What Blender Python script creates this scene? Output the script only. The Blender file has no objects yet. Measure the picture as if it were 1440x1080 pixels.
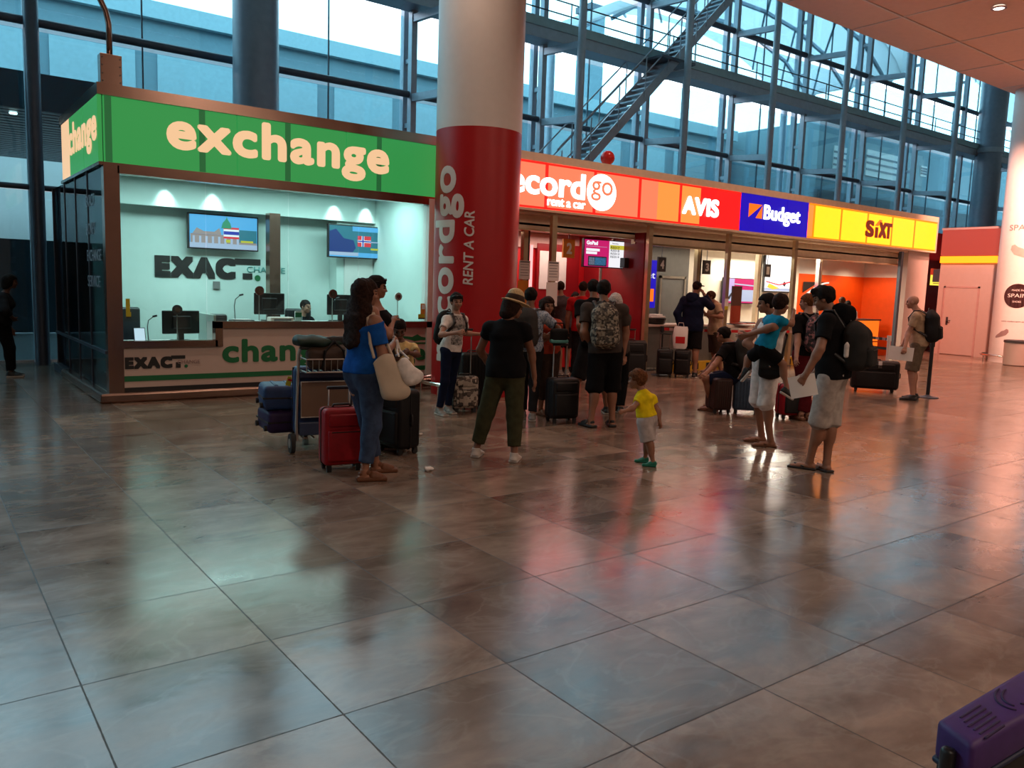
import bpy, bmesh, math, random
import numpy as np
from mathutils import Vector, Matrix
R = math.radians
PI = math.pi
sc = bpy.context.scene
COL = sc.collection
random.seed(4)

# ---------------------------------------------------------------- camera
cd = bpy.data.cameras.new('camera')
cam = bpy.data.objects.new('camera', cd)
COL.objects.link(cam)
sc.camera = cam
cd.sensor_width = 36.0
cd.lens = 1134.62 / 1440 * 36.0
cd.clip_start, cd.clip_end = .05, 400


def cam_matrix(yaw, pitch, roll, loc):
    f = Vector((math.sin(yaw) * math.cos(pitch), math.cos(yaw) * math.cos(pitch), -math.sin(pitch)))
    r = Vector((math.cos(yaw), -math.sin(yaw), 0))
    d = f.cross(r)
    r2 = r * math.cos(roll) + d * math.sin(roll)
    d2 = -r * math.sin(roll) + d * math.cos(roll)
    m = Matrix((r2, -d2, -f)).transposed().to_4x4()
    m.translation = loc
    return m


cam.matrix_world = cam_matrix(R(37.0555), R(6.8924), R(-1.9232), (0, 0, 1.65))

# ---------------------------------------------------------------- sky, exposure
sc.view_settings.view_transform = 'Standard'
sc.view_settings.look = 'None'
sc.view_settings.exposure = 0.0
sc.view_settings.gamma = 1.0
sc.view_settings.use_curve_mapping = False
sc.cycles.use_denoising = True
sc.cycles.max_bounces = 7
sc.cycles.diffuse_bounces = 3
sc.cycles.glossy_bounces = 3
sc.cycles.transmission_bounces = 4
sc.cycles.transparent_max_bounces = 16
sc.cycles.sample_clamp_indirect = 6.0
sc.cycles.caustics_reflective = False
sc.cycles.caustics_refractive = False
wd = bpy.data.worlds.new('bright_overcast_sky')
sc.world = wd
wd.use_nodes = True
bg = wd.node_tree.nodes['Background']
bg.inputs[0].default_value = (.80, .92, 1.0, 1)
bg.inputs[1].default_value = 4.2


def lamp(name, kind, loc, power, color, size=.3, size_y=None, rot=(0, 0, 0), spot=None, blend=.5):
    l = bpy.data.lights.new(name, kind)
    l.energy = power
    l.color = color
    if kind == 'AREA':
        l.size = size
        if size_y:
            l.shape = 'RECTANGLE'
            l.size_y = size_y
    else:
        l.shadow_soft_size = size
    if spot:
        l.spot_size = spot
        l.spot_blend = blend
    o = bpy.data.objects.new(name, l)
    o.location = loc
    o.rotation_euler = rot
    COL.objects.link(o)
    return o


# room lamps: the recessed lighting of the exchange kiosk and the rental booths, then added hall fill
lamp('kiosk_ceiling_lamp', 'AREA', (4.4, 12.1, 3.05), 118, (.74, 1.0, .97), 4.2, .7)
for x in (3.25, 3.95, 6.0, 6.6):
    lamp('kiosk_spot_lamp', 'SPOT', (x, 13.06, 3.06), 42, (.85, 1, .97), .03, rot=(R(14), 0, 0), spot=R(64), blend=.9)
lamp('record_booth_lamp', 'AREA', (10.4, 12.6, 2.68), 30, (1, .72, .6), 2.4, .5)
lamp('budget_booth_lamp', 'AREA', (13.6, 12.6, 2.68), 22, (1, .86, .62), 3.6, .5)
lamp('white_wall_lamp', 'AREA', (17.6, 12.75, 2.70), 150, (1, .90, .72), 3.0, .3, rot=(R(-20), 0, 0))
for x in (17.5, 18.75, 20.4, 22.0):
    lamp('orange_booth_lamp', 'SPOT', (x, 12.35, 2.72), 75, (1, .74, .5), .06, spot=R(150), blend=.5)
for x, y in ((-2, -3), (7, -3), (16, -3), (1, -10), (11, -10), (21, -9)):
    lamp('hall_fill_lamp', 'AREA', (x, y, 7.36), 205, (1, .74, .57), 1.4, 1.4)  # unseen area lamps added as warm fill for the fronts facing the hall
for x, y, e, c in ((2.2, 9.2, 210, (1, .70, .53)), (5.5, 9.0, 190, (1, .66, .49)), (10.5, 9.3, 330, (1, .58, .43)), (15.5, 9.3, 420, (1, .5, .36)), (12, 5, 260, (1, .56, .41)), (17, 5, 800, (1, .47, .33)), (23, 6.0, 1300, (1, .44, .30)), (29, 5, 1400, (1, .44, .30)), (7, 6, 130, (1, .66, .5))):
    lamp('hall_fill_spot', 'SPOT', (x, y, 7.38), e, c, .12, spot=R(120), blend=.7)  # unseen spots added to brighten the hall floor and the people
for x, y, tx, ty in ((20.5, 8.2, 26.0, 11.4), (21.5, 5.0, 25.5, 10.0)):
    q = Vector((tx - x, ty - y, 1.6 - 7.3)).to_track_quat('-Z', 'Y').to_euler()
    lamp('wall_fill_spot', 'SPOT', (x, y, 7.3), 4200, (1, .43, .31), .1, rot=q, spot=R(52), blend=.8)  # unseen pink spots added to brighten the door wall at the far right

# ---------------------------------------------------------------- helpers
M = {}


def mat(name, color, rough=.5, metal=0.0, noise=.06, scale=8.0, emit=None, strength=1.0, spec=.5, bump=0.0, coat=0.0):
    """Procedural principled material: base colour with a soft noise variation in tone and gloss."""
    m = bpy.data.materials.new(name)
    m.use_nodes = True
    nt = m.node_tree
    b = nt.nodes['Principled BSDF']
    b.inputs['Roughness'].default_value = rough
    b.inputs['Metallic'].default_value = metal
    b.inputs['Specular IOR Level'].default_value = spec
    b.inputs['Coat Weight'].default_value = coat
    tc = nt.nodes.new('ShaderNodeTexCoord')
    no = nt.nodes.new('ShaderNodeTexNoise')
    no.inputs['Scale'].default_value = scale
    no.inputs['Detail'].default_value = 3
    nt.links.new(tc.outputs['Object'], no.inputs['Vector'])
    cr = nt.nodes.new('ShaderNodeValToRGB')
    c = color
    cr.color_ramp.elements[0].color = (c[0] * (1 - noise), c[1] * (1 - noise), c[2] * (1 - noise), 1)
    cr.color_ramp.elements[1].color = (min(1, c[0] * (1 + noise)), min(1, c[1] * (1 + noise)), min(1, c[2] * (1 + noise)), 1)
    cr.color_ramp.elements[0].position = .3
    cr.color_ramp.elements[1].position = .7
    nt.links.new(no.outputs['Fac'], cr.inputs['Fac'])
    nt.links.new(cr.outputs['Color'], b.inputs['Base Color'])
    if bump:
        bp = nt.nodes.new('ShaderNodeBump')
        bp.inputs['Strength'].default_value = bump
        bp.inputs['Distance'].default_value = .01
        nt.links.new(no.outputs['Fac'], bp.inputs['Height'])
        nt.links.new(bp.outputs['Normal'], b.inputs['Normal'])
    if emit:
        b.inputs['Emission Color'].default_value = (*emit, 1)
        b.inputs['Emission Strength'].default_value = strength
    M[name] = m
    return m


def pattern(name, cols, scale=20, rough=.8, kind='noise', detail=4, dist=0.0):
    """Printed cloth: a colour ramp over noise or voronoi cells in object space."""
    m = bpy.data.materials.new(name)
    m.use_nodes = True
    nt = m.node_tree
    b = nt.nodes['Principled BSDF']
    b.inputs['Roughness'].default_value = rough
    tc = nt.nodes.new('ShaderNodeTexCoord')
    if kind == 'noise':
        no = nt.nodes.new('ShaderNodeTexNoise')
        no.inputs['Detail'].default_value = detail
        no.inputs['Distortion'].default_value = dist
        out = no.outputs['Fac']
    else:
        no = nt.nodes.new('ShaderNodeTexVoronoi')
        no.distance = 'CHEBYCHEV' if kind == 'block' else 'EUCLIDEAN'
        sp = nt.nodes.new('ShaderNodeSeparateColor')
        nt.links.new(no.outputs['Color'], sp.inputs[0])
        out = sp.outputs[0]
    no.inputs['Scale'].default_value = scale
    nt.links.new(tc.outputs['Object'], no.inputs['Vector'])
    cr = nt.nodes.new('ShaderNodeValToRGB')
    cr.color_ramp.interpolation = 'CONSTANT' if kind != 'noise' else 'LINEAR'
    el = cr.color_ramp.elements
    lo, hi = (.34, .66) if kind == 'noise' else (0, 1 - 1 / len(cols))
    n = len(cols)
    while len(el) < n:
        el.new(.5)
    for i, c in enumerate(cols):
        el[i].position = lo + (hi - lo) * i / max(1, n - 1)
        el[i].color = (*c, 1)
    nt.links.new(out, cr.inputs['Fac'])
    nt.links.new(cr.outputs['Color'], b.inputs['Base Color'])
    M[name] = m
    return m


def glass(name, tint, gloss=.05, rough=.02):
    """Thin pane: tinted see-through with a Fresnel reflection."""
    m = bpy.data.materials.new(name)
    m.use_nodes = True
    nt = m.node_tree
    nt.nodes.clear()
    out = nt.nodes.new('ShaderNodeOutputMaterial')
    tr = nt.nodes.new('ShaderNodeBsdfTransparent')
    tr.inputs[0].default_value = (*tint, 1)
    gl = nt.nodes.new('ShaderNodeBsdfGlossy')
    gl.inputs[0].default_value = (.9, .95, 1, 1)
    gl.inputs['Roughness'].default_value = rough
    lw = nt.nodes.new('ShaderNodeLayerWeight')
    lw.inputs[0].default_value = .25
    mu = nt.nodes.new('ShaderNodeMath')
    mu.operation = 'MULTIPLY_ADD'
    mu.inputs[1].default_value = .35
    mu.inputs[2].default_value = gloss
    nt.links.new(lw.outputs['Fresnel'], mu.inputs[0])
    mx = nt.nodes.new('ShaderNodeMixShader')
    nt.links.new(mu.outputs[0], mx.inputs[0])
    nt.links.new(tr.outputs[0], mx.inputs[1])
    nt.links.new(gl.outputs[0], mx.inputs[2])
    nt.links.new(mx.outputs[0], out.inputs[0])
    M[name] = m
    return m


def setp(o, label=None, cat=None, group=None, kind=None):
    if label:
        o['label'] = label
    if cat:
        o['category'] = cat
    if group:
        o['group'] = group
    if kind:
        o['kind'] = kind
    return o


def thing(name, label, cat, loc=(0, 0, 0), rz=0.0, group=None):
    o = bpy.data.objects.new(name, None)
    o.empty_display_size = .1
    COL.objects.link(o)
    o.location = loc
    o.rotation_euler = (0, 0, rz)
    return setp(o, label, cat, group)


def obj(name, bm, m, parent=None, smooth=False, angle=None):
    me = bpy.data.meshes.new(name)
    bmesh.ops.recalc_face_normals(bm, faces=bm.faces[:])
    bm.to_mesh(me)
    bm.free()
    for k in (m if isinstance(m, (list, tuple)) else [m]):
        me.materials.append(M[k] if isinstance(k, str) else k)
    if smooth:
        me.polygons.foreach_set('use_smooth', [True] * len(me.polygons))
        me.update()
        if angle:
            me.set_sharp_from_angle(angle=R(angle))
    o = bpy.data.objects.new(name, me)
    COL.objects.link(o)
    if parent:
        o.parent = parent
    return o


def NB():
    return bmesh.new()


def box(bm, x0, x1, y0, y1, z0, z1, mi=0):
    v = [bm.verts.new(p) for p in ((x0, y0, z0), (x1, y0, z0), (x1, y1, z0), (x0, y1, z0),
                                   (x0, y0, z1), (x1, y0, z1), (x1, y1, z1), (x0, y1, z1))]
    for f in ((3, 2, 1, 0), (4, 5, 6, 7), (0, 1, 5, 4), (1, 2, 6, 5), (2, 3, 7, 6), (3, 0, 4, 7)):
        bm.faces.new([v[i] for i in f]).material_index = mi
    return bm


def rbox(bm, c, s, r, seg=3, mtx=None):
    """A box of size s about c with rounded edges."""
    b2 = bmesh.new()
    bmesh.ops.create_cube(b2, size=1)
    bmesh.ops.scale(b2, vec=s, verts=b2.verts)
    bmesh.ops.bevel(b2, geom=b2.edges[:], offset=min(r, min(s) * .49), segments=seg, affect='EDGES', profile=.5)
    bmesh.ops.translate(b2, vec=c, verts=b2.verts)
    if mtx is not None:
        bmesh.ops.transform(b2, matrix=mtx, verts=b2.verts)
    return merge(bm, b2)


def merge(bm, b2):
    me = bpy.data.meshes.new('tmp')
    b2.to_mesh(me)
    b2.free()
    bm.from_mesh(me)
    bpy.data.meshes.remove(me)
    return bm


def frame_of(d):
    d = d.normalized()
    a = Vector((0, 0, 1)) if abs(d.z) < .9 else Vector((1, 0, 0))
    u = d.cross(a).normalized()
    return u, d.cross(u).normalized()


def bar(bm, a, b, r, r2=None, seg=12, cap=True):
    """A round rod from a to b."""
    a, b = Vector(a), Vector(b)
    r2 = r if r2 is None else r2
    u, w = frame_of(b - a)
    ra, rb = [], []
    for i in range(seg):
        t = 2 * PI * i / seg
        o = u * math.cos(t) + w * math.sin(t)
        ra.append(bm.verts.new(a + o * r))
        rb.append(bm.verts.new(b + o * r2))
    for i in range(seg):
        j = (i + 1) % seg
        bm.faces.new((ra[i], ra[j], rb[j], rb[i]))
    if cap:
        bm.faces.new(ra[::-1])
        bm.faces.new(rb)
    return bm


def beam(bm, a, b, w, h):
    """A rectangular bar from a to b, w wide and h high."""
    a, b = Vector(a), Vector(b)
    d = (b - a).normalized()
    up = Vector((0, 0, 1)) if abs(d.z) < .95 else Vector((0, 1, 0))
    s = d.cross(up).normalized() * (w / 2)
    t = s.cross(d).normalized() * (h / 2)
    q = []
    for p in (a, b):
        q.append([bm.verts.new(p + x) for x in (s + t, -s + t, -s - t, s - t)])
    for i in range(4):
        j = (i + 1) % 4
        bm.faces.new((q[0][i], q[0][j], q[1][j], q[1][i]))
    bm.faces.new(q[0][::-1])
    bm.faces.new(q[1])
    return bm


def tube(bm, pts, r, seg=8, closed=False):
    """A round pipe along a polyline."""
    pts = [Vector(p) for p in pts]
    n = len(pts)
    rings = []
    u = None
    for i, p in enumerate(pts):
        a = pts[(i - 1) % n] if (closed or i > 0) else p
        b = pts[(i + 1) % n] if (closed or i < n - 1) else p
        d = (b - a).normalized()
        if u is None:
            u, _ = frame_of(d)
        u = (u - d * u.dot(d)).normalized()
        w = d.cross(u)
        rings.append([bm.verts.new(p + (u * math.cos(2 * PI * k / seg) + w * math.sin(2 * PI * k / seg)) * r) for k in range(seg)])
    for i in range(n if closed else n - 1):
        A, B = rings[i], rings[(i + 1) % n]
        for k in range(seg):
            l = (k + 1) % seg
            bm.faces.new((A[k], A[l], B[l], B[k]))
    if not closed:
        bm.faces.new(rings[0][::-1])
        bm.faces.new(rings[-1])
    return bm


def lathe(bm, prof, c=(0, 0, 0), seg=40, cap=True):
    """Turn a (radius, z) profile about the vertical through c."""
    rings = []
    for r, z in prof:
        rings.append([bm.verts.new((c[0] + r * math.cos(2 * PI * k / seg), c[1] + r * math.sin(2 * PI * k / seg), c[2] + z)) for k in range(seg)])
    for A, B in zip(rings, rings[1:]):
        for k in range(seg):
            l = (k + 1) % seg
            bm.faces.new((A[k], A[l], B[l], B[k]))
    if cap:
        bm.faces.new(rings[0][::-1])
        bm.faces.new(rings[-1])
    return bm


def disc(bm, c, n, r, t, seg=24):
    n = Vector(n).normalized()
    c = Vector(c)
    return bar(bm, c, c + n * t, r, seg=seg)


_glyphs = {}


def text_bm(body, w, h, bold=0.0, depth=.01, shear=0.0, square=False, off=0.0, space=1.0):
    """Lettering fitted into a w x h box in the XZ plane, lower left at the origin, facing -Y."""
    cu = bpy.data.curves.new('lettering', 'FONT')
    cu.body = body
    cu.offset = off
    cu.shear = shear
    cu.space_character = space
    cu.resolution_u = 5
    o = bpy.data.objects.new('lettering', cu)
    COL.objects.link(o)
    bpy.context.view_layer.update()
    me = bpy.data.meshes.new_from_object(o.evaluated_get(bpy.context.evaluated_depsgraph_get()))
    bpy.data.objects.remove(o)
    b1 = bmesh.new()
    b1.from_mesh(me)
    bpy.data.meshes.remove(me)
    xs = [v.co.x for v in b1.verts]
    ys = [v.co.y for v in b1.verts]
    x0, x1, y0, y1 = min(xs), max(xs), min(ys), max(ys)
    kx = (w - 2 * bold) / (x1 - x0)
    ky = (h - 2 * bold) / (y1 - y0)
    for v in b1.verts:
        v.co = Vector(((v.co.x - x0) * kx + bold, 0, (v.co.y - y0) * ky + bold))
    if bold:
        if square:
            offs = [(a, b) for a in (-1, -.33, .33, 1) for b in (-1, -.33, .33, 1)]
        else:
            offs = [(rr * math.cos(2 * PI * k / 12), rr * math.sin(2 * PI * k / 12)) for k in range(12) for rr in (1, .5)]
        res = bmesh.new()
        tmp = bpy.data.meshes.new('t')
        b1.to_mesh(tmp)
        for q_, (a, b) in enumerate(offs):
            b2 = bmesh.new()
            b2.from_mesh(tmp)
            bmesh.ops.translate(b2, vec=(a * bold, -.00012 * q_, b * bold), verts=b2.verts)
            merge(res, b2)
        bpy.data.meshes.remove(tmp)
        b1.free()
        b1 = res
    if depth:
        g = bmesh.ops.extrude_face_region(b1, geom=b1.faces[:])
        bmesh.ops.translate(b1, vec=(0, -depth, 0), verts=[v for v in g['geom'] if isinstance(v, bmesh.types.BMVert)])
    return b1


def text(name, body, x, z, w, h, y, m, parent=None, **k):
    """Letters on a wall that faces -Y (towards the hall)."""
    b = text_bm(body, w, h, **k)
    bmesh.ops.translate(b, vec=(x, y, z), verts=b.verts)
    return obj(name, b, m, parent)


def rot_to(o, mtx):
    o.matrix_world = mtx
# ---------------------------------------------------------------- materials
mat('ceiling_warm_tint', (.76, .56, .47), .6, noise=.03)  # white ceiling tinted warm, the reddish light put into its colour
mat('wall_dark', (.10, .10, .11), .8)
mat('wall_grey', (.15, .145, .14), .7)
mat('wall_hall', (.34, .29, .26), .8)
mat('steel_blue', (.36, .42, .50), .45, .3)
mat('steel_dark', (.075, .09, .12), .4, .4)
mat('column_blue', (.22, .27, .35), .35, .1)
mat('chrome', (.75, .74, .72), .18, 1.0, noise=.02)
mat('brushed_steel', (.55, .53, .50), .35, 1.0, noise=.05)
mat('bronze', (.30, .19, .15), .22, .85, noise=.05)
mat('brass', (.72, .58, .36), .28, .75)
mat('cream_metal', (.86, .73, .54), .45, .1)
mat('red_paint', (.42, .008, .012), .38, noise=.03)
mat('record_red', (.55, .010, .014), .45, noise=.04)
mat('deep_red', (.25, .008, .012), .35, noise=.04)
mat('booth_orange', (.78, .085, .002), .5, noise=.04)
mat('white_paint', (.72, .70, .68), .5, noise=.02)
mat('warm_white', (.80, .74, .64), .55, noise=.03)
mat('teal_white', (.60, .73, .70), .6, noise=.02)
mat('letter_white', (.72, .70, .70), .5, noise=.02)
mat('letter_black', (.012, .013, .014), .5, noise=.1)
mat('letter_green', (.004, .15, .05), .5, noise=.05)
mat('letter_teal', (.10, .36, .34), .5)
mat('panel_cream', (.60, .48, .43), .45, noise=.02)
mat('black_plastic', (.012, .012, .014), .4, noise=.2)
mat('dark_grey', (.05, .05, .055), .5)
mat('mid_grey', (.18, .18, .18), .5)
mat('rubber', (.02, .02, .02), .8)
mat('paper', (.78, .76, .74), .8, noise=.03)
mat('counter_grey', (.13, .14, .13), .5)
mat('exterior_wall', (.15, .25, .30), .7)
mat('exterior_dark', (.05, .07, .09), .7)
mat('exterior_light', (.30, .46, .52), .6)
mat('canopy_cloth', (.34, .38, .42), .8)
mat('pavement', (.25, .26, .27), .9)
mat('kiosk_dark', (.02, .028, .03), .2)
mat('wood', (.55, .36, .16), .5, noise=.15)
glass('facade_glass', (.66, .90, .955), .03)
glass('kiosk_glass', (.86, .96, .95), .02)
glass('side_glass', (.16, .24, .27), .10)


def emat(name, col, strength):
    return mat(name, tuple(min(.6, c * .12) for c in col), .4, noise=.02, emit=col, strength=strength)


emat('lit_white', (1, .93, .82), 4.0)
emat('lit_cool', (.9, 1, .98), 3.0)


# marble floor: slabs .777 m square with thin dark joints, tone, veins and polish varying slab by slab
def floor_material():
    m = bpy.data.materials.new('polished_marble')
    m.use_nodes = True
    nt = m.node_tree
    N, L = nt.nodes, nt.links
    b = N['Principled BSDF']

    def nd(t, **k):
        n = N.new(t)
        for a, v in k.items():
            setattr(n, a, v)
        return n

    def math_(op, a, bb=None, c=None):
        n = nd('ShaderNodeMath', operation=op)
        for i, v in enumerate((a, bb, c)):
            if v is None:
                continue
            if hasattr(v, 'links'):
                L.new(v, n.inputs[i])
            else:
                n.inputs[i].default_value = v
        return n.outputs[0]
    tc = nd('ShaderNodeTexCoord')
    se = nd('ShaderNodeSeparateXYZ')
    L.new(tc.outputs['Object'], se.inputs[0])
    T = .7765
    u = math_('DIVIDE', math_('ADD', se.outputs[0], -.5 + 40 * T), T)
    v = math_('DIVIDE', math_('ADD', se.outputs[1], -1.915 + 40 * T), T)
    fu, fv = math_('FRACT', u), math_('FRACT', v)
    eu = math_('MINIMUM', fu, math_('SUBTRACT', 1.0, fu))
    ev = math_('MINIMUM', fv, math_('SUBTRACT', 1.0, fv))
    # irregular joint width
    jn = nd('ShaderNodeTexNoise')
    jn.inputs['Scale'].default_value = 14
    jn.inputs['Detail'].default_value = 4
    L.new(tc.outputs['Object'], jn.inputs['Vector'])
    jw = math_('MULTIPLY_ADD', jn.outputs['Fac'], .008, .0005)
    joint = math_('LESS_THAN', math_('MINIMUM', eu, ev), jw)
    cell = nd('ShaderNodeCombineXYZ')
    L.new(math_('FLOOR', u), cell.inputs[0])
    L.new(math_('FLOOR', v), cell.inputs[1])
    wn = nd('ShaderNodeTexWhiteNoise', noise_dimensions='3D')
    L.new(cell.outputs[0], wn.inputs['Vector'])
    ws = nd('ShaderNodeSeparateXYZ')
    wsv = nd('ShaderNodeVectorMath', operation='SCALE')
    L.new(wn.outputs['Color'], wsv.inputs[0])
    wsv.inputs['Scale'].default_value = 60
    # each slab reads its own patch of marble, stretched along X
    mp = nd('ShaderNodeMapping')
    mp.inputs['Scale'].default_value = (1.3, 2.1, 1)
    L.new(tc.outputs['Object'], mp.inputs['Vector'])
    va = nd('ShaderNodeVectorMath', operation='ADD')
    L.new(mp.outputs[0], va.inputs[0])
    L.new(wsv.outputs[0], va.inputs[1])
    n1 = nd('ShaderNodeTexNoise')
    n1.inputs['Scale'].default_value = 1.5
    n1.inputs['Detail'].default_value = 8
    n1.inputs['Roughness'].default_value = .60
    n1.inputs['Distortion'].default_value = .35
    L.new(va.outputs[0], n1.inputs['Vector'])
    n2 = nd('ShaderNodeTexNoise')
    n2.inputs['Scale'].default_value = 1.1
    n2.inputs['Detail'].default_value = 5
    n2.inputs['Distortion'].default_value = 1.6
    L.new(va.outputs[0], n2.inputs['Vector'])
    vein = math_('SUBTRACT', 1.0, math_('MULTIPLY', math_('ABSOLUTE', math_('SUBTRACT', n2.outputs['Fac'], .5)), 28))
    vein = math_('MAXIMUM', vein, 0.0)
    cr = nd('ShaderNodeValToRGB')
    cr.color_ramp.elements[0].color = (.115, .080, .060, 1)
    cr.color_ramp.elements[0].position = .30
    cr.color_ramp.elements[1].color = (.31, .215, .158, 1)
    cr.color_ramp.elements[1].position = .72
    L.new(n1.outputs['Fac'], cr.inputs['Fac'])
    tone = math_('MULTIPLY_ADD', wn.outputs['Value'], .55, .68)
    mx = nd('ShaderNodeMix', data_type='RGBA', blend_type='MULTIPLY')
    mx.inputs['Factor'].default_value = 1
    L.new(cr.outputs['Color'], mx.inputs[6])
    L.new(tone, mx.inputs[7])
    mv = nd('ShaderNodeMix', data_type='RGBA')
    L.new(math_('MULTIPLY', vein, .13), mv.inputs['Factor'])
    L.new(mx.outputs[2], mv.inputs[6])
    mv.inputs[7].default_value = (.45, .38, .30, 1)
    mj = nd('ShaderNodeMix', data_type='RGBA')
    L.new(math_('MULTIPLY', joint, .85), mj.inputs['Factor'])
    L.new(mv.outputs[2], mj.inputs[6])
    mj.inputs[7].default_value = (.02, .017, .015, 1)
    L.new(mj.outputs[2], b.inputs['Base Color'])
    ro = math_('MULTIPLY_ADD', n1.outputs['Fac'], .20, .10)
    ro = math_('MULTIPLY_ADD', joint, .4, ro)
    L.new(ro, b.inputs['Roughness'])
    b.inputs['Specular IOR Level'].default_value = .52
    wv = nd('ShaderNodeTexNoise')
    wv.inputs['Scale'].default_value = 3.2
    wv.inputs['Detail'].default_value = 2
    L.new(va.outputs[0], wv.inputs['Vector'])
    bp = nd('ShaderNodeBump')
    bp.inputs['Strength'].default_value = .13
    bp.inputs['Distance'].default_value = .012
    L.new(wv.outputs['Fac'], bp.inputs['Height'])
    L.new(bp.outputs[0], b.inputs['Normal'])
    M['floor'] = m


floor_material()


def struct(name, bm, m, **k):
    o = obj(name, bm, m, **k)
    o['kind'] = 'structure'
    return o


# ---------------------------------------------------------------- hall
struct('floor', box(NB(), -22, 52, -16, 17.2, -.2, 0), 'floor')
cb = box(NB(), -22, 52, -16, 10.35, 7.42, 7.9)
struct('ceiling', cb, 'ceiling_warm_tint')
b = NB()
for i in range(-6, 20):
    x = i * 2.45 + 2.0
    box(b, x - .02, x + .02, -16, 10.3, 7.405, 7.42)
for j in range(11):
    y = 9.2 - j * 2.3
    box(b, -22, 52, y - .02, y + .02, 7.40, 7.42)
struct('ceiling_joint', b, 'white_paint')
struct('ceiling_atrium', box(NB(), -22, 52, 10.35, 17.4, 13.2, 13.5), 'wall_grey')
struct('wall_atrium', box(NB(), -22, 52, 10.36, 10.5, 7.9, 13.2), 'ceiling_warm_tint')
struct('wall_south', box(NB(), -22, 52, -16.2, -16, 0, 7.42), 'wall_hall')
struct('wall_west', box(NB(), -22.2, -22, -16, 17.2, 0, 13.5), 'wall_dark')
struct('wall_east', box(NB(), 52, 52.2, -16, 17.2, 0, 13.5), 'wall_hall')

cl = thing('downlight', 'small recessed round lamp glowing in the hall ceiling', 'ceiling light', (17.44, 7.67, 7.39))
obj('trim_ring', lathe(NB(), [(.10, .02), (.14, 0), (.14, -.02), (.10, -.02)], cap=False), 'chrome', cl)
obj('lamp_lens', lathe(NB(), [(.10, -.012), (.02, -.014)]), 'lit_white', cl)

# ---------------------------------------------------------------- round columns
CX, CY, CR = 6.95, 10.22, .635


def wrap(bm, cx, cy, r, a0):
    """Wrap flat lettering (x along the arc, z up, -y outwards) round a column."""
    xs = [v.co.x for v in bm.verts]
    x = min(xs)
    while x < max(xs):
        bmesh.ops.bisect_plane(bm, geom=bm.verts[:] + bm.edges[:] + bm.faces[:], plane_co=(x, 0, 0), plane_no=(1, 0, 0))
        x += .035
    for v in bm.verts:
        a = a0 + v.co.x / r
        rr = r - v.co.y
        v.co = Vector((cx + rr * math.cos(a), cy + rr * math.sin(a), v.co.z))
    return bm


def turn90(bm):
    """Turn lettering so that it reads upwards."""
    for v in bm.verts:
        v.co = Vector((-v.co.z, v.co.y, v.co.x))
    return bm


col = thing('column', 'big round column, red below and white above, with white upright lettering', 'column', (CX, CY, 0))
obj('upper_shaft', lathe(NB(), [(CR, 3.88), (CR, 7.42)], seg=64), 'white_paint', col, True, 40)
obj('red_wrap', lathe(NB(), [(CR, .0), (CR, 3.88)], seg=64), 'red_paint', col, True, 40)
# baseline at -149 degrees, reading upwards
bt = turn90(text_bm('recordgo', 2.82, .60, bold=.02, depth=.004, space=1.05))
bmesh.ops.translate(bt, vec=(0, 0, .52), verts=bt.verts)
obj('lettering', wrap(bt, 0, 0, CR, R(-141)), 'letter_white', col)
bt = turn90(text_bm('RENT A CAR', 1.05, .15, bold=.004, depth=.004, shear=.12))
bmesh.ops.translate(bt, vec=(0, 0, 1.65), verts=bt.verts)
obj('lettering', wrap(bt, 0, 0, CR, R(-127)), 'letter_white', col)


def guard(cx, cy, r, label, legs):
    g = thing('guard_rail', label, 'rail', (cx, cy, 0))
    pts = [(r * math.cos(2 * PI * k / 48), r * math.sin(2 * PI * k / 48), .19) for k in range(48)]
    obj('ring', tube(NB(), pts, .028, 10, True), 'chrome', g, True)
    for k in range(legs):
        a = 2 * PI * (k + .3) / legs
        b = bar(NB(), (r * math.cos(a), r * math.sin(a), 0), (r * math.cos(a), r * math.sin(a), .17), .018)
        obj('support', b, 'chrome', g, True, 40)


guard(CX, CY, .80, 'chrome guard ring round the foot of the red column', 6)

SX, SY, SR = 24.92, 9.6, .65
c2 = thing('column', 'pinkish white round column with shoe adverts and a dark round badge', 'column', (SX, SY, 0))
obj('shaft', lathe(NB(), [(SR, 0), (SR, 7.42)], seg=64), 'white_paint', c2, True, 40)
mat('badge_dark', (.045, .012, .014), .5)
mat('print_grey', (.30, .20, .20), .6)
mat('print_pink', (.55, .36, .33), .6)
b = NB()
lathe(b, [(.33, 0), (.005, 0)], seg=36)
for v in b.verts:
    v.co = Vector((v.co.x * 1.02, -.004, v.co.y + 1.85))
obj('badge', wrap(b, 0, 0, SR, R(193)), 'badge_dark', c2)
for t, w, h, x, z in (('MADE IN', .28, .05, -.14, 1.98), ('SPAIN', .46, .10, -.23, 1.81), ('SHOES', .2, .05, -.1, 1.67)):
    bt = text_bm(t, w, h, depth=.004)
    bmesh.ops.translate(bt, vec=(x, -.006, z), verts=bt.verts)
    obj('badge_lettering', wrap(bt, 0, 0, SR, R(193)), 'white_paint', c2)
bt = text_bm('SPANISH', .95, .15, depth=.004)
bmesh.ops.translate(bt, vec=(-.38, -.002, 3.62), verts=bt.verts)
obj('lettering', wrap(bt, 0, 0, SR, R(193)), 'print_grey', c2)
bt = text_bm('www madeinspain com', .62, .045, depth=.004)
bmesh.ops.translate(bt, vec=(-.34, -.002, 1.13), verts=bt.verts)
obj('lettering', wrap(bt, 0, 0, SR, R(193)), 'print_grey', c2)


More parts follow.
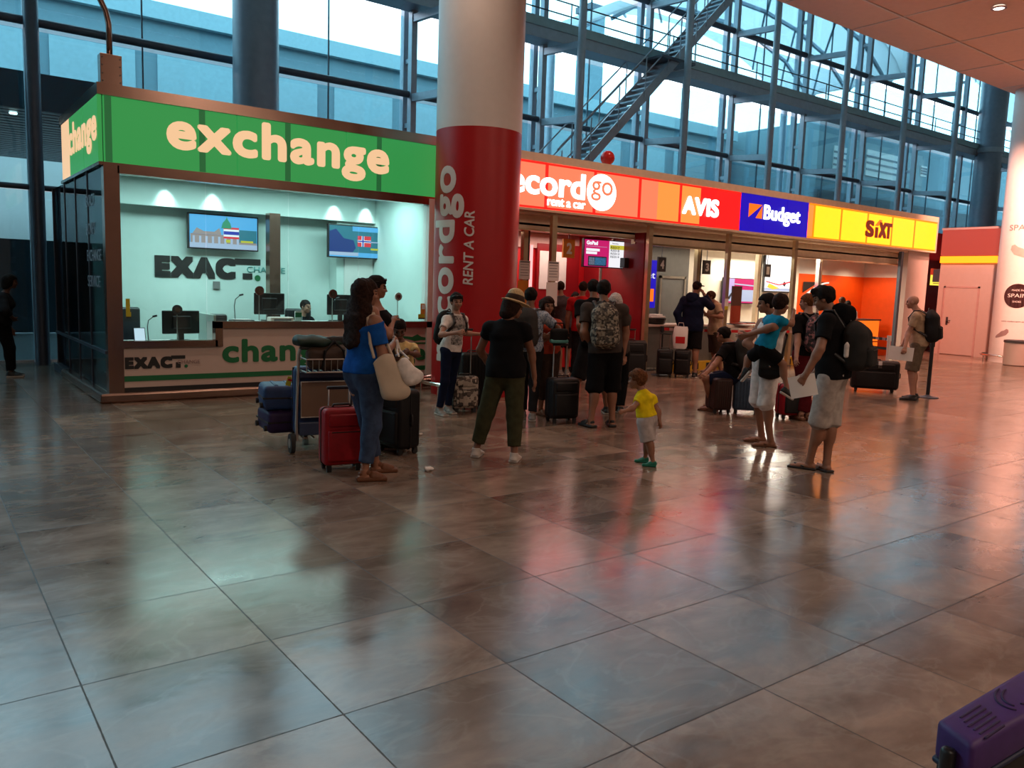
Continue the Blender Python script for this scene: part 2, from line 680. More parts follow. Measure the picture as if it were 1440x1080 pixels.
def shoe_print(x, z, k, m, flip=1):
    pr = [(-.3, -.02), (-.28, .10), (-.2, .16), (-.1, .12), (.02, .12), (.1, .07), (.22, .03), (.3, -.03), (.28, -.1), (.1, -.12), (-.2, -.12)]
    bb = NB()
    vs = [bb.verts.new((flip * a * k, -.003, c * k - a * k * .35)) for a, c in pr]
    bb.faces.new(vs)
    bmesh.ops.translate(bb, vec=(x, 0, z), verts=bb.verts)
    obj('shoe_picture', wrap(bb, 0, 0, SR, R(193)), m, c2)


shoe_print(.0, 3.02, .95, 'print_pink')
shoe_print(.44, 2.45, .6, 'badge_dark', -1)
shoe_print(-.30, .80, .62, 'print_grey', -1)
guard(SX, SY, .84, 'chrome guard ring round the foot of the shoe advert column', 6)

for x, r, lab in ((5.55, .42, 'tall blue grey column rising behind the green exchange sign'), (36.2, .50, 'blue grey column by the facade at the far end of the glass wall')):
    c3 = thing('column', lab, 'column', (x, 15.75, 0))
    obj('shaft', lathe(NB(), [(r, 0), (r, 13.2)], seg=48), 'column_blue', c3, True, 40)
    obj('collar', lathe(NB(), [(r + .01, 7.75), (r + .05, 7.75), (r + .05, 7.95), (r + .01, 7.95)], seg=48, cap=False), 'steel_blue', c3, True, 40)

# ---------------------------------------------------------------- glass facade
PX = [1.92 + 3.71 * k for k in range(-5, 13)]
GY = 16.8
for i, (xa, xb) in enumerate(zip(PX, PX[1:])):
    w = setp(bpy.data.objects.new('window_%d' % (i + 1), None), kind='structure')
    COL.objects.link(w)
    w.location = (xa, GY, 0)
    L_ = xb - xa
    for z0, z1 in ((.05, 3.05), (3.15, 5.78), (5.92, 7.6), (8.05, 9.44), (9.6, 13.2)):
        obj('pane', box(NB(), .06, L_ / 2 - .012, -.01, .01, z0, z1), 'facade_glass', w)
        obj('pane', box(NB(), L_ / 2 + .012, L_ - .06, -.01, .01, z0, z1), 'facade_glass', w)
    b = NB()
    box(b, -.07, .07, -.06, .10, 0, 13.2)
    obj('mullion', b, 'steel_blue', w)
    b = NB()
    box(b, -.07, .07, -.42, -.26, 0, 7.65)
    box(b, -.07, .07, -.42, -.26, 8.05, 13.2)
    for z in (2.0, 5.2, 6.6, 8.9, 10.6):
        box(b, -.03, .03, -.30, -.04, z - .05, z + .05)
    obj('inner_mullion', b, 'steel_blue', w)
    b = bar(NB(), (0, -.30, 5.85), (L_, -.30, 5.85), .075, seg=12)
    bar(b, (0, -.30, 9.52), (L_, -.30, 9.52), .085, seg=12)
    bar(b, (0, -.1, 3.1), (L_, -.1, 3.1), .05, seg=10)
    obj('transom', b, 'steel_dark', w, True, 40)
    b = box(NB(), L_ / 2 - .012, L_ / 2 + .012, -.02, .02, 0, 13.2)
    obj('glazing_joint', b, 'steel_dark', w)

for i, x in enumerate(PX):
    k = i - 5
    if k in (1, 9):
        continue
    y = 15.0 if k != 0 else 17.4
    lab = 'slim round steel post with struts to the glass facade'
    if k < 1:
        lab = 'dark steel post standing left of the exchange kiosk' if k == 0 else 'slim round steel post far left of the kiosk'
    p = thing('steel_post', lab, 'post', (x, y if k else 16.3, 0), group='steel posts along the facade' if k > 1 else ('posts left of the kiosk' if k < 0 else None))
    obj('shaft', bar(NB(), (0, 0, 0), (0, 0, 13.2), .095 if k else .115, seg=16), 'steel_blue' if k else 'steel_dark', p, True, 40)
    if k:
        for z, dz in ((5.72, .05), (7.42, .25), (9.35, .12)):
            b = beam(NB(), (0, .06, z - .05), (0, 1.40, z + .05), .10, .16)
            obj('strut', b, 'steel_blue', p)

cw = thing('catwalk', 'steel maintenance walkway running along the glass facade with thin rails', 'walkway', (10, 16.3, 7.6))
obj('deck', box(NB(), -2.2, 42, -.3, .28, .04, .40), 'steel_blue', cw)
obj('deck_edge', box(NB(), -2.2, 42, -.34, -.3, .30, .52), 'exterior_light', cw)
for z in (.72, 1.02):
    obj('rail', bar(NB(), (-2.2, -.28, z), (42, -.28, z), .018, seg=8), 'steel_dark', cw, True)
for i in range(13):
    x = -.15 + 3.71 * i
    if x < 42:
        obj('stanchion', bar(NB(), (x, -.28, .4), (x, -.28, 1.04), .016, seg=8), 'steel_dark', cw, True, 40)

# staircase between the posts and the glass
st = thing('staircase', 'steep open steel staircase with handrails climbing to the walkway', 'staircase', (12.9, 15.75, 3.95))
up = Vector((5.05, 0, 5.0))
n = 26
for y in (-.33, .33):
    b = beam(NB(), (0, y, 0), up * 1.35 + Vector((0, y, 0)), .035, .22)
    obj('stringer', b, 'steel_blue', st)
for i in range(int(n * 1.35)):
    p = up * ((i + .5) / n)
    obj('tread', box(NB(), p.x - .13, p.x + .13, -.32, .32, p.z - .02, p.z + .02), 'steel_blue', st)
for y in (-.36, .36):
    b = NB()
    for h in (.55, 1.0):
        tube(b, [Vector((-.15, y, h)), up * .72 + Vector((0, y, h))], .02, 8)
        tube(b, [up * .84 + Vector((0, y, h)), up * 1.35 + Vector((0, y, h))], .02, 8)
    for t in (0, .18, .36, .54, .70, .84, .98, 1.12):
        q = up * t + Vector((0, y, 0))
        bar(b, q, q + Vector((0, 0, 1.0)), .016, seg=8)
    obj('handrail', b, 'steel_blue', st, True, 40)
obj('landing', box(NB(), 3.2, 4.5, -.45, .45, 3.78, 3.84), 'steel_dark', st)
b = NB()
for x in (3.9, 4.5):
    bar(b, (x, -.42, 3.84), (x, -.42, 4.9), .018, seg=8)
tube(b, [(3.9, -.42, 4.9), (4.5, -.42, 4.9)], .018)
tube(b, [(3.9, -.42, 4.4), (4.5, -.42, 4.4)], .018)
obj('landing_rail', b, 'steel_blue', st, True, 40)

# ---------------------------------------------------------------- outside
struct('exterior_ground', box(NB(), -60, 130, 17.2, 120, -.3, -.05), 'pavement')
tb = thing('terminal_building', 'long flat roofed terminal building with a window band beyond the glass', 'building', (0, 30, 0))
obj('wall', box(NB(), -45, 37.5, 0, 12, 0, 10.6), 'exterior_wall', tb)
b = NB()
for i in range(25):
    x = -44 + i * 3.2
    box(b, x, x + 2.5, -.06, .02, 7.3, 9.0)
obj('window_band', b, 'exterior_light', tb)
b = NB()
for z in (1.2, 2.2, 3.2, 4.2, 5.2, 6.2):
    box(b, -45, 37.5, -.12, 0, z, z + .45)
obj('louvre', b, 'exterior_wall', tb)
obj('parapet', box(NB(), -45.2, 37.7, -.25, .2, 10.1, 10.65), 'exterior_light', tb)
bb = thing('annexe_building', 'grey blue annexe with bright window openings beyond the right of the facade', 'building', (38.2, 25, 0))
obj('wall', box(NB(), 0, 34, 0, 5.8, 0, 10.7), 'exterior_wall', bb)
for x, z, w, h in ((1.4, 8.3, 1.2, 1.3), (4.6, 8.4, 3.3, 1.4), (10.6, 9.0, .7, .6)):
    o = obj('window', box(NB(), x, x + w, -.05, .05, z, z + h), 'white_paint', bb)
    b = NB()
    for q in range(1, 4):
        box(b, x, x + w, -.08, -.05, z + h * q / 4 - .05, z + h * q / 4 + .05)
    obj('bar', b, 'steel_dark', o)
obj('plinth', box(NB(), -.1, 34, -.2, 0, 0, 7.2), 'exterior_dark', bb)
ch = thing('chimney', 'slender grey flue tower on the roof beyond the glass', 'chimney', (29.3, 33, 10.66))
obj('shaft', box(NB(), -.5, .5, -.5, .5, -.06, 5.4), 'exterior_wall', ch)
obj('cap', box(NB(), -.6, .6, -.6, .6, 5.2, 5.5), 'steel_dark', ch)

# big vaulted canopy outside: pale cloth barrel vaults on trusses, their far edges open to the sky
vc = thing('vaulted_canopy', 'pale vaulted roof canopies on steel trusses hanging beyond the glass', 'canopy', (0, 18.0, 0))
cm = bpy.data.materials.new('canopy_fabric')
cm.use_nodes = True
cn = cm.node_tree
cb_ = cn.nodes['Principled BSDF']
ctr = cn.nodes.new('ShaderNodeBsdfTranslucent')
cno = cn.nodes.new('ShaderNodeTexNoise')
cno.inputs['Scale'].default_value = .6
ccr = cn.nodes.new('ShaderNodeValToRGB')
ccr.color_ramp.elements[0].color = (.80, .83, .86, 1)
ccr.color_ramp.elements[1].color = (.88, .90, .93, 1)
cn.links.new(cno.outputs['Fac'], ccr.inputs['Fac'])
cn.links.new(ccr.outputs['Color'], ctr.inputs[0])
cn.links.new(ccr.outputs['Color'], cb_.inputs['Base Color'])
cmx = cn.nodes.new('ShaderNodeMixShader')
cmx.inputs[0].default_value = .75
cn.links.new(cb_.outputs[0], cmx.inputs[1])
cn.links.new(ctr.outputs[0], cmx.inputs[2])
cn.links.new(cmx.outputs[0], cn.nodes['Material Output'].inputs[0])
M['canopy_fabric'] = cm
for x0, vw, z0, vh in ((19.0, 14.0, 10.6, 2.0), (33.0, 27.0, 10.6, 5.0)):
    b = NB()
    segs = 28
    prof = []
    for s in range(segs + 1):
        t = s / segs
        prof.append((x0 + vw * t, z0 + vh * (1 - (2 * t - 1) ** 2) ** .7))
    r0 = [b.verts.new((x, 0, z)) for x, z in prof]
    r1 = [b.verts.new((x, 6, z)) for x, z in prof]
    r2 = [b.verts.new((x, 6, z + .08)) for x, z in prof]
    r3 = [b.verts.new((x, 0, z + .08)) for x, z in prof]
    for s in range(segs):
        for p, q in ((r0, r1), (r1, r2), (r2, r3), (r3, r0)):
            b.faces.new((p[s], p[s + 1], q[s + 1], q[s]))
    obj('vault', b, 'canopy_fabric', vc, True, 30)
    for y in (.6, 2.4, 4.2):
        b = NB()
        for s in range(0, segs - 2, 4):
            x, z = prof[s]
            x2, z2 = prof[s + 4] if s + 4 <= segs else prof[-1]
            beam(b, (x, y, z - .12), (x2, y, z2 - .12), .10, .12)
            beam(b, (x, y, z - .12), (x2, y + 1.7, z2 - .12), .07, .07)
        obj('truss', b, 'steel_blue', vc)
b = NB()
for x in (19, 33, 59.8):
    bar(b, (x, 5.5, 0), (x, 5.5, 10.6), .16, seg=14)
obj('mast', b, 'steel_blue', vc, True, 40)

# dark covered passage outside, left of the kiosk
pc = thing('passage_canopy', 'dark slatted canopy over the passage outside on the left', 'canopy', (-3.6, 17.4, .45))
b = NB()
for i in range(26):
    box(b, -9, 12, .2 + i * .36, .46 + i * .36, 4.3, 4.42)
obj('slats', b, 'steel_dark', pc)
obj('soffit', box(NB(), -9, 12, .1, 9.6, 4.42, 4.7), 'exterior_dark', pc)
obj('fascia', box(NB(), -9, 12, .0, .12, 4.1, 4.75), 'exterior_dark', pc)
obj('screen_wall', box(NB(), -9, 12, 7.6, 7.8, -.45, 2.0), 'exterior_dark', pc)
obj('bright_backing', box(NB(), -9, 12, 11.6, 11.8, -.45, 5.2), 'white_paint', pc)  # white panel added so the gap under the canopy looks bright
for x in (-7.5, -1.2):
    obj('support', bar(NB(), (x, 6, -.45), (x, 6, 4.3), .25, seg=20), 'column_blue', pc, True, 40)
sl = thing('downlight', 'tiny lamp glowing under the dark outdoor canopy', 'ceiling light', (1.9, 19.2, 4.74))
obj('lamp_lens', lathe(NB(), [(.07, 0), (.07, -.03), (.01, -.035)], seg=16), 'lit_white', sl)
# ---------------------------------------------------------------- lit signs on the fascia
def rgbmat(name, col, k):
    return emat(name, col, k)


rgbmat('sign_green', (.028, .27, .062), 1.0)
rgbmat('sign_cream', (1, .63, .35), .88)
rgbmat('sign_salmon', (1, .058, .028), 4.2)
rgbmat('sign_orange', (1, .085, .016), 4.0)
rgbmat('sign_red', (1, .004, .004), 3.6)
rgbmat('sign_blue', (.015, .006, .55), .85)
rgbmat('sign_yellow', (1, .24, .006), 3.8)
rgbmat('sign_white', (1, .96, .92), 2.6)
rgbmat('sign_iconorange', (1, .16, .01), 1.2)
emat('sixt_brown', (.19, .012, .004), 1.0)
rgbmat('sign_shade_red', (1, .02, .012), 1.0)  # dimmer panel colours for the shade of ribs and panel edges
rgbmat('sign_shade_orange', (1, .20, .004), 1.5)
rgbmat('sign_shade_green', (.012, .11, .03), 1.0)
FY = 11.27


def panels(parent, xs, mats, z0=3.02, z1=3.815, y=FY, rib=None):  # rib: dim colour for the shade of ribs and panel edges
    if rib:
        for x in xs[1:-1]:
            obj('panel_rib_shade', box(NB(), x - .035, x + .035, y - .003, y + .05, z0, z1), rib, parent)  # dim strip puts the shade of a rib into the lit face
        for z in (z0, z1 - .035):
            obj('panel_rib_shade', box(NB(), xs[0], xs[-1], y - .003, y + .05, z, z + .035), rib, parent)  # dim strips put the fall-off at the panel edges into colour
    for (xa, xb), m in zip(zip(xs, xs[1:]), mats):
        obj('light_panel', box(NB(), xa + .008, xb - .008, y, y + .05, z0, z1), m, parent)


def sign_case(parent, x0, x1, trim):
    b = NB()
    box(b, x0, x1, FY + .05, FY + .42, 2.98, 3.85)
    obj('sign_case', b, 'dark_grey', parent)
    b = NB()
    box(b, x0 - (.05 if x0 < 3 else 0), x1, FY - .02, FY + .45, 3.82, 3.96)
    box(b, x0 - (.05 if x0 < 3 else 0), x1, FY - .02, FY + .45, 2.975, 3.015)
    obj('trim_band', b, trim, parent)


# exchange: front and left side
es = thing('exchange_sign', 'green backlit exchange sign wrapping the kiosk corner', 'sign', (0, 0, 0))
sign_case(es, 2.05, 6.92, 'bronze')
panels(es, [2.06, 3.71, 5.31, 6.92], ['sign_green'] * 3)
for x in (2.12, 3.25, 4.42, 5.85):
    obj('panel_rib_shade', box(NB(), x - .04, x + .04, FY - .002, FY, 3.02, 3.815), 'sign_shade_green', es)  # darker bars stand in for the frame's shadows on the green
text('lettering', 'exchange', 2.80, 3.125, 3.22, .655, FY - .001, 'sign_cream', es, bold=.029, depth=.006, space=1.10)
b = NB()
box(b, 2.0, 2.05, 11.27, 12.25, 3.02, 3.815)
obj('light_panel', b, 'sign_green', es)
obj('light_panel', box(NB(), 2.0, 2.05, 12.27, 13.36, 3.02, 3.815), 'sign_green', es)
obj('light_panel', box(NB(), 2.0, 2.05, 13.38, 14.06, 3.02, 3.815), 'sign_cream', es)
b = NB()
box(b, 2.0, 2.45, 11.73, 14.25, 3.82, 3.96)
box(b, 2.0, 2.45, 11.73, 14.25, 2.975, 3.015)
box(b, 2.05, 2.45, 11.7, 14.2, 2.98, 3.85)
obj('trim_band', b, 'kiosk_dark', es)
bt = text_bm('change', 2.05, .56, bold=.022, depth=.006, space=1.08)
for v in bt.verts:
    v.co = Vector((1.999 + v.co.y, 13.38 - v.co.x, 3.16 + v.co.z))
obj('lettering', bt, 'sign_cream', es)

# car rental fascia
rs = thing('rental_sign', 'salmon red backlit car rental sign with white letters and round go badge', 'sign')
sign_case(rs, 7.1, 11.95, 'cream_metal')
panels(rs, [7.1, 7.98, 9.12, 10.27, 11.44, 11.95], ['sign_salmon'] * 5, rib='sign_shade_red')
text('lettering', 'record', 8.02, 3.25, 2.0, .46, FY - .001, 'sign_white', rs, bold=.010, off=.01, depth=.02)
text('lettering', 'rent a car', 9.15, 3.09, .89, .13, FY - .001, 'sign_white', rs, bold=.003, depth=.02)
b = disc(NB(), (10.435, FY - .002, 3.43), (0, -1, 0), .36, .02, 48)
for v in b.verts:
    v.co.z = 3.43 + (v.co.z - 3.43) * .92
obj('badge', b, 'sign_white', rs)
text('badge_lettering', 'go', 10.16, 3.27, .54, .36, FY - .022, 'sign_salmon', rs, off=.006, depth=.004)

av = thing('rental_sign', 'red and orange backlit AVIS sign between the salmon and blue signs', 'sign')
sign_case(av, 11.95, 14.52, 'cream_metal')
panels(av, [11.95, 12.60, 13.73, 14.52], ['sign_orange', 'sign_orange', 'sign_red'], rib='sign_shade_red')
panels(av, [13.20, 13.74], ['sign_red'], y=FY - .006)
text('lettering', 'AVIS', 12.66, 3.22, 1.12, .37, FY - .008, 'sign_white', av, bold=.022, depth=.02, space=1.05)

bu = thing('rental_sign', 'blue backlit Budget sign with an orange square mark', 'sign')
sign_case(bu, 14.52, 17.04, 'cream_metal')
panels(bu, [14.52, 15.36, 16.20, 17.04], ['sign_blue'] * 3)
text('lettering', 'Budget', 15.34, 3.215, 1.36, .42, FY - .001, 'sign_white', bu, bold=.009, depth=.02, space=1.05)
b = NB()
for pts in (((14.80, 3.32), (14.80, 3.62), (15.27, 3.62)), ((15.28, 3.60), (15.28, 3.32), (15.05, 3.32)), ((14.80, 3.32), (14.84, 3.32), (15.27, 3.62), (15.05, 3.32))):
    if len(pts) == 3:
        vs = [b.verts.new((x, FY - .006, z)) for x, z in pts]
        b.faces.new(vs)
obj('square_mark', b, 'sign_iconorange', bu)

sx = thing('rental_sign', 'yellow backlit SIXT sign at the right end of the fascia', 'sign')
sign_case(sx, 17.04, 23.22, 'cream_metal')
panels(sx, [17.04, 17.27, 18.42, 19.62, 20.82, 21.99, 23.22], ['sign_orange'] + ['sign_yellow'] * 5, rib='sign_shade_orange')
text('lettering', 'S', 19.54, 3.20, .38, .42, FY - .001, 'sixt_brown', sx, bold=.026, depth=.02, square=True)
text('lettering', 'XT', 20.17, 3.21, .62, .40, FY - .001, 'sixt_brown', sx, bold=.026, depth=.02, square=True)
obj('lettering', box(NB(), 20.0, 20.12, FY - .02, FY, 3.20, 3.47), 'sixt_brown', sx)
b = NB()
vs = [b.verts.new((x, FY - .012, z)) for x, z in ((19.95, 3.50), (20.12, 3.50), (20.30, 3.66), (20.16, 3.66))]
b.faces.new(vs)
obj('letter_dot', b, 'sign_iconorange', sx)
b = NB()
box(b, 23.22, 23.26, FY - .02, FY + .45, 2.975, 3.96)
obj('end_plate', b, 'panel_cream', sx)

bl = thing('alarm_ball', 'glossy red ball standing on top of the car rental fascia', 'ball', (10.72, 11.45, 3.96))
b = NB()
bmesh.ops.create_uvsphere(b, u_segments=28, v_segments=16, radius=.135)
bmesh.ops.translate(b, vec=(0, 0, .15), verts=b.verts)
mat('ball_red', (.55, .02, .015), .25)
obj('ball', b, 'ball_red', bl, True)
obj('foot', lathe(NB(), [(.07, 0), (.07, .02), (.03, .04)], seg=20), 'dark_grey', bl)

pb = thing('junction_box', 'bronze box with a bent pipe rising from the kiosk roof corner', 'box', (2.19, 11.45, 3.96))
b = rbox(NB(), (0, 0, .19), (.25, .16, .38), .008, 2)
obj('box', b, 'bronze', pb)
b = NB()
for x in (-.1, .1):
    for z in (.05, .14, .24, .33):
        disc(b, (x, -.08, z), (0, -1, 0), .008, .006, 8)
obj('screw', b, 'dark_grey', pb)
obj('pipe', tube(NB(), [(.0, 0, .36), (0, 0, .75), (-.03, 0, .9), (-.22, 0, 1.3), (-.27, 0, 1.5), (-.27, 0, 3.4)], .035, 10), 'bronze', pb, True)

# ---------------------------------------------------------------- exchange kiosk
KY = 11.28
kk = thing('exchange_kiosk', 'glazed money exchange kiosk with bronze frame and white back wall', 'kiosk', (0, 0, 0))


def kp(name, bm, m, **k):
    return obj(name, bm, m, kk, **k)


b = rbox(NB(), (4.42, 12.75, .065), (4.98, 3.2, .13), .03, 3)
kp('plinth', b, 'bronze')
b = NB()
box(b, 2.06, 6.84, KY - .06, KY + .05, .13, .185)
kp('kick_strip', b, 'letter_black')
# low front panel in two steps
b = NB()
box(b, 2.12, 3.46, KY - .05, KY + .06, .185, .70)
box(b, 3.46, 6.80, KY - .05, KY + .06, .185, .95)
kp('front_panel', b, 'panel_cream')
kp('green_stripe', box(NB(), 2.12, 6.80, KY - .056, KY - .05, .265, .335), 'letter_green')
b = NB()
for x0, x1, z0, z1 in ((2.12, 3.40, .70, .79), (3.37, 3.47, .70, 1.04), (3.37, 6.80, .95, 1.045)):
    box(b, x0, x1, KY - .09, KY + .05, z0, z1)
kp('window_ledge', b, 'bronze')
b = NB()
box(b, 2.04, 2.22, KY - .08, KY + .08, .13, 2.98)
box(b, 2.2, 6.72, KY - .08, KY + .08, 2.885, 2.98)
kp('window_frame', b, 'bronze')
b = NB()
box(b, 6.70, 6.90, KY - .09, KY + .09, .18, 2.98)
kp('corner_post', b, 'white_paint')
b = NB()
xs = [2.22, 3.285, 4.43, 5.53, 6.70]
for xa, xb in zip(xs, xs[1:]):
    z0 = .79 if xa < 3 else 1.045
    pn = kp('glass_pane', box(NB(), xa + .006, xb - .006, KY - .008, KY + .006, z0, 2.885), 'kiosk_glass')
# left side wall of dark glass, slim frames
b = NB()
for ya, yb in ((11.36, 12.3), (12.32, 13.25), (13.27, 14.2), (14.22, 15.4)):
    box(b, 2.04, 2.06, ya, yb, .14, 2.98)
kp('side_glass', b, 'side_glass')
b = NB()
for y in (12.31, 13.26, 14.21, 15.42):
    box(b, 2.03, 2.07, y - .015, y + .015, .1, 2.98)
box(b, 1.98, 2.1, 11.3, 15.45, .0, .12)
box(b, 2.02, 2.08, 11.3, 15.45, .62, .66)
kp('side_frame', b, 'steel_dark')
for t, z in (('EXACT', 2.52), ('MONEY', 2.15), ('EXCHANGE', 1.80), ('SERVICE', 1.46)):
    bt = text_bm(t, .12 * len(t), .15, depth=.004)
    for v in bt.verts:
        v.co = Vector((2.035 + v.co.y, 12.42 - v.co.x, z + v.co.z))
    kp('side_lettering', bt, 'steel_blue')
# interior shell
kp('interior_floor', box(NB(), 2.1, 6.86, 11.36, 14.3, .13, .15), 'mid_grey')
kp('back_wall', box(NB(), 2.1, 6.1, 13.6, 13.7, .15, 3.08), 'teal_white')
kp('side_wall', box(NB(), 2.12, 2.2, 12.9, 13.6, .15, 3.08), 'teal_white')
kp('corner_wall', box(NB(), 6.1, 6.86, 13.3, 13.7, .15, 3.08), 'teal_white')
kp('bulkhead', box(NB(), 2.1, 6.86, 13.2, 13.3, 2.68, 3.1), 'teal_white')
kp('ceiling_panel', box(NB(), 2.1, 6.86, 11.36, 14.2, 3.08, 3.12), 'teal_white')
kp('right_wall', box(NB(), 6.80, 6.86, 11.4, 13.7, .15, 3.08), 'teal_white')
kp('reflected_panel', box(NB(), 6.24, 6.79, 13.27, 13.30, .15, 2.2), 'white_paint')  # white slab stands in for a reflection in the kiosk glass
kp('roof', box(NB(), 2.05, 6.92, 11.7, 14.2, 3.85, 3.9), 'dark_grey')
kp('inner_pillar', box(NB(), 4.80, 4.98, 13.02, 13.2, .15, 2.7), 'bronze')
kp('rear_block', box(NB(), 2.1, 6.86, 14.2, 15.4, .0, 3.0), 'kiosk_dark')
# wall lettering
text('wall_lettering', 'EXAC', 3.17, 1.61, 1.26, .345, 13.595, 'letter_black', kk, bold=.032, square=True, depth=.01, space=1.25)
b = NB()
box(b, 4.42, 4.85, 13.585, 13.595, 1.86, 1.96)
box(b, 4.55, 4.71, 13.585, 13.595, 1.62, 1.72)
obj('wall_lettering', b, 'letter_black', kk)
text('wall_lettering', 'CHANGE', 4.62, 1.735, .66, .10, 13.592, 'letter_teal', kk, depth=.006, off=.006)
obj('wall_lettering', disc(NB(), (4.80, 13.592, 1.645), (0, -1, 0), .05, .006, 20), 'letter_green', kk)
# front lettering
text('front_lettering', 'EXAC', 2.235, .425, .58, .155, KY - .0505, 'letter_black', kk, bold=.014, square=True, depth=.006, space=1.25)
b = NB()
box(b, 2.80, 2.98, KY - .057, KY - .05, .545, .59)
box(b, 2.86, 2.92, KY - .057, KY - .05, .425, .50)
obj('front_lettering', b, 'letter_black', kk)
text('front_lettering', 'CHANGE', 2.88, .477, .29, .05, KY - .058, 'print_grey', kk, depth=.004)
obj('front_lettering', disc(NB(), (2.99, KY - .05, .445), (0, -1, 0), .022, .007, 16), 'letter_green', kk)
text('front_lettering', 'chan', 3.47, .47, 1.05, .33, KY - .0505, 'letter_green', kk, bold=.017, depth=.006, space=1.08)
text('front_lettering', 'ge', 4.56, .345, .62, .36, KY - .0505, 'letter_green', kk, bold=.019, depth=.006)
text('front_lettering', 'change', 5.55, .345, 1.15, .34, KY - .0505, 'letter_green', kk, bold=.017, depth=.006)
b = NB()
plane = [(6.25, .82), (6.45, .80), (6.55, .84), (6.62, .80), (6.74, .78), (6.78, .75), (6.6, .745), (6.5, .73), (6.44, .75), (6.3, .78)]
b.faces.new([b.verts.new((x, KY - .055, z)) for x, z in plane])
box(b, 6.45, 6.79, KY - .056, KY - .05, .685, .71)
obj('plane_picture', b, 'letter_green', kk)

# worktop and the things on it
ct = thing('counter', 'long worktop behind the exchange window, stepping down at the left', 'counter', (0, 0, 0))
obj('low_worktop', box(NB(), 2.24, 3.42, 11.36, 12.1, .70, .74), 'white_paint', ct)
obj('high_worktop', box(NB(), 3.42, 6.70, 11.36, 12.1, .97, 1.01), 'white_paint', ct)
obj('divider', box(NB(), 3.40, 3.43, 11.36, 12.1, .74, 1.12), 'teal_white', ct)
b = NB()
box(b, 2.3, 6.6, 11.9, 11.95, .15, .70)
obj('modesty_panel', b, 'mid_grey', ct)

mat('screen_dark', (.008, .009, .011), .25)


def monitor(x, y, z, w, h, rz, label, back=True):
    t = thing('monitor', label, 'monitor', (x, y, z), rz)
    obj('casing', rbox(NB(), (0, 0, h / 2 + .10), (w, .045, h), .012, 2), 'black_plastic', t)
    obj('back_bulge', rbox(NB(), (0, -.03, h / 2 + .10), (w * .5, .05, h * .55), .015, 2), 'black_plastic', t)
    obj('screen', box(NB(), -w / 2 + .02, w / 2 - .02, .023, .026, .12, h + .08), 'screen_dark', t)
    obj('stand', box(NB(), -.035, .035, -.02, .02, .01, .16), 'black_plastic', t)
    obj('foot', rbox(NB(), (0, 0, .01), (.24, .18, .018), .006, 2), 'black_plastic', t)
    return t


monitor(3.06, 11.72, .745, .50, .32, R(4), 'black monitor on the low left worktop seen from behind')
monitor(4.36, 11.85, 1.012, .44, .32, R(-12), 'black monitor with pale top edge left of the seated clerk')
monitor(5.50, 11.85, 1.012, .42, .32, R(-8), 'black monitor right of the seated clerk, half behind the long haired woman')


def mic(x, y, z, hgt, lab):
    t = thing('microphone', lab, 'microphone', (x, y, z))
    obj('base', rbox(NB(), (0, 0, .012), (.10, .08, .024), .008, 2), 'black_plastic', t)
    obj('gooseneck', tube(NB(), [(0, 0, .02), (-.01, 0, hgt * .6), (.0, -.02, hgt * .85), (.06, -.04, hgt)], .006, 8), 'black_plastic', t, True)
    obj('capsule', bar(NB(), (.05, -.035, hgt), (.10, -.06, hgt + .015), .014, seg=10), 'black_plastic', t, True, 40)


mic(2.62, 11.65, .745, .34, 'gooseneck microphone beside the tablet on the low worktop')
mic(3.82, 11.75, 1.012, .38, 'tall gooseneck microphone below the wall lettering')
mic(5.32, 11.75, 1.012, .36, 'gooseneck microphone right of the clerk')

tb_ = thing('tablet', 'small tablet with a glowing pale screen at the left of the worktop', 'tablet', (2.50, 11.58, .742), R(5))
obj('casing', rbox(NB(), (0, .0, .10), (.15, .012, .20), .005, 2, Matrix.Rotation(R(-12), 4, 'X')), 'black_plastic', tb_)
obj('screen', box(NB(), -.066, .066, -.008, -.0065, .01, .19), emat('tablet_glow', (.75, .85, 1), .9).name, tb_)
tb_.children[1].rotation_euler = (R(-12), 0, 0)
oc = thing('office_chair', 'black office chair behind the low worktop', 'chair', (2.58, 12.5, .15), R(10))
obj('backrest', rbox(NB(), (0, .2, .72), (.42, .08, .60), .05, 4), 'black_plastic', oc, True, 40)
obj('seat', rbox(NB(), (0, -.05, .42), (.46, .44, .09), .04, 3), 'black_plastic', oc)
obj('gas_stem', bar(NB(), (0, -.05, .05), (0, -.05, .40), .03), 'chrome', oc, True, 40)
b = NB()
for k in range(5):
    a = 2 * PI * k / 5
    bar(b, (0, -.05, .06), (.27 * math.cos(a), -.05 + .27 * math.sin(a), .03), .022, .016)
obj('star_base', b, 'black_plastic', oc)
pr = thing('label_printer', 'small black printer on the high worktop beside the tall microphone', 'printer', (3.56, 11.7, 1.011))
obj('body', rbox(NB(), (0, 0, .055), (.22, .18, .11), .03, 3), 'black_plastic', pr)
obj('paper_slot', box(NB(), -.07, .07, -.095, -.085, .06, .075), 'dark_grey', pr)
pr = thing('cash_drawer', 'flat black tray with papers beside the small printer', 'tray', (3.83, 11.5, 1.011))
obj('tray', rbox(NB(), (0, 0, .02), (.34, .12, .04), .01, 2), 'black_plastic', pr)
obj('papers', box(NB(), -.12, .12, -.05, .05, .04, .05), 'paper', pr)
kb = thing('counting_machine', 'pale grey banknote machine in front of the middle monitor', 'machine', (4.42, 11.55, 1.011))
obj('body', rbox(NB(), (0, 0, .04), (.36, .16, .08), .02, 3), 'panel_cream', kb)
obj('front_slot', box(NB(), -.13, .13, -.086, -.08, .03, .05), 'dark_grey', kb)
bc = thing('brochure_stand', 'little leaflet holder with green and white leaflets on the worktop', 'leaflets', (4.66, 11.48, 1.011))
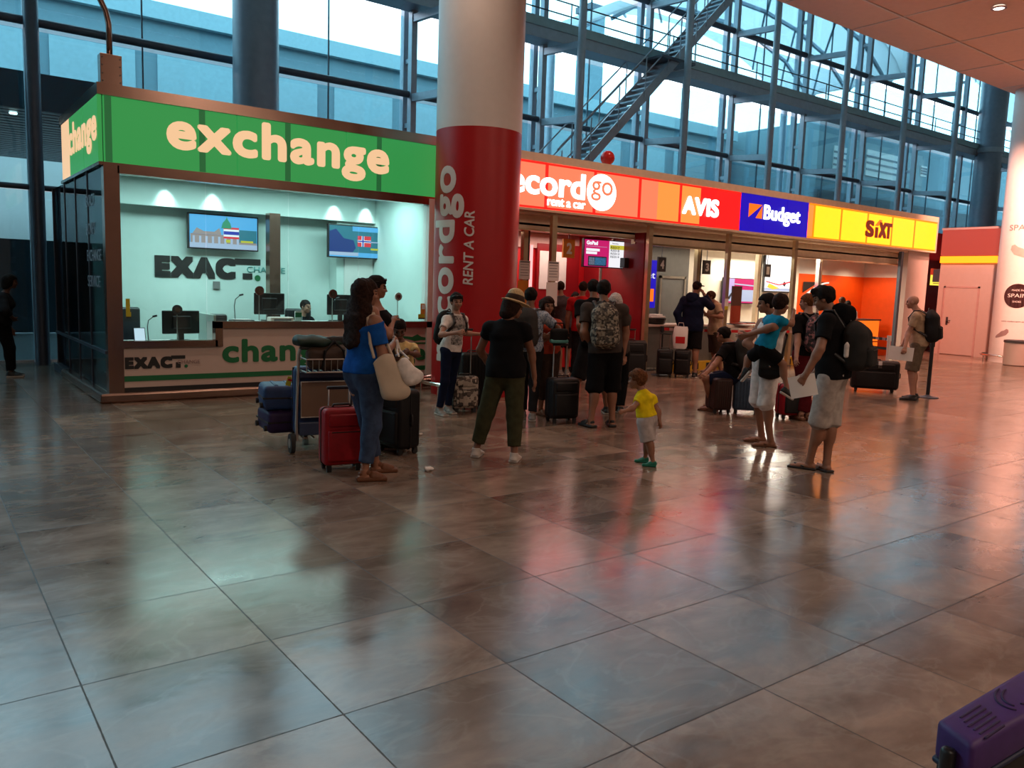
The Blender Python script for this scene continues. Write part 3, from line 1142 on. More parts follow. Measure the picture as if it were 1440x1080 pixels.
obj('holder', rbox(NB(), (0, 0, .05), (.12, .06, .10), .008, 2), 'kiosk_glass', bc)
obj('leaflets', box(NB(), -.05, .05, -.01, .01, .02, .17), 'white_paint', bc)
obj('green_cover', box(NB(), -.05, .05, -.014, -.011, .08, .15), 'letter_green', bc)
mat('speaker_red', (.16, .03, .02), .5)
for x, z, lab, m in ((2.93, 1.19, 'round grille intercom disc on a thin stalk before the left monitor', 'dark_grey'), (4.05, 1.47, 'round reddish intercom disc left of the middle monitor', 'speaker_red'),
                     (5.17, 1.45, 'round reddish intercom disc before the right monitor', 'speaker_red'), (6.28, 1.43, 'round white intercom disc by the reflected white panel', 'white_paint')):
    z0 = .742 if x < 3.3 else 1.012
    t = thing('intercom', lab, 'intercom', (x, 11.40, z0))
    obj('disc', disc(NB(), (0, 0, z - z0), (0, -1, 0), .065, .02, 28), m, t)
    obj('grille', disc(NB(), (0, -.02, z - z0), (0, -1, 0), .035, .006, 20), 'bronze', t)
    obj('stalk', bar(NB(), (0, .01, 0), (0, .01, z - z0 - .06), .007, seg=8), 'brushed_steel', t)
mat('notice_orange', (.70, .25, .02), .6)
mat('notice_yellow', (.55, .50, .02), .6)
for x, z, lab in ((6.62, 1.10, 'orange and yellow notice stuck low on the right window pane'), (2.27, 1.10, 'yellow notice half hidden at the left edge of the window')):
    t = thing('notice', lab, 'sticker', (x, KY - .012, z))
    obj('upper_sheet', box(NB(), 0, .09 if x > 3 else .05, -.003, 0, .06, .23), 'notice_orange' if x > 3 else 'notice_yellow', t)
    obj('lower_sheet', box(NB(), -.04 if x > 3 else 0, .10 if x > 3 else .06, -.004, 0, -.02, .06), 'notice_yellow', t)
    obj('printed_bar', box(NB(), -.04 if x > 3 else 0, .10 if x > 3 else .06, -.006, -.003, -.02, .0), 'letter_black', t)
    if x > 3:
        obj('white_square', box(NB(), .02, .075, -.006, -.003, .14, .21), 'paper', t)


# two wall screens: a palace with the Thai flag, a fjord with the Norwegian flag
emat('tv_sky', (.10, .42, .80), 1.0)
emat('tv_pale', (.50, .58, .80), .8)
emat('tv_stone', (.42, .33, .33), .8)
emat('tv_green', (.03, .30, .16), .9)
emat('tv_red', (.75, .03, .05), 1.0)
emat('tv_white', (.9, .9, .95), 1.0)
emat('tv_blue', (.02, .04, .40), 1.0)
emat('tv_deep', (.012, .04, .22), .9)
emat('tv_teal', (.03, .20, .28), .9)
emat('tv_yellow', (.6, .55, .05), .9)
emat('tv_magenta', (.52, .012, .13), 1.1)
emat('tv_dark', (.02, .02, .03), .6)


def screen(x0, z0, w, h, y, label, rects, polys=(), name='wall_screen'):
    t = thing(name, label, 'screen', (x0, y, z0))
    obj('casing', rbox(NB(), (w / 2, .03, h / 2), (w + .03, .05, h + .03), .008, 2), 'black_plastic', t)
    lay = 0
    for q, (a, c, d, e, m) in enumerate(rects):
        obj('picture' if q == 0 else 'picture_detail', box(NB(), a * w, d * w, -.004 - .002 * lay, .0, c * h, e * h), m, t)
        lay += 1
    for pts, m in polys:
        bb = NB()
        lo = [bb.verts.new((a * w, -.004 - .002 * lay, c * h)) for a, c in pts]
        bb.faces.new(lo)
        obj('picture_detail', bb, m, t)
        lay += 1
    return t


r = [(.01, .01, .99, .99, 'tv_sky'), (.01, .01, .99, .16, 'tv_pale'), (.02, .16, .98, .42, 'tv_stone'), (.72, .22, .98, .60, 'tv_teal')]
r += [(.05 + .09 * i, .16, .08 + .09 * i, .36, 'tv_pale') for i in range(8)]
r += [(.49, .32, .71, .66, 'tv_red'), (.49, .38, .71, .60, 'tv_white'), (.49, .44, .71, .54, 'tv_blue'), (.52, .20, .58, .29, 'tv_yellow'), (.74, .22, .92, .28, 'tv_yellow')]
screen(3.645, 2.095, 1.10, .53, 13.42, 'wall screen showing a palace and a red white and blue flag', r,
       [([(.45, .62), (.47, .78), (.52, .90), (.53, .98), (.54, .90), (.58, .78), (.60, .62)], 'tv_green'), ([(.04, .42), (.10, .60), (.2, .50), (.35, .50), (.42, .62), (.45, .42)], 'tv_stone')])
r = [(.01, .01, .99, .99, 'tv_teal'), (.01, .01, .99, .16, 'tv_sky'), (.01, .05, .50, .16, 'tv_pale'), (.40, .84, .95, .99, 'tv_sky'),
     (.49, .36, .72, .70, 'tv_red'), (.49, .49, .72, .57, 'tv_white'), (.555, .36, .60, .70, 'tv_white'), (.49, .51, .72, .55, 'tv_blue'), (.567, .36, .588, .70, 'tv_blue'), (.72, .26, .90, .32, 'tv_yellow'), (.72, .5, .9, .53, 'tv_pale')]
screen(5.87, 2.06, 1.10, .54, 13.12, 'wall screen showing a blue fjord and a red flag with blue cross', r[:1], name='wall_screen')
t = bpy.data.objects['wall_screen.001']
for q, (a, c, d, e, m) in enumerate(r[1:]):
    obj('picture_detail', box(NB(), a * 1.1, d * 1.1, -.008 - .002 * q, 0, c * .54, e * .54), m, t)
bb = NB()
bb.faces.new([bb.verts.new((a * 1.1, -.007, c * .54)) for a, c in ((.01, .16), (.01, .80), (.12, .88), (.25, .60), (.42, .55), (.46, .30), (.40, .16))])
obj('picture_detail', bb, 'tv_deep', t)
so = thing('wall_socket', 'small grey socket box on the kiosk wall below the lettering', 'socket', (4.06, 13.585, 1.45))
obj('plate', box(NB(), 0, .11, -.015, 0, 0, .12), 'mid_grey', so)

# ---------------------------------------------------------------- rental booths
BY = 13.2
struct('wall_booth_red', box(NB(), 6.95, 11.85, BY, BY + .1, 0, 2.8), 'record_red')
struct('wall_booth_grey', box(NB(), 11.85, 15.2, BY, BY + .1, 0, 2.8), 'wall_grey')
struct('wall_booth_white', box(NB(), 15.2, 19.72, BY, BY + .1, 0, 2.8), 'warm_white')
struct('wall_booth_orange', box(NB(), 19.72, 25.4, BY, BY + .1, 0, 2.27), 'booth_orange')
struct('wall_booth_band', box(NB(), 19.72, 25.4, BY, BY + .1, 2.27, 2.8), 'white_paint')
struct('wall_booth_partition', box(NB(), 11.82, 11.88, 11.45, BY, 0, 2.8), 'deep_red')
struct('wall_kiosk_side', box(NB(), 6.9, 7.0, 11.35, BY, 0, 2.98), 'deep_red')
struct('wall_booth_end', box(NB(), 22.05, 23.2, 11.40, 11.55, 0, 2.98), 'panel_cream')
struct('wall_booth_end_return', box(NB(), 23.1, 23.2, 11.55, BY + .1, 0, 2.98), 'panel_cream')
struct('wall_booth_end_inner', box(NB(), 23.03, 23.09, 11.56, BY, 0, 2.27), 'booth_orange')
struct('wall_booth_end_band', box(NB(), 23.03, 23.09, 11.56, BY, 2.27, 2.75), 'white_paint')
struct('ceiling_booth', box(NB(), 6.95, 23.2, 11.72, BY, 2.76, 2.80), 'warm_white')
struct('ceiling_booth_roof', box(NB(), 6.95, 23.2, 11.72, BY + .1, 3.8, 3.85), 'dark_grey')
struct('wall_booth_rear', box(NB(), 6.95, 23.2, BY, BY + .1, 2.8, 3.8), 'dark_grey')
# brass header and its soffit
hd = thing('shutter_header', 'long brass coloured shutter header above the rental counters', 'header', (0, 0, 0))
obj('soffit', box(NB(), 6.98, 23.1, 11.42, 11.80, 2.93, 2.97), 'cream_metal', hd)
obj('header_rail', box(box(NB(), 6.98, 11.8, 11.72, 11.80, 2.67, 2.93), 11.8, 22.1, 11.72, 11.80, 2.58, 2.93), 'cream_metal', hd)
obj('lower_lip', box(box(NB(), 6.98, 11.8, 11.69, 11.72, 2.67, 2.70), 11.8, 22.1, 11.69, 11.72, 2.58, 2.62), 'brass', hd)
POSTX = (9.38, 11.85, 14.29, 16.72)
for x in POSTX + (21.55,):
    p = thing('door_post', 'square steel post of the rental front, standing right under the signs' if x < 21 else 'dark steel post at the right end of the orange booth', 'post', (x, 11.34, 0), group='front posts under the rental signs' if x < 21 else None)
    obj('shaft', box(NB(), -.055, .055, -.04, .04, 0, 2.93), 'brass' if x < 21 else 'steel_dark', p)
    obj('foot_plate', box(NB(), -.08, .08, -.06, .06, 0, .02), 'chrome', p)
for x, lab in ((9.38, 'inner brass post of the red booth'), (14.29, 'inner brass post between number signs four and three'), (16.5, 'inner white post beside the bright poster screen'), (19.05, 'inner silver post in front of the orange wall')):
    p = thing('door_post', lab, 'post', (x, 12.18, 0))
    obj('shaft', box(NB(), -.05, .05, -.05, .05, 0, 2.755), 'chrome' if x > 19 else ('cream_metal' if x > 16 else 'brass'), p)
    obj('cover_strip', box(NB(), .05, .09, -.05, .02, 0, 2.755), 'brass' if x > 19 else 'dark_grey', p)

# lights of the booths that can be seen
for x, y, w, lab in ((13.4, 12.45, .5, 'short tube light over the grey booth'), (15.0, 12.5, 1.5, 'long bright tube light over the white booth'), (17.3, 12.5, .35, 'small square light over the white booth')):
    t = thing('tube_light', lab, 'ceiling light', (x, y, 2.70))
    obj('casing', box(NB(), -w / 2 - .02, w / 2 + .02, -.08, .08, .02, .06), 'white_paint', t)
    obj('diffuser', box(NB(), -w / 2, w / 2, -.06, .06, 0, .02), 'lit_white', t)
for x, lab in ((17.9, 'left round downlight over the orange booth'), (18.95, 'right round downlight over the orange booth')):
    t = thing('downlight', lab, 'ceiling light', (x, 12.05, 2.745))
    obj('trim_ring', lathe(NB(), [(.13, .03), (.17, .02), (.17, 0), (.14, 0)], cap=False, seg=28), 'chrome', t)
    obj('lamp_lens', lathe(NB(), [(.14, .012), (.02, .01)], seg=28), 'lit_white', t)

# red booth: wall boards, screen, counter
wb = thing('wall_board', 'dark red display board with a white notice and small lettering in the red booth', 'board', (10.45, 13.15, .2))
obj('board', box(NB(), 0, 1.15, -.03, .02, .2, 2.35), 'deep_red', wb)
obj('white_notice', box(NB(), .06, .78, -.045, -.03, 1.42, 2.2), 'paper', wb)
b = text_bm('record go', .95, .17, depth=.006)
bmesh.ops.translate(b, vec=(.1, -.031, 1.02), verts=b.verts)
obj('lettering', b, 'letter_white', wb)
ls = thing('light_strip', 'bright pink vertical light strip on the red booth wall', 'lamp', (10.28, 13.12, .4))
obj('tube', box(NB(), -.03, .03, -.03, .0, 0, 2.1), emat('strip_pink', (1, .35, .34), 1.6).name, ls)
obj('holder', box(NB(), -.05, .05, 0, .04, 0, 2.1), 'record_red', ls)
bp_ = thing('wall_board', 'pale upper panel strip along the top of the red booth wall', 'board', (9.2, 13.16, 2.45))
obj('board', box(NB(), 0, 2.4, -.02, .02, 0, .3), 'print_pink', bp_)
wc = thing('control_box', 'white twin switch box on the red booth wall', 'switch', (11.35, 13.13, 1.35))
for x in (0, .16):
    obj('box', rbox(NB(), (x, -.02, .0), (.13, .05, .16), .01, 2), 'paper', wc)
obj('paper_note', box(NB(), -.06, .06, -.03, -.02, -.24, -.09), 'paper', wc)
rc = thing('counter', 'red service counter in the red booth', 'counter', (10.3, 12.08, 0))
obj('front', box(NB(), -.6, 1.45, 0, .06, .1, 1.06), 'record_red', rc)
obj('top', box(NB(), -.65, 1.5, -.06, .55, 1.06, 1.10), 'record_red', rc)
obj('kick_plate', box(NB(), -.58, 1.43, .05, .1, 0, .1), 'letter_black', rc)
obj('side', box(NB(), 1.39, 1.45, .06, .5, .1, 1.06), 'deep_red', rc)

gs = thing('queue_screen', 'hanging queue screen, magenta GoPad half and white ticket list half', 'screen', (10.75, 12.02, 2.10))
obj('casing', box(NB(), -.02, 1.36, 0, .06, -.02, .54), 'black_plastic', gs)
obj('picture', box(NB(), 0, .66, -.006, 0, 0, .52), 'tv_magenta', gs)
obj('picture', box(NB(), .66, 1.34, -.006, 0, 0, .52), 'tv_white', gs)


def onscreen(body, x, z, w, h, m, **k):
    bt_ = text_bm(body, w, h, depth=.003, **k)
    bmesh.ops.translate(bt_, vec=(x, -.008, z), verts=bt_.verts)
    obj('screen_lettering', bt_, m, gs)


onscreen('GoPad', .04, .42, .30, .08, 'tv_white', bold=.006)
onscreen('04', 1.10, .365, .14, .07, 'tv_dark', bold=.004)
for i, (a, c) in enumerate((('RE017', ''), ('RE018', '03'), ('RE013', '03'), ('RE014', '01'), ('', '12'), ('', '11'))):
    z = .375 - .062 * i
    if a:
        onscreen(a, .70, z, .24, .045, 'tv_dark')
    if c:
        onscreen(c, 1.14, z, .07, .045, 'tv_dark')
onscreen('Number', .74, .465, .18, .025, 'tv_dark')
onscreen('Table', 1.12, .465, .12, .025, 'tv_dark')
obj('picture_detail', box(NB(), .68, 1.33, -.007, 0, .36, .445), 'tv_yellow', gs)
for x0, x1, z0, z1, m in ((.04, .40, .30, .35, 'tv_white'), (.04, .33, .24, .29, 'tv_white'), (.04, .6, .39, .395, 'tv_pale'), (.10, .60, .01, .20, 'tv_dark'), (.12, .27, .03, .18, 'tv_pale'), (.28, .58, .03, .18, 'tv_sky')):
    obj('picture_detail', box(NB(), x0, x1, -.008, 0, z0, z1), m, gs)
b = NB()
bar(b, (.55, .1, -.9), (.55, .1, .5), .03, seg=10)
bar(b, (.85, .1, .5), (.85, .1, .9), .02, seg=10)
obj('hanger', b, 'brushed_steel', gs, True, 40)
cbx = thing('camera_box', 'little black box fixed beside the queue screen on the dark red partition', 'box', (11.80, 11.9, 2.2))
obj('box', rbox(NB(), (-.06, 0, 0), (.12, .14, .2), .01, 2), 'black_plastic', cbx)
obj('bracket', box(NB(), 0, .02, -.03, .03, -.05, .05), 'steel_dark', cbx)

for body, x, z, m, tm, lab in (('2', 10.26, 2.24, 'notice_orange', 'paper', 'orange hanging sign with number two'), ('4', 12.93, 2.07, 'dark_grey', 'paper', 'dark hanging sign with number four'),
                               ('3', 14.40, 2.07, 'dark_grey', 'paper', 'dark hanging sign with number three'), ('1', 16.64, 2.08, 'dark_grey', 'paper', 'dark hanging sign with number one')):
    t = thing('number_sign', lab + ' above the counters', 'sign', (x, 12.1, z))
    w, h = (.29, .36) if body == '2' else (.24, .31)
    obj('plate', box(NB(), 0, w, -.02, .02, 0, h), m, t)
    bt = text_bm(body, w * .48, h * .6, bold=.012, depth=.004)
    bmesh.ops.translate(bt, vec=(w * .26, -.021, h * .2), verts=bt.verts)
    obj('number', bt, tm, t)
    obj('hanger', bar(NB(), (w / 2, 0, h), (w / 2, 0, 2.762 - z), .008, seg=8), 'steel_dark', t)

# papers taped to the front posts
for x, y, z, lab in ((9.38, 11.299, 1.72, 'two white notices taped to the front post of the red booth'), (9.36, 12.127, 1.74, 'white notice with an orange sheet below it, behind the red column')):
    t = thing('notice', lab, 'notice', (x, y, z))
    s = obj('sheet', box(NB(), -.13, .13, -.004, 0, .05, .40), 'paper', t)
    b = NB()
    for k in range(5):
        box(b, -.10, .10 - .02 * (k % 2), -.006, -.004, .12 + .05 * k, .13 + .05 * k)
    box(b, -.11, .11, -.006, -.004, .36, .39)
    obj('print', b, 'mid_grey', s)
    obj('sheet', box(NB(), -.15, .11, -.004, 0, -.40, .03), 'paper' if y < 12 else 'notice_orange', t)
gn = thing('notice', 'green and white sticker on the post before the wall television', 'sticker', (14.29, 11.299, 1.30))
obj('sheet', box(NB(), -.06, .06, -.004, 0, 0, .24), 'paper', gn)
obj('green_band', box(NB(), -.06, .06, -.006, -.004, 0, .08), 'notice_yellow', gn)

# grey and white booth
bs = thing('wall_sign', 'blue upright sign ending in et with an orange square', 'sign', (13.10, 12.6, 1.28))
obj('plate', box(NB(), -.62, .32, -.02, .03, 0, 1.05), 'sign_blue', bs)
obj('stand_pole', box(NB(), -.2, -.14, .03, .08, -1.28, .9), 'steel_dark', bs)
b = text_bm('Budget', .86, .2, depth=.004)
bmesh.ops.translate(b, vec=(-.58, -.022, .60), verts=b.verts)
obj('lettering', b, 'tv_white', bs)
obj('square_mark', box(NB(), .02, .26, -.026, -.02, .14, .42), 'sign_iconorange', bs)
dr = setp(bpy.data.objects.new('door_1', None), kind='structure')
COL.objects.link(dr)
dr.location = (14.15, BY - .02, 0)
obj('leaf', box(NB(), .06, .84, -.03, .0, 0, 1.95), 'mid_grey', dr)
b = NB()
box(b, 0, .06, -.05, 0, 0, 2.02)
box(b, .84, .90, -.05, 0, 0, 2.02)
box(b, 0, .90, -.05, 0, 1.96, 2.02)
obj('frame', b, 'brushed_steel', dr)
obj('handle', bar(NB(), (.14, -.07, 1.0), (.26, -.07, 1.0), .012, seg=8), 'chrome', dr)
gc = thing('counter', 'grey counter with a pale top at the grey booth', 'counter', (11.95, 11.55, 0))
obj('front', box(NB(), 0, 2.3, 0, .06, .08, .93), 'counter_grey', gc)
obj('top', box(NB(), -.05, 2.35, -.06, .60, .93, .97), 'panel_cream', gc)
obj('side', box(NB(), 2.24, 2.3, .06, .5, .08, .93), 'counter_grey', gc)
wcn = thing('counter', 'white counter with a green grey front before the white booth', 'counter', (14.4, 11.55, 0))
obj('front', box(NB(), 0, 4.9, 0, .06, .20, .90), 'counter_grey', wcn)
obj('top', box(NB(), -.02, 4.95, -.08, .60, .90, .96), 'warm_white', wcn)
obj('wooden_edge', box(NB(), 1.1, 4.95, -.10, -.08, .88, .96), 'wood', wcn)
mat('hazard_yellow', (.60, .36, .02), .5)
for own, xa, xb in ((gc, .9, 2.4), (wcn, .0, 4.0)):
    yb = obj('yellow_base', box(NB(), xa, xb, -.16, .04, .0, .18), 'hazard_yellow', own)
    for i in range(int((xb - xa) / .45)):
        obj('dark_mark', box(NB(), xa + .1 + i * .45, xa + .3 + i * .45, -.165, -.16, .02, .15), 'letter_black', yb)
tr = thing('paper_tray', 'black tray with white papers on the grey counter', 'tray', (12.55, 11.72, .97))
obj('tray', lathe(NB(), [(.16, 0), (.20, .02), (.24, .13), (.22, .13)], seg=24), 'black_plastic', tr)
obj('papers', rbox(NB(), (-.05, 0, .15), (.42, .26, .04), .01, 2), 'paper', tr)
obj('papers', rbox(NB(), (.03, .02, .19), (.24, .2, .03), .008, 2, Matrix.Rotation(.2, 4, 'Z')), 'paper', tr)
emat('tv_lilac', (.50, .38, .70), 1.0)
r = [(.01, .01, .99, .99, 'tv_pale'), (.01, .55, .99, .99, 'tv_magenta'), (.01, .55, .30, .99, 'tv_lilac'), (.01, .01, .99, .07, 'tv_magenta')]
screen(16.42, 1.42, 1.36, .62, 13.10, 'wall television with a magenta and white picture', r, [([(.10, .15), (.22, .42), (.24, .36), (.18, .15)], 'tv_dark'), ([(.30, .75), (.9, .7), (.9, .75), (.3, .8)], 'tv_pale')], 'wall_television')
emat('poster_glow', (1, 1, 1), 1.25)
r = [(.02, .02, .98, .98, 'poster_glow'), (.02, .03, .98, .10, 'tv_pale')]
screen(18.05, 1.74, 1.28, 1.0, 13.10, 'bright backlit poster screen with a small car picture at its foot', r,
       [([(.10, .12), (.16, .22), (.40, .14), (.52, .10), (.30, .06)], 'notice_orange'), ([(.62, .20), (.68, .30), (.74, .22), (.70, .14)], 'tv_dark'), ([(.05, .28), (.5, .2), (.9, .3), (.9, .26), (.5, .17), (.05, .25)], 'tv_red')], 'poster_screen')
tm = thing('totem', 'narrow upright red and brown totem before the wall television', 'totem', (15.06, 11.64, .965))
mat('totem_red', (.35, .05, .02), .5)
mat('totem_brown', (.12, .06, .045), .4)
obj('lower_panel', box(NB(), -.16, .16, -.02, .02, .0, .42), 'totem_red', tm)
obj('upper_panel', box(NB(), -.16, .16, -.02, .02, .42, .86), 'totem_brown', tm)
obj('foot', box(NB(), -.2, .2, -.1, .1, 0, .02), 'steel_dark', tm)
lec = thing('brochure_ramp', 'sloping red and white leaflet stand on the white counter', 'stand', (14.98, 11.45, 0))
b = NB()
box(b, -.30, .35, -.22, .0, .1, .90)
obj('white_body', b, 'warm_white', lec)
obj('red_side', box(NB(), -.31, .0, -.24, -.22, .1, .80), 'totem_red', lec)
b = rbox(NB(), (.1, -.1, 1.0), (.6, .3, .03), .008, 2, None)
obj('sloped_top', b, 'totem_red', lec)
obj('leaflets', box(NB(), .0, .3, -.2, .02, 1.016, 1.035), 'dark_grey', lec)

# orange booth
ob = thing('counter', 'glowing orange desk in the orange booth', 'desk', (21.62, 12.35, 0))
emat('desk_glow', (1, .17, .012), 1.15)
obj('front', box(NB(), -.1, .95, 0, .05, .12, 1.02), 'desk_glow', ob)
b = box(NB(), -.6, .97, -.04, .55, 1.02, 1.06)
obj('top', b, 'dark_grey', ob)
obj('body', box(NB(), -.58, .93, .05, .5, .0, 1.02), 'deep_red', ob)
obj('dark_line', box(NB(), -.1, .95, -.006, 0, .40, .43), 'deep_red', ob)
mt = thing('desk_monitor', 'small dark monitor lying low on the orange desk', 'monitor', (21.3, 12.5, 1.06))
obj('casing', rbox(NB(), (0, 0, .07), (.34, .12, .1), .02, 2), 'black_plastic', mt)
obj('foot', box(NB(), -.1, .1, -.08, .08, 0, .02), 'black_plastic', mt)
ar = thing('wall_emblem', 'white and black swoosh emblem high on the orange wall', 'emblem', (19.9, 13.19, 1.55))
b = NB()
pts = []
for s in range(13):
    t = s / 12
    pts.append((.02 + 1.25 * t, .10 + .42 * math.sin(t * PI / 2)))
lo = [(x, z - .035 - .05 * (1 - i / 12)) for i, (x, z) in enumerate(pts)]
va = [b.verts.new((x, -.02, z)) for x, z in pts]
vb = [b.verts.new((x, -.02, z)) for x, z in lo]
for i in range(12):
    b.faces.new((va[i], va[i + 1], vb[i + 1], vb[i]))
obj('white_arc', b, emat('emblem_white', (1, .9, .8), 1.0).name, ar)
b = NB()
b.faces.new([b.verts.new((x, -.012, z)) for x, z in ((.02, .20), (.02, .50), (1.1, .52), (.55, .42))])
obj('black_wedge', b, 'letter_black', ar)
pc2 = thing('wall_picture', 'small dark picture below the swoosh on the orange wall', 'picture', (20.05, 13.18, 1.12))
obj('frame', box(NB(), 0, .5, -.03, 0, 0, .32), 'black_plastic', pc2)
obj('print', box(NB(), .03, .47, -.034, -.03, .03, .29), 'print_grey', pc2)

# ---------------------------------------------------------------- far right: box shop with a door, red passage
struct('wall_shop_side', box(NB(), 25.9, 26.0, 10.75, 12.35, 0, 2.82), 'panel_cream')
struct('wall_shop_front', box(NB(), 25.9, 34, 10.65, 10.75, 0, 2.82), 'panel_cream')
struct('wall_shop_roof', box(NB(), 25.9, 34, 10.75, 12.35, 3.85, 3.9), 'dark_grey')
d2 = setp(bpy.data.objects.new('door_2', None), kind='structure')
COL.objects.link(d2)
d2.location = (25.9, 12.12, 0)
obj('leaf', box(NB(), -.02, .0, -.95, 0, .02, 2.06), 'panel_cream', d2)
b = NB()
box(b, -.03, -.0, -1.0, -.95, 0, 2.11)
box(b, -.03, 0, 0, .05, 0, 2.11)
box(b, -.03, 0, -1.0, .05, 2.06, 2.11)
obj('frame', b, 'print_pink', d2)
obj('handle', bar(NB(), (-.07, -.12, 1.05), (-.07, -.25, 1.05), .014, seg=8), 'dark_grey', d2)
obj('lock_plate', box(NB(), -.03, -.02, -.16, -.10, .92, 1.16), 'dark_grey', d2)
ff = thing('shop_fascia', 'red lit fascia with an orange light line above the white door', 'sign', (25.88, 12.35, 2.82))
obj('red_panel', box(NB(), -.04, .1, -1.65, 0, .22, 1.0), emat('fascia_red', (.62, .075, .048), .8).name, ff)
obj('orange_line', box(NB(), -.05, .1, -1.65, 0, .0, .20), emat('fascia_orange', (1, .22, .008), 3.0).name, ff)
obj('cap', box(NB(), -.06, .12, -1.68, .02, 1.0, 1.06), 'print_pink', ff)
struct('wall_passage_red', box(NB(), 23.25, 36.0, 13.45, 13.55, 0, 3.9), 'deep_red')
ys = thing('lit_sign', 'small yellow lit sign in the red passage left of the white door', 'sign', (26.22, 12.60, 2.13))
obj('light_panel', box(NB(), -.32, .32, -.03, .03, 0, .32), emat('passage_yellow', (.95, .75, .08), 1.2).name, ys)
obj('red_header', box(NB(), -.33, .33, -.04, .04, .32, .52), 'totem_red', ys)
b = NB()
for k in range(4):
    box(b, -.25, .25, -.036, -.03, .05 + k * .06, .07 + k * .06)
obj('print', b, 'notice_orange', ys)
obj('bracket', box(NB(), -.3, -.2, -.35, -.03, .1, .5), 'steel_dark', ys)
# ---------------------------------------------------------------- smooth surfaces from distance fields (people, bags, shoes)
def V3(*a):
    return np.array(a if len(a) > 1 else a[0], dtype=np.float64)


def un(v):
    v = np.asarray(v, float)
    return v / (np.linalg.norm(v) + 1e-12)


def cone(a, b, ra, rb, cut=None):
    a, b = V3(a), V3(b)
    d = b - a
    dd = d @ d + 1e-12

    def f(X, Y, Z):
        x, y, z = X - a[0], Y - a[1], Z - a[2]
        h = np.clip((x * d[0] + y * d[1] + z * d[2]) / dd, 0, 1)
        r = np.sqrt((x - d[0] * h) ** 2 + (y - d[1] * h) ** 2 + (z - d[2] * h) ** 2) - (ra + (rb - ra) * h)
        if cut is not None:
            p, n = cut
            r = np.maximum(r, (X - p[0]) * n[0] + (Y - p[1]) * n[1] + (Z - p[2]) * n[2])
        return r
    m = max(ra, rb)
    return f, np.minimum(a, b) - m, np.maximum(a, b) + m


def ell(c, r, Mx=None):
    c, r = V3(c), V3(r)
    Mx = np.eye(3) if Mx is None else np.asarray(Mx)

    def f(X, Y, Z):
        x, y, z = X - c[0], Y - c[1], Z - c[2]
        q = [Mx[i][0] * x + Mx[i][1] * y + Mx[i][2] * z for i in range(3)]
        k0 = np.sqrt(sum((q[i] / r[i]) ** 2 for i in range(3)))
        k1 = np.sqrt(sum((q[i] / r[i] ** 2) ** 2 for i in range(3))) + 1e-9
        return k0 * (k0 - 1) / k1
    e = np.sqrt(((Mx * r[:, None]) ** 2).sum(0))
    return f, c - e, c + e


def tub(a, b, ra, rb, U, cut=None):
    """Tapered tube of elliptical section; U is the direction of the first radius."""
    a, b = V3(a), V3(b)
    L = np.linalg.norm(b - a)
    w = (b - a) / L
    u = un(U - w * (U @ w))
    v = np.cross(w, u)
    m = min(*ra, *rb)

    def f(X, Y, Z):
        x, y, z = X - a[0], Y - a[1], Z - a[2]
        qw = x * w[0] + y * w[1] + z * w[2]
        qu = x * u[0] + y * u[1] + z * u[2]
        qv = x * v[0] + y * v[1] + z * v[2]
        t = np.clip(qw / L, 0, 1)
        e = (qw - t * L) / m
        ru = ra[0] + (rb[0] - ra[0]) * t
        rv = ra[1] + (rb[1] - ra[1]) * t
        k0 = np.sqrt((qu / ru) ** 2 + (qv / rv) ** 2 + e ** 2)
        k1 = np.sqrt((qu / ru ** 2) ** 2 + (qv / rv ** 2) ** 2 + (e / m) ** 2) + 1e-9
        r = k0 * (k0 - 1) / k1
        if cut is not None:
            p, n = cut
            r = np.maximum(r, (X - p[0]) * n[0] + (Y - p[1]) * n[1] + (Z - p[2]) * n[2])
        return r
    mm = max(*ra, *rb)
    return f, np.minimum(a, b) - mm, np.maximum(a, b) + mm


def bx(c, h, r, Mx=None):
    c, h = V3(c), V3(h)
    Mx = np.eye(3) if Mx is None else np.asarray(Mx)

    def f(X, Y, Z):
        x, y, z = X - c[0], Y - c[1], Z - c[2]
        q = [np.abs(Mx[i][0] * x + Mx[i][1] * y + Mx[i][2] * z) - (h[i] - r) for i in range(3)]
        return np.sqrt(sum(np.maximum(k, 0) ** 2 for k in q)) + np.minimum(np.maximum(np.maximum(q[0], q[1]), q[2]), 0) - r
    e = np.abs(Mx.T) @ h
    return f, c - e, c + e


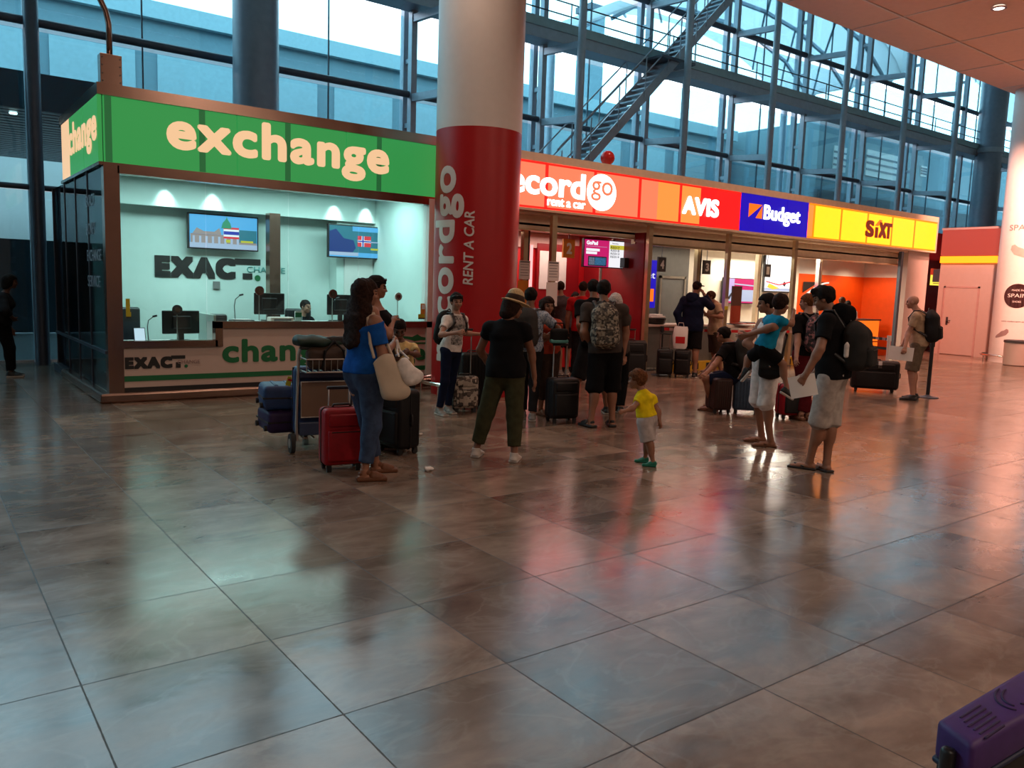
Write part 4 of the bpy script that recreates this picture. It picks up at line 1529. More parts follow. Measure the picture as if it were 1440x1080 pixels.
class Field:
    def __init__(s, prims, cell, pad=.03):
        lo = np.min([p[1] for p in prims], 0) - pad
        hi = np.max([p[2] for p in prims], 0) + pad
        s.c, s.lo = cell, lo
        n = np.ceil((hi - lo) / cell).astype(int) + 1
        s.ax = [lo[i] + cell * np.arange(n[i]) for i in range(3)]
        s.D = np.full(n, 1.0, np.float32)

    def grid(s, lo, hi):
        sl = []
        for i in range(3):
            a = max(0, int((lo[i] - s.lo[i]) / s.c))
            b = min(len(s.ax[i]), int((hi[i] - s.lo[i]) / s.c) + 2)
            sl.append(slice(a, max(a, b)))
        return tuple(sl), s.ax[0][sl[0]][:, None, None], s.ax[1][sl[1]][None, :, None], s.ax[2][sl[2]][None, None, :]

    def add(s, p, k=.02):
        m = k + 2.5 * s.c
        sl, X, Y, Z = s.grid(p[1] - m, p[2] + m)
        d = p[0](X, Y, Z).astype(np.float32)
        w = s.D[sl]
        h = np.maximum(k - np.abs(w - d), 0) / max(k, 1e-6)
        s.D[sl] = np.minimum(w, d) - h * h * k * .25
        return s

    def sub(s, p, k=0):
        m = 2.5 * s.c
        sl, X, Y, Z = s.grid(p[1] - m, p[2] + m)
        s.D[sl] = np.maximum(s.D[sl], -p[0](X, Y, Z).astype(np.float32))
        return s

    def plane(s, p, n):
        """Cut away everything on the side n points to."""
        X, Y, Z = s.ax[0][:, None, None], s.ax[1][None, :, None], s.ax[2][None, None, :]
        s.D = np.maximum(s.D, ((X - p[0]) * n[0] + (Y - p[1]) * n[1] + (Z - p[2]) * n[2]).astype(np.float32))
        return s

    def folds(s, amp, f, seed=0):
        X, Y, Z = s.ax[0][:, None, None], s.ax[1][None, :, None], s.ax[2][None, None, :]
        q = np.random.RandomState(seed).uniform(0, 6, 9)
        w = np.sin(f * X + .6 * f * Z + q[0] + 1.3 * np.sin(.5 * f * Y + q[1])) * np.sin(.7 * f * Z - .5 * f * Y + q[2]) + .6 * np.sin(1.3 * f * Y + .9 * f * X + q[3] + np.sin(f * Z * .8 + q[4]))
        s.D = s.D + (amp * w).astype(np.float32)
        return s

    def mesh(s):
        D = s.D.copy()
        for i in range(3):
            ix = [slice(None)] * 3
            ix[i] = 0
            D[tuple(ix)] = 1
            ix[i] = -1
            D[tuple(ix)] = 1
        ins = D < 0
        n = np.array(D.shape) - 1
        cnt = np.zeros(n, np.int8)
        for a in (0, 1):
            for b in (0, 1):
                for c in (0, 1):
                    cnt += ins[a:a + n[0], b:b + n[1], c:c + n[2]]
        act = (cnt > 0) & (cnt < 8)
        ci = np.argwhere(act)
        idx = np.full(n, -1, np.int64)
        idx[act] = np.arange(len(ci))
        P = np.zeros((len(ci), 3))
        W = np.zeros(len(ci))
        for ax in range(3):
            o = [i for i in range(3) if i != ax]
            for a in (0, 1):
                for b in (0, 1):
                    p0 = ci.copy()
                    p0[:, o[0]] += a
                    p0[:, o[1]] += b
                    p1 = p0.copy()
                    p1[:, ax] += 1
                    d0 = D[p0[:, 0], p0[:, 1], p0[:, 2]]
                    d1 = D[p1[:, 0], p1[:, 1], p1[:, 2]]
                    x = (d0 < 0) != (d1 < 0)
                    t = np.where(x, d0 / np.where(x, d0 - d1, 1), 0)
                    q = p0.astype(float)
                    q[:, ax] += t
                    P[x] += q[x]
                    W += x
        P = P / np.maximum(W, 1)[:, None] * s.c + s.lo
        quads = []
        for ax in range(3):
            o = [(ax + 1) % 3, (ax + 2) % 3]
            sl0 = [slice(None)] * 3
            sl1 = [slice(None)] * 3
            sl0[ax], sl1[ax] = slice(0, -1), slice(1, None)
            ch = ins[tuple(sl0)] != ins[tuple(sl1)]
            e = np.argwhere(ch)
            e = e[(e[:, o[0]] > 0) & (e[:, o[1]] > 0) & (e[:, o[0]] < D.shape[o[0]] - 1) & (e[:, o[1]] < D.shape[o[1]] - 1)]
            s0 = ins[e[:, 0], e[:, 1], e[:, 2]]
            q = []
            for a, b in ((0, 0), (-1, 0), (-1, -1), (0, -1)):
                c = e.copy()
                c[:, o[0]] += a
                c[:, o[1]] += b
                q.append(idx[c[:, 0], c[:, 1], c[:, 2]])
            q = np.stack(q, 1)
            q[~s0] = q[~s0][:, ::-1]
            quads.append(q)
        return P, np.concatenate(quads)


def mesh_obj(name, P, Q, mats, parent=None, mi=None, smooth=True):
    me = bpy.data.meshes.new(name)
    me.vertices.add(len(P))
    me.vertices.foreach_set('co', P.astype(np.float32).ravel())
    me.loops.add(Q.size)
    me.loops.foreach_set('vertex_index', Q.astype(np.int32).ravel())
    me.polygons.add(len(Q))
    me.polygons.foreach_set('loop_start', (np.arange(len(Q)) * 4).astype(np.int32))
    if mi is not None:
        me.polygons.foreach_set('material_index', mi.astype(np.int32))
    me.polygons.foreach_set('use_smooth', np.full(len(Q), smooth))
    for m in mats:
        me.materials.append(M[m] if isinstance(m, str) else m)
    me.update(calc_edges=True)
    o = bpy.data.objects.new(name, me)
    COL.objects.link(o)
    if parent:
        o.parent = parent
    return o


def blob(name, prims, cell, mats, parent=None, k=.015, fold=None):
    F = Field(prims, cell)
    for p in prims:
        F.add(p, k)
    if fold:
        F.folds(*fold)
    P, Q = F.mesh()
    return mesh_obj(name, P, Q, [mats], parent)
# ---------------------------------------------------------------- people
# joints in metres in each person's own frame (right of the view line, away, up)
PER = {
    'blue': (3.158, 6.072, -0.4795, 55, 75, 1.66, ((-0.1, 0, 0.888), (-0.118, -0, 1.39), (-0.092, 0.007, 1.555), (-0.024, -0.13, 1.315), (0.043, -0.155, 1.049), (0.133, 0.054, 1.131), (-0.05, -0.07, 0.858), (-0.034, -0.111, 0.455), (-0.095, -0.16, 0.077), (0.99, 0.139, 0), (0, 0, 0), (-0.207, 0.13, 1.315), (-0.227, 0.105, 1.042), (-0.201, 0.075, 0.804), (-0.148, 0.07, 0.858), (-0.072, 0.109, 0.458), (-0, 0.147, 0.077), (0.99, 0.139, 0), (0, 0, 0))),
    'behind': (3.846, 7.071, -0.4981, 100, 88, 1.7, ((-0.109, -0, 0.909), (-0.18, -0, 1.431), (-0.159, 0.001, 1.597), (-0.198, -0.161, 1.354), (-0.043, -0.268, 1.145), (-0.005, -0.059, 1.271), (-0.12, -0.086, 0.88), (-0.033, -0.081, 0.474), (-0.034, -0.062, 0.079), (0.985, -0.174, 0), (0, 0, 0), (-0.141, 0.161, 1.354), (-0.152, 0.213, 1.078), (-0.082, 0.211, 0.841), (-0.09, 0.086, 0.88), (-0.016, 0.072, 0.472), (-0.063, 0.079, 0.079), (0.985, -0.174, 0), (0, 0, 0))),
    'boy': (4.394, 7.686, -0.5194, 172, 172, 1.27, ((-0.069, 0, 0.679), (-0.098, 0, 1.001), (-0.123, -0.05, 1.15), (-0.221, -0.018, 0.944), (-0.161, -0.176, 0.837), (-0.071, -0.303, 0.919), (-0.13, -0.009, 0.65), (-0.106, 0.036, 0.347), (-0.083, 0.08, 0.059), (0.866, -0.5, 0), (0, 0, 0), (0.036, 0.018, 0.944), (0.08, -0.169, 0.888), (-0.011, -0.315, 0.921), (-0.001, 0.009, 0.65), (0.009, -0.018, 0.347), (0.019, -0.043, 0.059), (0.866, -0.5, 0), (0, 0, 0))),
    'teen': (5.471, 8.642, -0.5644, 140, 160, 1.58, ((0.064, -0, 0.845), (0.104, -0, 1.277), (0.109, -0.026, 1.438), (-0.014, -0.093, 1.206), (-0.076, -0.276, 1.029), (0.114, -0.4, 1.068), (-0, -0.052, 0.815), (-0.014, -0.098, 0.433), (-0.077, -0.053, 0.073), (0.5, -0.866, 0), (0, 0, 0), (0.208, 0.093, 1.206), (0.242, 0.277, 1.023), (0.45, 0.374, 1.013), (0.124, 0.052, 0.815), (0.076, 0.093, 0.435), (0.031, 0.132, 0.073), (0.5, -0.866, 0), (0, 0, 0))),
    'hat': (4.498, 6.176, -0.6294, 12, 60, 1.58, ((0.07, 0, 0.845), (0.065, 0, 1.32), (0.125, 0.014, 1.455), (0.23, -0.035, 1.249), (0.308, 0.088, 1.031), (0.344, 0.096, 0.804), (0.149, -0.017, 0.815), (0.167, -0.049, 0.431), (0.173, -0.132, 0.073), (0.208, 0.978, 0), (0, 0, 0), (-0.098, 0.035, 1.249), (-0.186, 0.151, 1.031), (-0.1, 0.288, 0.868), (-0.009, 0.017, 0.815), (-0.103, 0.03, 0.435), (-0.192, 0.043, 0.073), (0.208, 0.978, 0), (0, 0, 0))),
    'greybp': (6.202, 7.871, -0.6674, 18, 10, 1.68, ((0.003, 0, 0.899), (-0.009, -0, 1.368), (-0.01, 0.029, 1.534), (0.165, -0.056, 1.291), (0.346, 0.089, 1.138), (0.147, 0.068, 0.999), (0.086, -0.027, 0.869), (0.072, -0.031, 0.459), (0.059, -0.118, 0.078), (0, 1, 0), (0, 0, 0), (-0.179, 0.056, 1.291), (-0.231, 0.052, 1.019), (-0.219, 0.12, 0.784), (-0.078, 0.027, 0.869), (-0.068, 0.086, 0.463), (-0.059, 0.02, 0.078), (0, 1, 0), (0, 0, 0))),
    'curly': (6.594, 7.991, -0.6899, 150, 155, 1.58, ((-0.002, 0, 0.845), (-0.021, -0, 1.257), (-0.024, -0.025, 1.419), (-0.149, -0.076, 1.185), (-0.118, -0.299, 1.052), (0.103, -0.361, 1.046), (-0.07, -0.04, 0.815), (-0.048, -0.028, 0.43), (-0.069, 0.057, 0.073), (0.5, -0.866, 0), (0, 0, 0), (0.114, 0.076, 1.185), (0.131, -0.159, 1.071), (-0.063, -0.252, 0.989), (0.07, 0.04, 0.815), (0.076, -0.021, 0.435), (0.023, 0.022, 0.073), (0.5, -0.866, 0), (0, 0, 0))),
    'greytee': (10.11, 11.751, -0.7105, 8, 8, 1.74, ((-0.044, 0, 0.931), (-0.109, 0, 1.49), (-0.125, 0.03, 1.664), (0.086, -0.026, 1.411), (0.109, 0.128, 1.169), (0.063, 0.258, 0.956), (0.048, -0.012, 0.901), (0.059, 0.07, 0.484), (0.054, 0.038, 0.081), (0.139, 0.99, 0), (0, 0, 0), (-0.285, 0.026, 1.411), (-0.338, 0.013, 1.129), (-0.338, 0.085, 0.886), (-0.129, 0.012, 0.901), (-0.098, -0.065, 0.481), (-0.068, -0.138, 0.081), (0.139, 0.99, 0), (0, 0, 0))),
    'redshirt': (9.738, 10.9, -0.7292, 10, 10, 1.76, ((0.015, -0, 0.942), (-0.006, 0, 1.499), (0.018, 0.03, 1.664), (0.184, -0.033, 1.419), (0.231, -0.062, 1.133), (0.253, 0.007, 0.888), (0.105, -0.016, 0.912), (0.112, 0.039, 0.485), (0.099, -0.029, 0.082), (0.174, 0.985, 0), (0, 0, 0), (-0.189, 0.033, 1.419), (-0.243, 0.022, 1.133), (-0.24, 0.094, 0.888), (-0.073, 0.016, 0.912), (-0.078, 0.07, 0.485), (-0.103, 0.007, 0.082), (0.174, 0.985, 0), (0, 0, 0))),
    'black': (7.178, 7.815, -0.743, -8, -8, 1.76, ((0.026, -0, 0.942), (0.016, -0, 1.518), (-0.004, 0.03, 1.665), (0.205, 0.026, 1.439), (0.259, 0.013, 1.153), (0.259, 0.086, 0.907), (0.116, 0.013, 0.912), (0.182, 0.081, 0.487), (0.245, 0.147, 0.082), (-0.139, 0.99, 0), (0, 0, 0), (-0.17, -0.026, 1.439), (-0.16, -0.173, 1.186), (-0.087, -0.092, 0.955), (-0.063, -0.013, 0.912), (-0.152, -0.134, 0.487), (-0.238, -0.249, 0.082), (0, 1, 0), (0, 0, 0))),
    'bp': (6.688, 7.066, -0.7579, 0, 0, 1.77, ((0.029, -0, 0.947), (-0.01, -0, 1.491), (-0.026, 0.031, 1.642), (0.205, -0, 1.411), (0.262, 0.117, 1.148), (0.243, 0.097, 0.893), (0.122, -0, 0.917), (0.124, 0.068, 0.49), (0.146, 0.018, 0.082), (-0.174, 0.985, 0), (0, 0, 0), (-0.215, -0, 1.411), (-0.237, -0.11, 1.14), (-0.122, 0.039, 0.966), (-0.059, -0, 0.917), (-0.082, -0.055, 0.489), (-0.104, -0.108, 0.082), (-0.643, 0.766, 0), (0, 0, 0))),
    'toddler': (5.622, 5.271, -0.8176, 298, 285, 0.92, ((-0.021, -0, 0.44), (-0.067, -0, 0.705), (-0.128, 0.004, 0.811), (0.024, 0.08, 0.624), (0.084, 0.063, 0.513), (0.109, 0.023, 0.411), (0.006, 0.042, 0.41), (-0.003, 0.063, 0.222), (-0.011, 0.084, 0.043), (-0.999, 0.035, 0), (0, 0, 0), (-0.095, -0.06, 0.629), (-0.149, -0.152, 0.558), (-0.224, -0.233, 0.538), (-0.038, -0.042, 0.41), (0.014, -0.064, 0.222), (0.065, -0.086, 0.043), (-0.999, 0.035, 0), (0, 0, 0))),
    'navy': (12.386, 10.536, -0.8659, 20, 40, 1.84, ((-0.039, -0, 0.984), (-0.037, -0, 1.572), (0.014, 0.025, 1.753), (0.151, -0.068, 1.489), (0.302, 0.176, 1.388), (0.158, 0.178, 1.614), (0.049, -0.032, 0.954), (0.057, -0.125, 0.509), (0.065, -0.212, 0.086), (0.342, 0.94, 0), (0, 0, 0), (-0.225, 0.068, 1.489), (-0.344, -0.036, 1.228), (-0.257, -0.046, 0.975), (-0.128, 0.032, 0.954), (-0.1, 0.114, 0.513), (-0.102, 0.112, 0.086), (0.342, 0.94, 0), (0, 0, 0))),
    'beige': (13.061, 10.485, -0.8944, 255, 255, 1.62, ((-0.07, 0, 0.867), (-0.076, 0, 1.458), (-0.194, -0.007, 1.582), (-0.116, 0.15, 1.384), (-0.156, 0.24, 1.135), (-0.287, 0.081, 1.249), (-0.091, 0.08, 0.837), (-0.05, 0.028, 0.447), (-0.01, -0.022, 0.075), (-0.966, -0.259, 0), (0, 0, 0), (-0.035, -0.15, 1.384), (0.051, -0.311, 1.188), (-0.183, -0.314, 1.212), (-0.048, -0.08, 0.837), (0.028, -0.016, 0.447), (0.101, 0.046, 0.075), (-0.966, -0.259, 0), (0, 0, 0))),
    'seat': (9.22, 7.064, -0.9171, 295, 295, 1.74, ((0.004, -0, 0.532), (-0.09, -0, 0.964), (-0.192, 0.013, 1.079), (0.006, 0.17, 0.887), (-0.254, 0.152, 0.762), (-0.399, 0.128, 0.557), (0.048, 0.081, 0.503), (-0.326, 0.18, 0.464), (-0.244, 0.2, 0.098), (-0.906, 0.423, 0), (0, 0, 0), (-0.152, -0.17, 0.887), (-0.265, -0.353, 0.695), (-0.364, -0.562, 0.592), (-0.027, -0.081, 0.503), (-0.383, -0.12, 0.46), (-0.285, -0.05, 0.087), (-0.906, 0.423, 0), (0, 0, 0))),
    'tank': (7.564, 5.383, -0.9523, 238, 262, 1.72, ((0, -0, 0.92), (0.039, -0, 1.412), (-0.045, -0.004, 1.557), (-0.073, 0.17, 1.334), (-0.237, 0.152, 1.102), (-0.037, 0.041, 1), (-0.049, 0.075, 0.89), (-0.069, 0.102, 0.472), (0.002, 0.141, 0.08), (-0.99, -0.139, 0), (0, 0, 0), (0.139, -0.17, 1.334), (0.031, -0.433, 1.319), (-0.193, -0.365, 1.231), (0.045, -0.075, 0.89), (0.021, -0.109, 0.472), (0.097, -0.127, 0.08), (-0.99, -0.139, 0), (0, 0, 0))),
    'kid': (7.33, 5.21, -0.9529, 55, 32, 1.08, ((-0.031, -0, 1.092), (0.053, -0, 1.436), (0.095, -0.02, 1.557), (0.105, -0.09, 1.388), (0.216, 0.033, 1.352), (0.232, 0.131, 1.463), (-0.007, -0.045, 1.063), (0.16, 0, 0.929), (0.214, -0.02, 0.669), (0.852, 0.213, -0.479), (0, 0, 0), (-0.022, 0.09, 1.388), (-0.059, 0.254, 1.363), (0.009, 0.349, 1.456), (-0.07, 0.045, 1.063), (-0.201, 0.15, 0.957), (-0.229, 0.1, 0.835), (-0.566, 0.226, -0.793), (0, 0, 0))),
    'redpants': (9.601, 6.221, -0.9959, 320, 285, 1.7, ((-0.022, 0, 0.909), (-0.013, -0, 1.414), (-0.044, 0.008, 1.573), (0.126, 0.118, 1.337), (0.176, 0.134, 1.061), (0.139, 0.194, 0.823), (0.044, 0.056, 0.88), (0.015, -0.006, 0.47), (-0.013, -0.065, 0.079), (-0.643, 0.766, 0), (0, 0, 0), (-0.154, -0.118, 1.337), (-0.119, -0.227, 1.079), (-0.121, -0.378, 0.884), (-0.09, -0.056, 0.88), (-0.004, -0.033, 0.47), (0.077, -0.01, 0.079), (-0.643, 0.766, 0), (0, 0, 0))),
    'black2': (6.926, 4.321, -1.0131, 285, 278, 1.75, ((0.1, -0, 0.936), (0.062, -0, 1.511), (-0.028, 0.004, 1.634), (0.116, 0.182, 1.431), (0.051, 0.241, 1.155), (-0.047, 0.22, 0.921), (0.125, 0.086, 0.906), (0.12, 0.028, 0.484), (0.116, -0.027, 0.081), (-0.574, 0.819, 0), (0, 0, 0), (0.018, -0.182, 1.431), (-0.024, -0.315, 1.177), (-0.125, -0.339, 0.945), (0.079, -0.086, 0.906), (0.02, -0.054, 0.484), (-0.036, -0.023, 0.081), (-0.985, 0.174, 0), (-0.471, -0, -0.882))),
    'sixtA': (18.431, 11.1, -1.0287, 10, 10, 1.64, ((0.078, -0, 0.877), (0.043, -0, 1.414), (0.021, 0.028, 1.552), (0.221, -0.031, 1.34), (0.265, -0.058, 1.073), (0.287, 0.006, 0.845), (0.162, -0.015, 0.847), (0.136, 0.034, 0.451), (0.093, -0.024, 0.076), (0.174, 0.985, 0), (0, 0, 0), (-0.126, 0.031, 1.34), (-0.176, 0.02, 1.073), (-0.174, 0.088, 0.845), (-0.003, 0.015, 0.847), (-0.043, 0.056, 0.451), (-0.095, 0.009, 0.076), (0.174, 0.985, 0), (0, 0, 0))),
    'sixtB': (19.197, 11.3, -1.0388, 0, 0, 1.54, ((0.01, 0, 0.824), (-0.04, -0, 1.339), (-0.067, 0.027, 1.464), (0.114, -0, 1.27), (0.159, -0.018, 1.02), (0.169, 0.045, 0.805), (0.091, 0, 0.794), (0.09, 0.063, 0.423), (0.09, -0.005, 0.072), (0, 1, 0), (0, 0, 0), (-0.181, -0, 1.27), (-0.226, -0.018, 1.02), (-0.236, 0.045, 0.805), (-0.066, 0, 0.794), (-0.078, 0.062, 0.423), (-0.09, -0.005, 0.072), (0, 1, 0), (0, 0, 0))),
    'bald': (13.326, 6.646, -1.1082, 278, 275, 1.75, ((0.046, -0, 0.936), (-0.001, -0, 1.464), (-0.096, 0.003, 1.613), (0.032, 0.186, 1.385), (-0.102, 0.175, 1.128), (-0.186, 0.162, 0.888), (0.061, 0.089, 0.906), (0.003, 0.106, 0.483), (0.066, 0.119, 0.081), (-0.999, 0.035, 0), (0, 0, 0), (-0.02, -0.186, 1.385), (-0.113, -0.197, 1.11), (-0.139, -0.335, 0.898), (0.037, -0.089, 0.906), (-0.024, -0.104, 0.484), (0.036, -0.122, 0.081), (-0.999, 0.035, 0), (0, 0, 0))),
    'clerk': (5.163, 12.55, -0.3903, 140, 130, 1.7, ((-0.044, -0, 0.508), (-0.011, -0, 1.052), (0.056, -0.019, 1.215), (-0.156, -0.118, 0.975), (-0.174, -0.342, 0.806), (-0.096, -0.571, 0.755), (-0.112, -0.056, 0.478), (0.08, -0.15, 0.372), (0.103, -0.1, -0.04), (0.643, -0.766, 0), (0, 0, 0), (0.124, 0.118, 0.975), (0.168, -0.114, 0.82), (0.132, -0.346, 0.743), (0.021, 0.056, 0.478), (-0.01, -0.2, 0.376), (0.014, -0.15, -0.034), (0.643, -0.766, 0), (0, 0, 0))),
    'lefthall': (1.286, 14.6, -0.0879, 95, 85, 1.57, ((-0.1, -0, 0.84), (-0.044, -0, 1.281), (0.036, 0.002, 1.466), (-0.066, -0.15, 1.21), (-0.043, -0.341, 1.035), (0.045, -0.164, 0.92), (-0.11, -0.08, 0.81), (-0.019, -0.089, 0.438), (-0.014, -0.09, 0.073), (0.996, -0.087, 0), (0, 0, 0), (-0.039, 0.15, 1.21), (-0.054, 0.197, 0.955), (0.011, 0.201, 0.736), (-0.096, 0.08, 0.81), (-0.005, 0.082, 0.438), (0.002, 0.091, 0.073), (0.996, -0.087, 0), (0, 0, 0))),
    'white': (7.719, 7.792, -0.7807, 20, 20, 1.56, ((-0.057, 0, 0.835), (-0.103, -0, 1.344), (-0.111, 0.026, 1.495), (0.044, -0.051, 1.273), (0.029, -0.067, 1.015), (0.044, -0.089, 0.79), (0.021, -0.027, 0.805), (0.044, 0.014, 0.427), (0.023, -0.061, 0.073), (0.342, 0.94, 0), (0, 0, 0), (-0.238, 0.051, 1.273), (-0.286, 0.05, 1.02), (-0.274, 0.113, 0.802), (-0.129, 0.027, 0.805), (-0.074, 0.045, 0.428), (-0.054, -0.024, 0.073), (0.342, 0.94, 0), (0, 0, 0))),
    'desk': (11.292, 12.85, -0.7209, 170, 170, 1.57, ((0.028, 0, 0.84), (0.007, 0, 1.305), (0.005, -0.027, 1.468), (-0.138, -0.026, 1.234), (-0.186, -0.016, 0.979), (-0.185, -0.081, 0.76), (-0.05, -0.014, 0.81), (-0.06, -0.073, 0.431), (-0.091, -0.01, 0.073), (0.174, -0.985, 0), (0, 0, 0), (0.159, 0.026, 1.234), (0.2, 0.052, 0.979), (0.221, -0.009, 0.76), (0.108, 0.014, 0.81), (0.11, -0.046, 0.431), (0.089, 0.021, 0.073), (0.174, -0.985, 0), (0, 0, 0))),
}

for nme, c in (('skin_tan', (.28, .125, .072)), ('skin_light', (.38, .19, .125)), ('skin_brown', (.11, .045, .026)), ('skin_mid', (.22, .095, .055))):
    mat(nme, c, .55, noise=.08, scale=14)
for nme, c in (('hair_black', (.010, .007, .006)), ('hair_dark', (.022, .010, .007)), ('hair_brown', (.05, .022, .012)), ('hair_grey', (.45, .42, .40)), ('hair_fair', (.12, .045, .018))):
    mat(nme, c, .75, noise=.5, scale=60, bump=.4, spec=.12)
mat('eye_dark', (.012, .008, .006), .7, spec=.1)
mat('lip', (.24, .07, .055), .5)
for nme, c in (('cloth_blue', (.008, .085, .36)), ('cloth_black', (.005, .005, .006)), ('cloth_charcoal', (.014, .014, .016)), ('cloth_olive', (.045, .045, .022)), ('cloth_yellow', (.80, .62, .010)),
               ('cloth_pale_yellow', (.62, .45, .20)), ('cloth_white', (.72, .68, .65)), ('cloth_grey', (.055, .042, .036)), ('cloth_slate', (.07, .055, .06)), ('cloth_navy', (.006, .010, .032)), ('cloth_beige', (.40, .29, .19)),
               ('cloth_red', (.45, .012, .015)), ('cloth_wine', (.085, .006, .010)), ('cloth_orange', (.40, .055, .025)), ('cloth_turquoise', (.006, .22, .38)), ('cloth_khaki', (.13, .10, .07)), ('cloth_stone', (.40, .345, .31)),
               ('cloth_brown', (.05, .03, .022)), ('cloth_lightgrey', (.46, .41, .40)), ('cloth_greyblue', (.10, .12, .15))):
    mat(nme, c, .9, noise=.18, scale=18, bump=.15, spec=.15)
mat('straw', (.56, .40, .21), .8, noise=.25, scale=60, bump=.3)
mat('shoe_white', (.55, .50, .46), .6)
mat('shoe_black', (.012, .012, .012), .5)
mat('shoe_green', (.0, .16, .10), .5)
mat('shoe_tan', (.13, .045, .016), .6)
mat('shoe_grey', (.22, .21, .20), .6)
pattern('jeans', ((.012, .03, .075), (.03, .06, .13)), 16)
pattern('print_floral', ((.01, .01, .012), (.02, .018, .02), (.30, .12, .12), (.06, .03, .04)), 34, kind='voronoi')
pattern('print_shirt', ((.42, .50, .60), (.05, .09, .17), (.5, .55, .62), (.16, .24, .36)), 22, dist=1.2)
pattern('print_pack', ((.025, .022, .02), (.24, .20, .15), (.05, .045, .04), (.30, .26, .20), (.10, .08, .06)), 40, kind='voronoi')
pattern('print_tee', ((.05, .05, .05), (.45, .42, .40), (.12, .12, .12)), 16, dist=1)


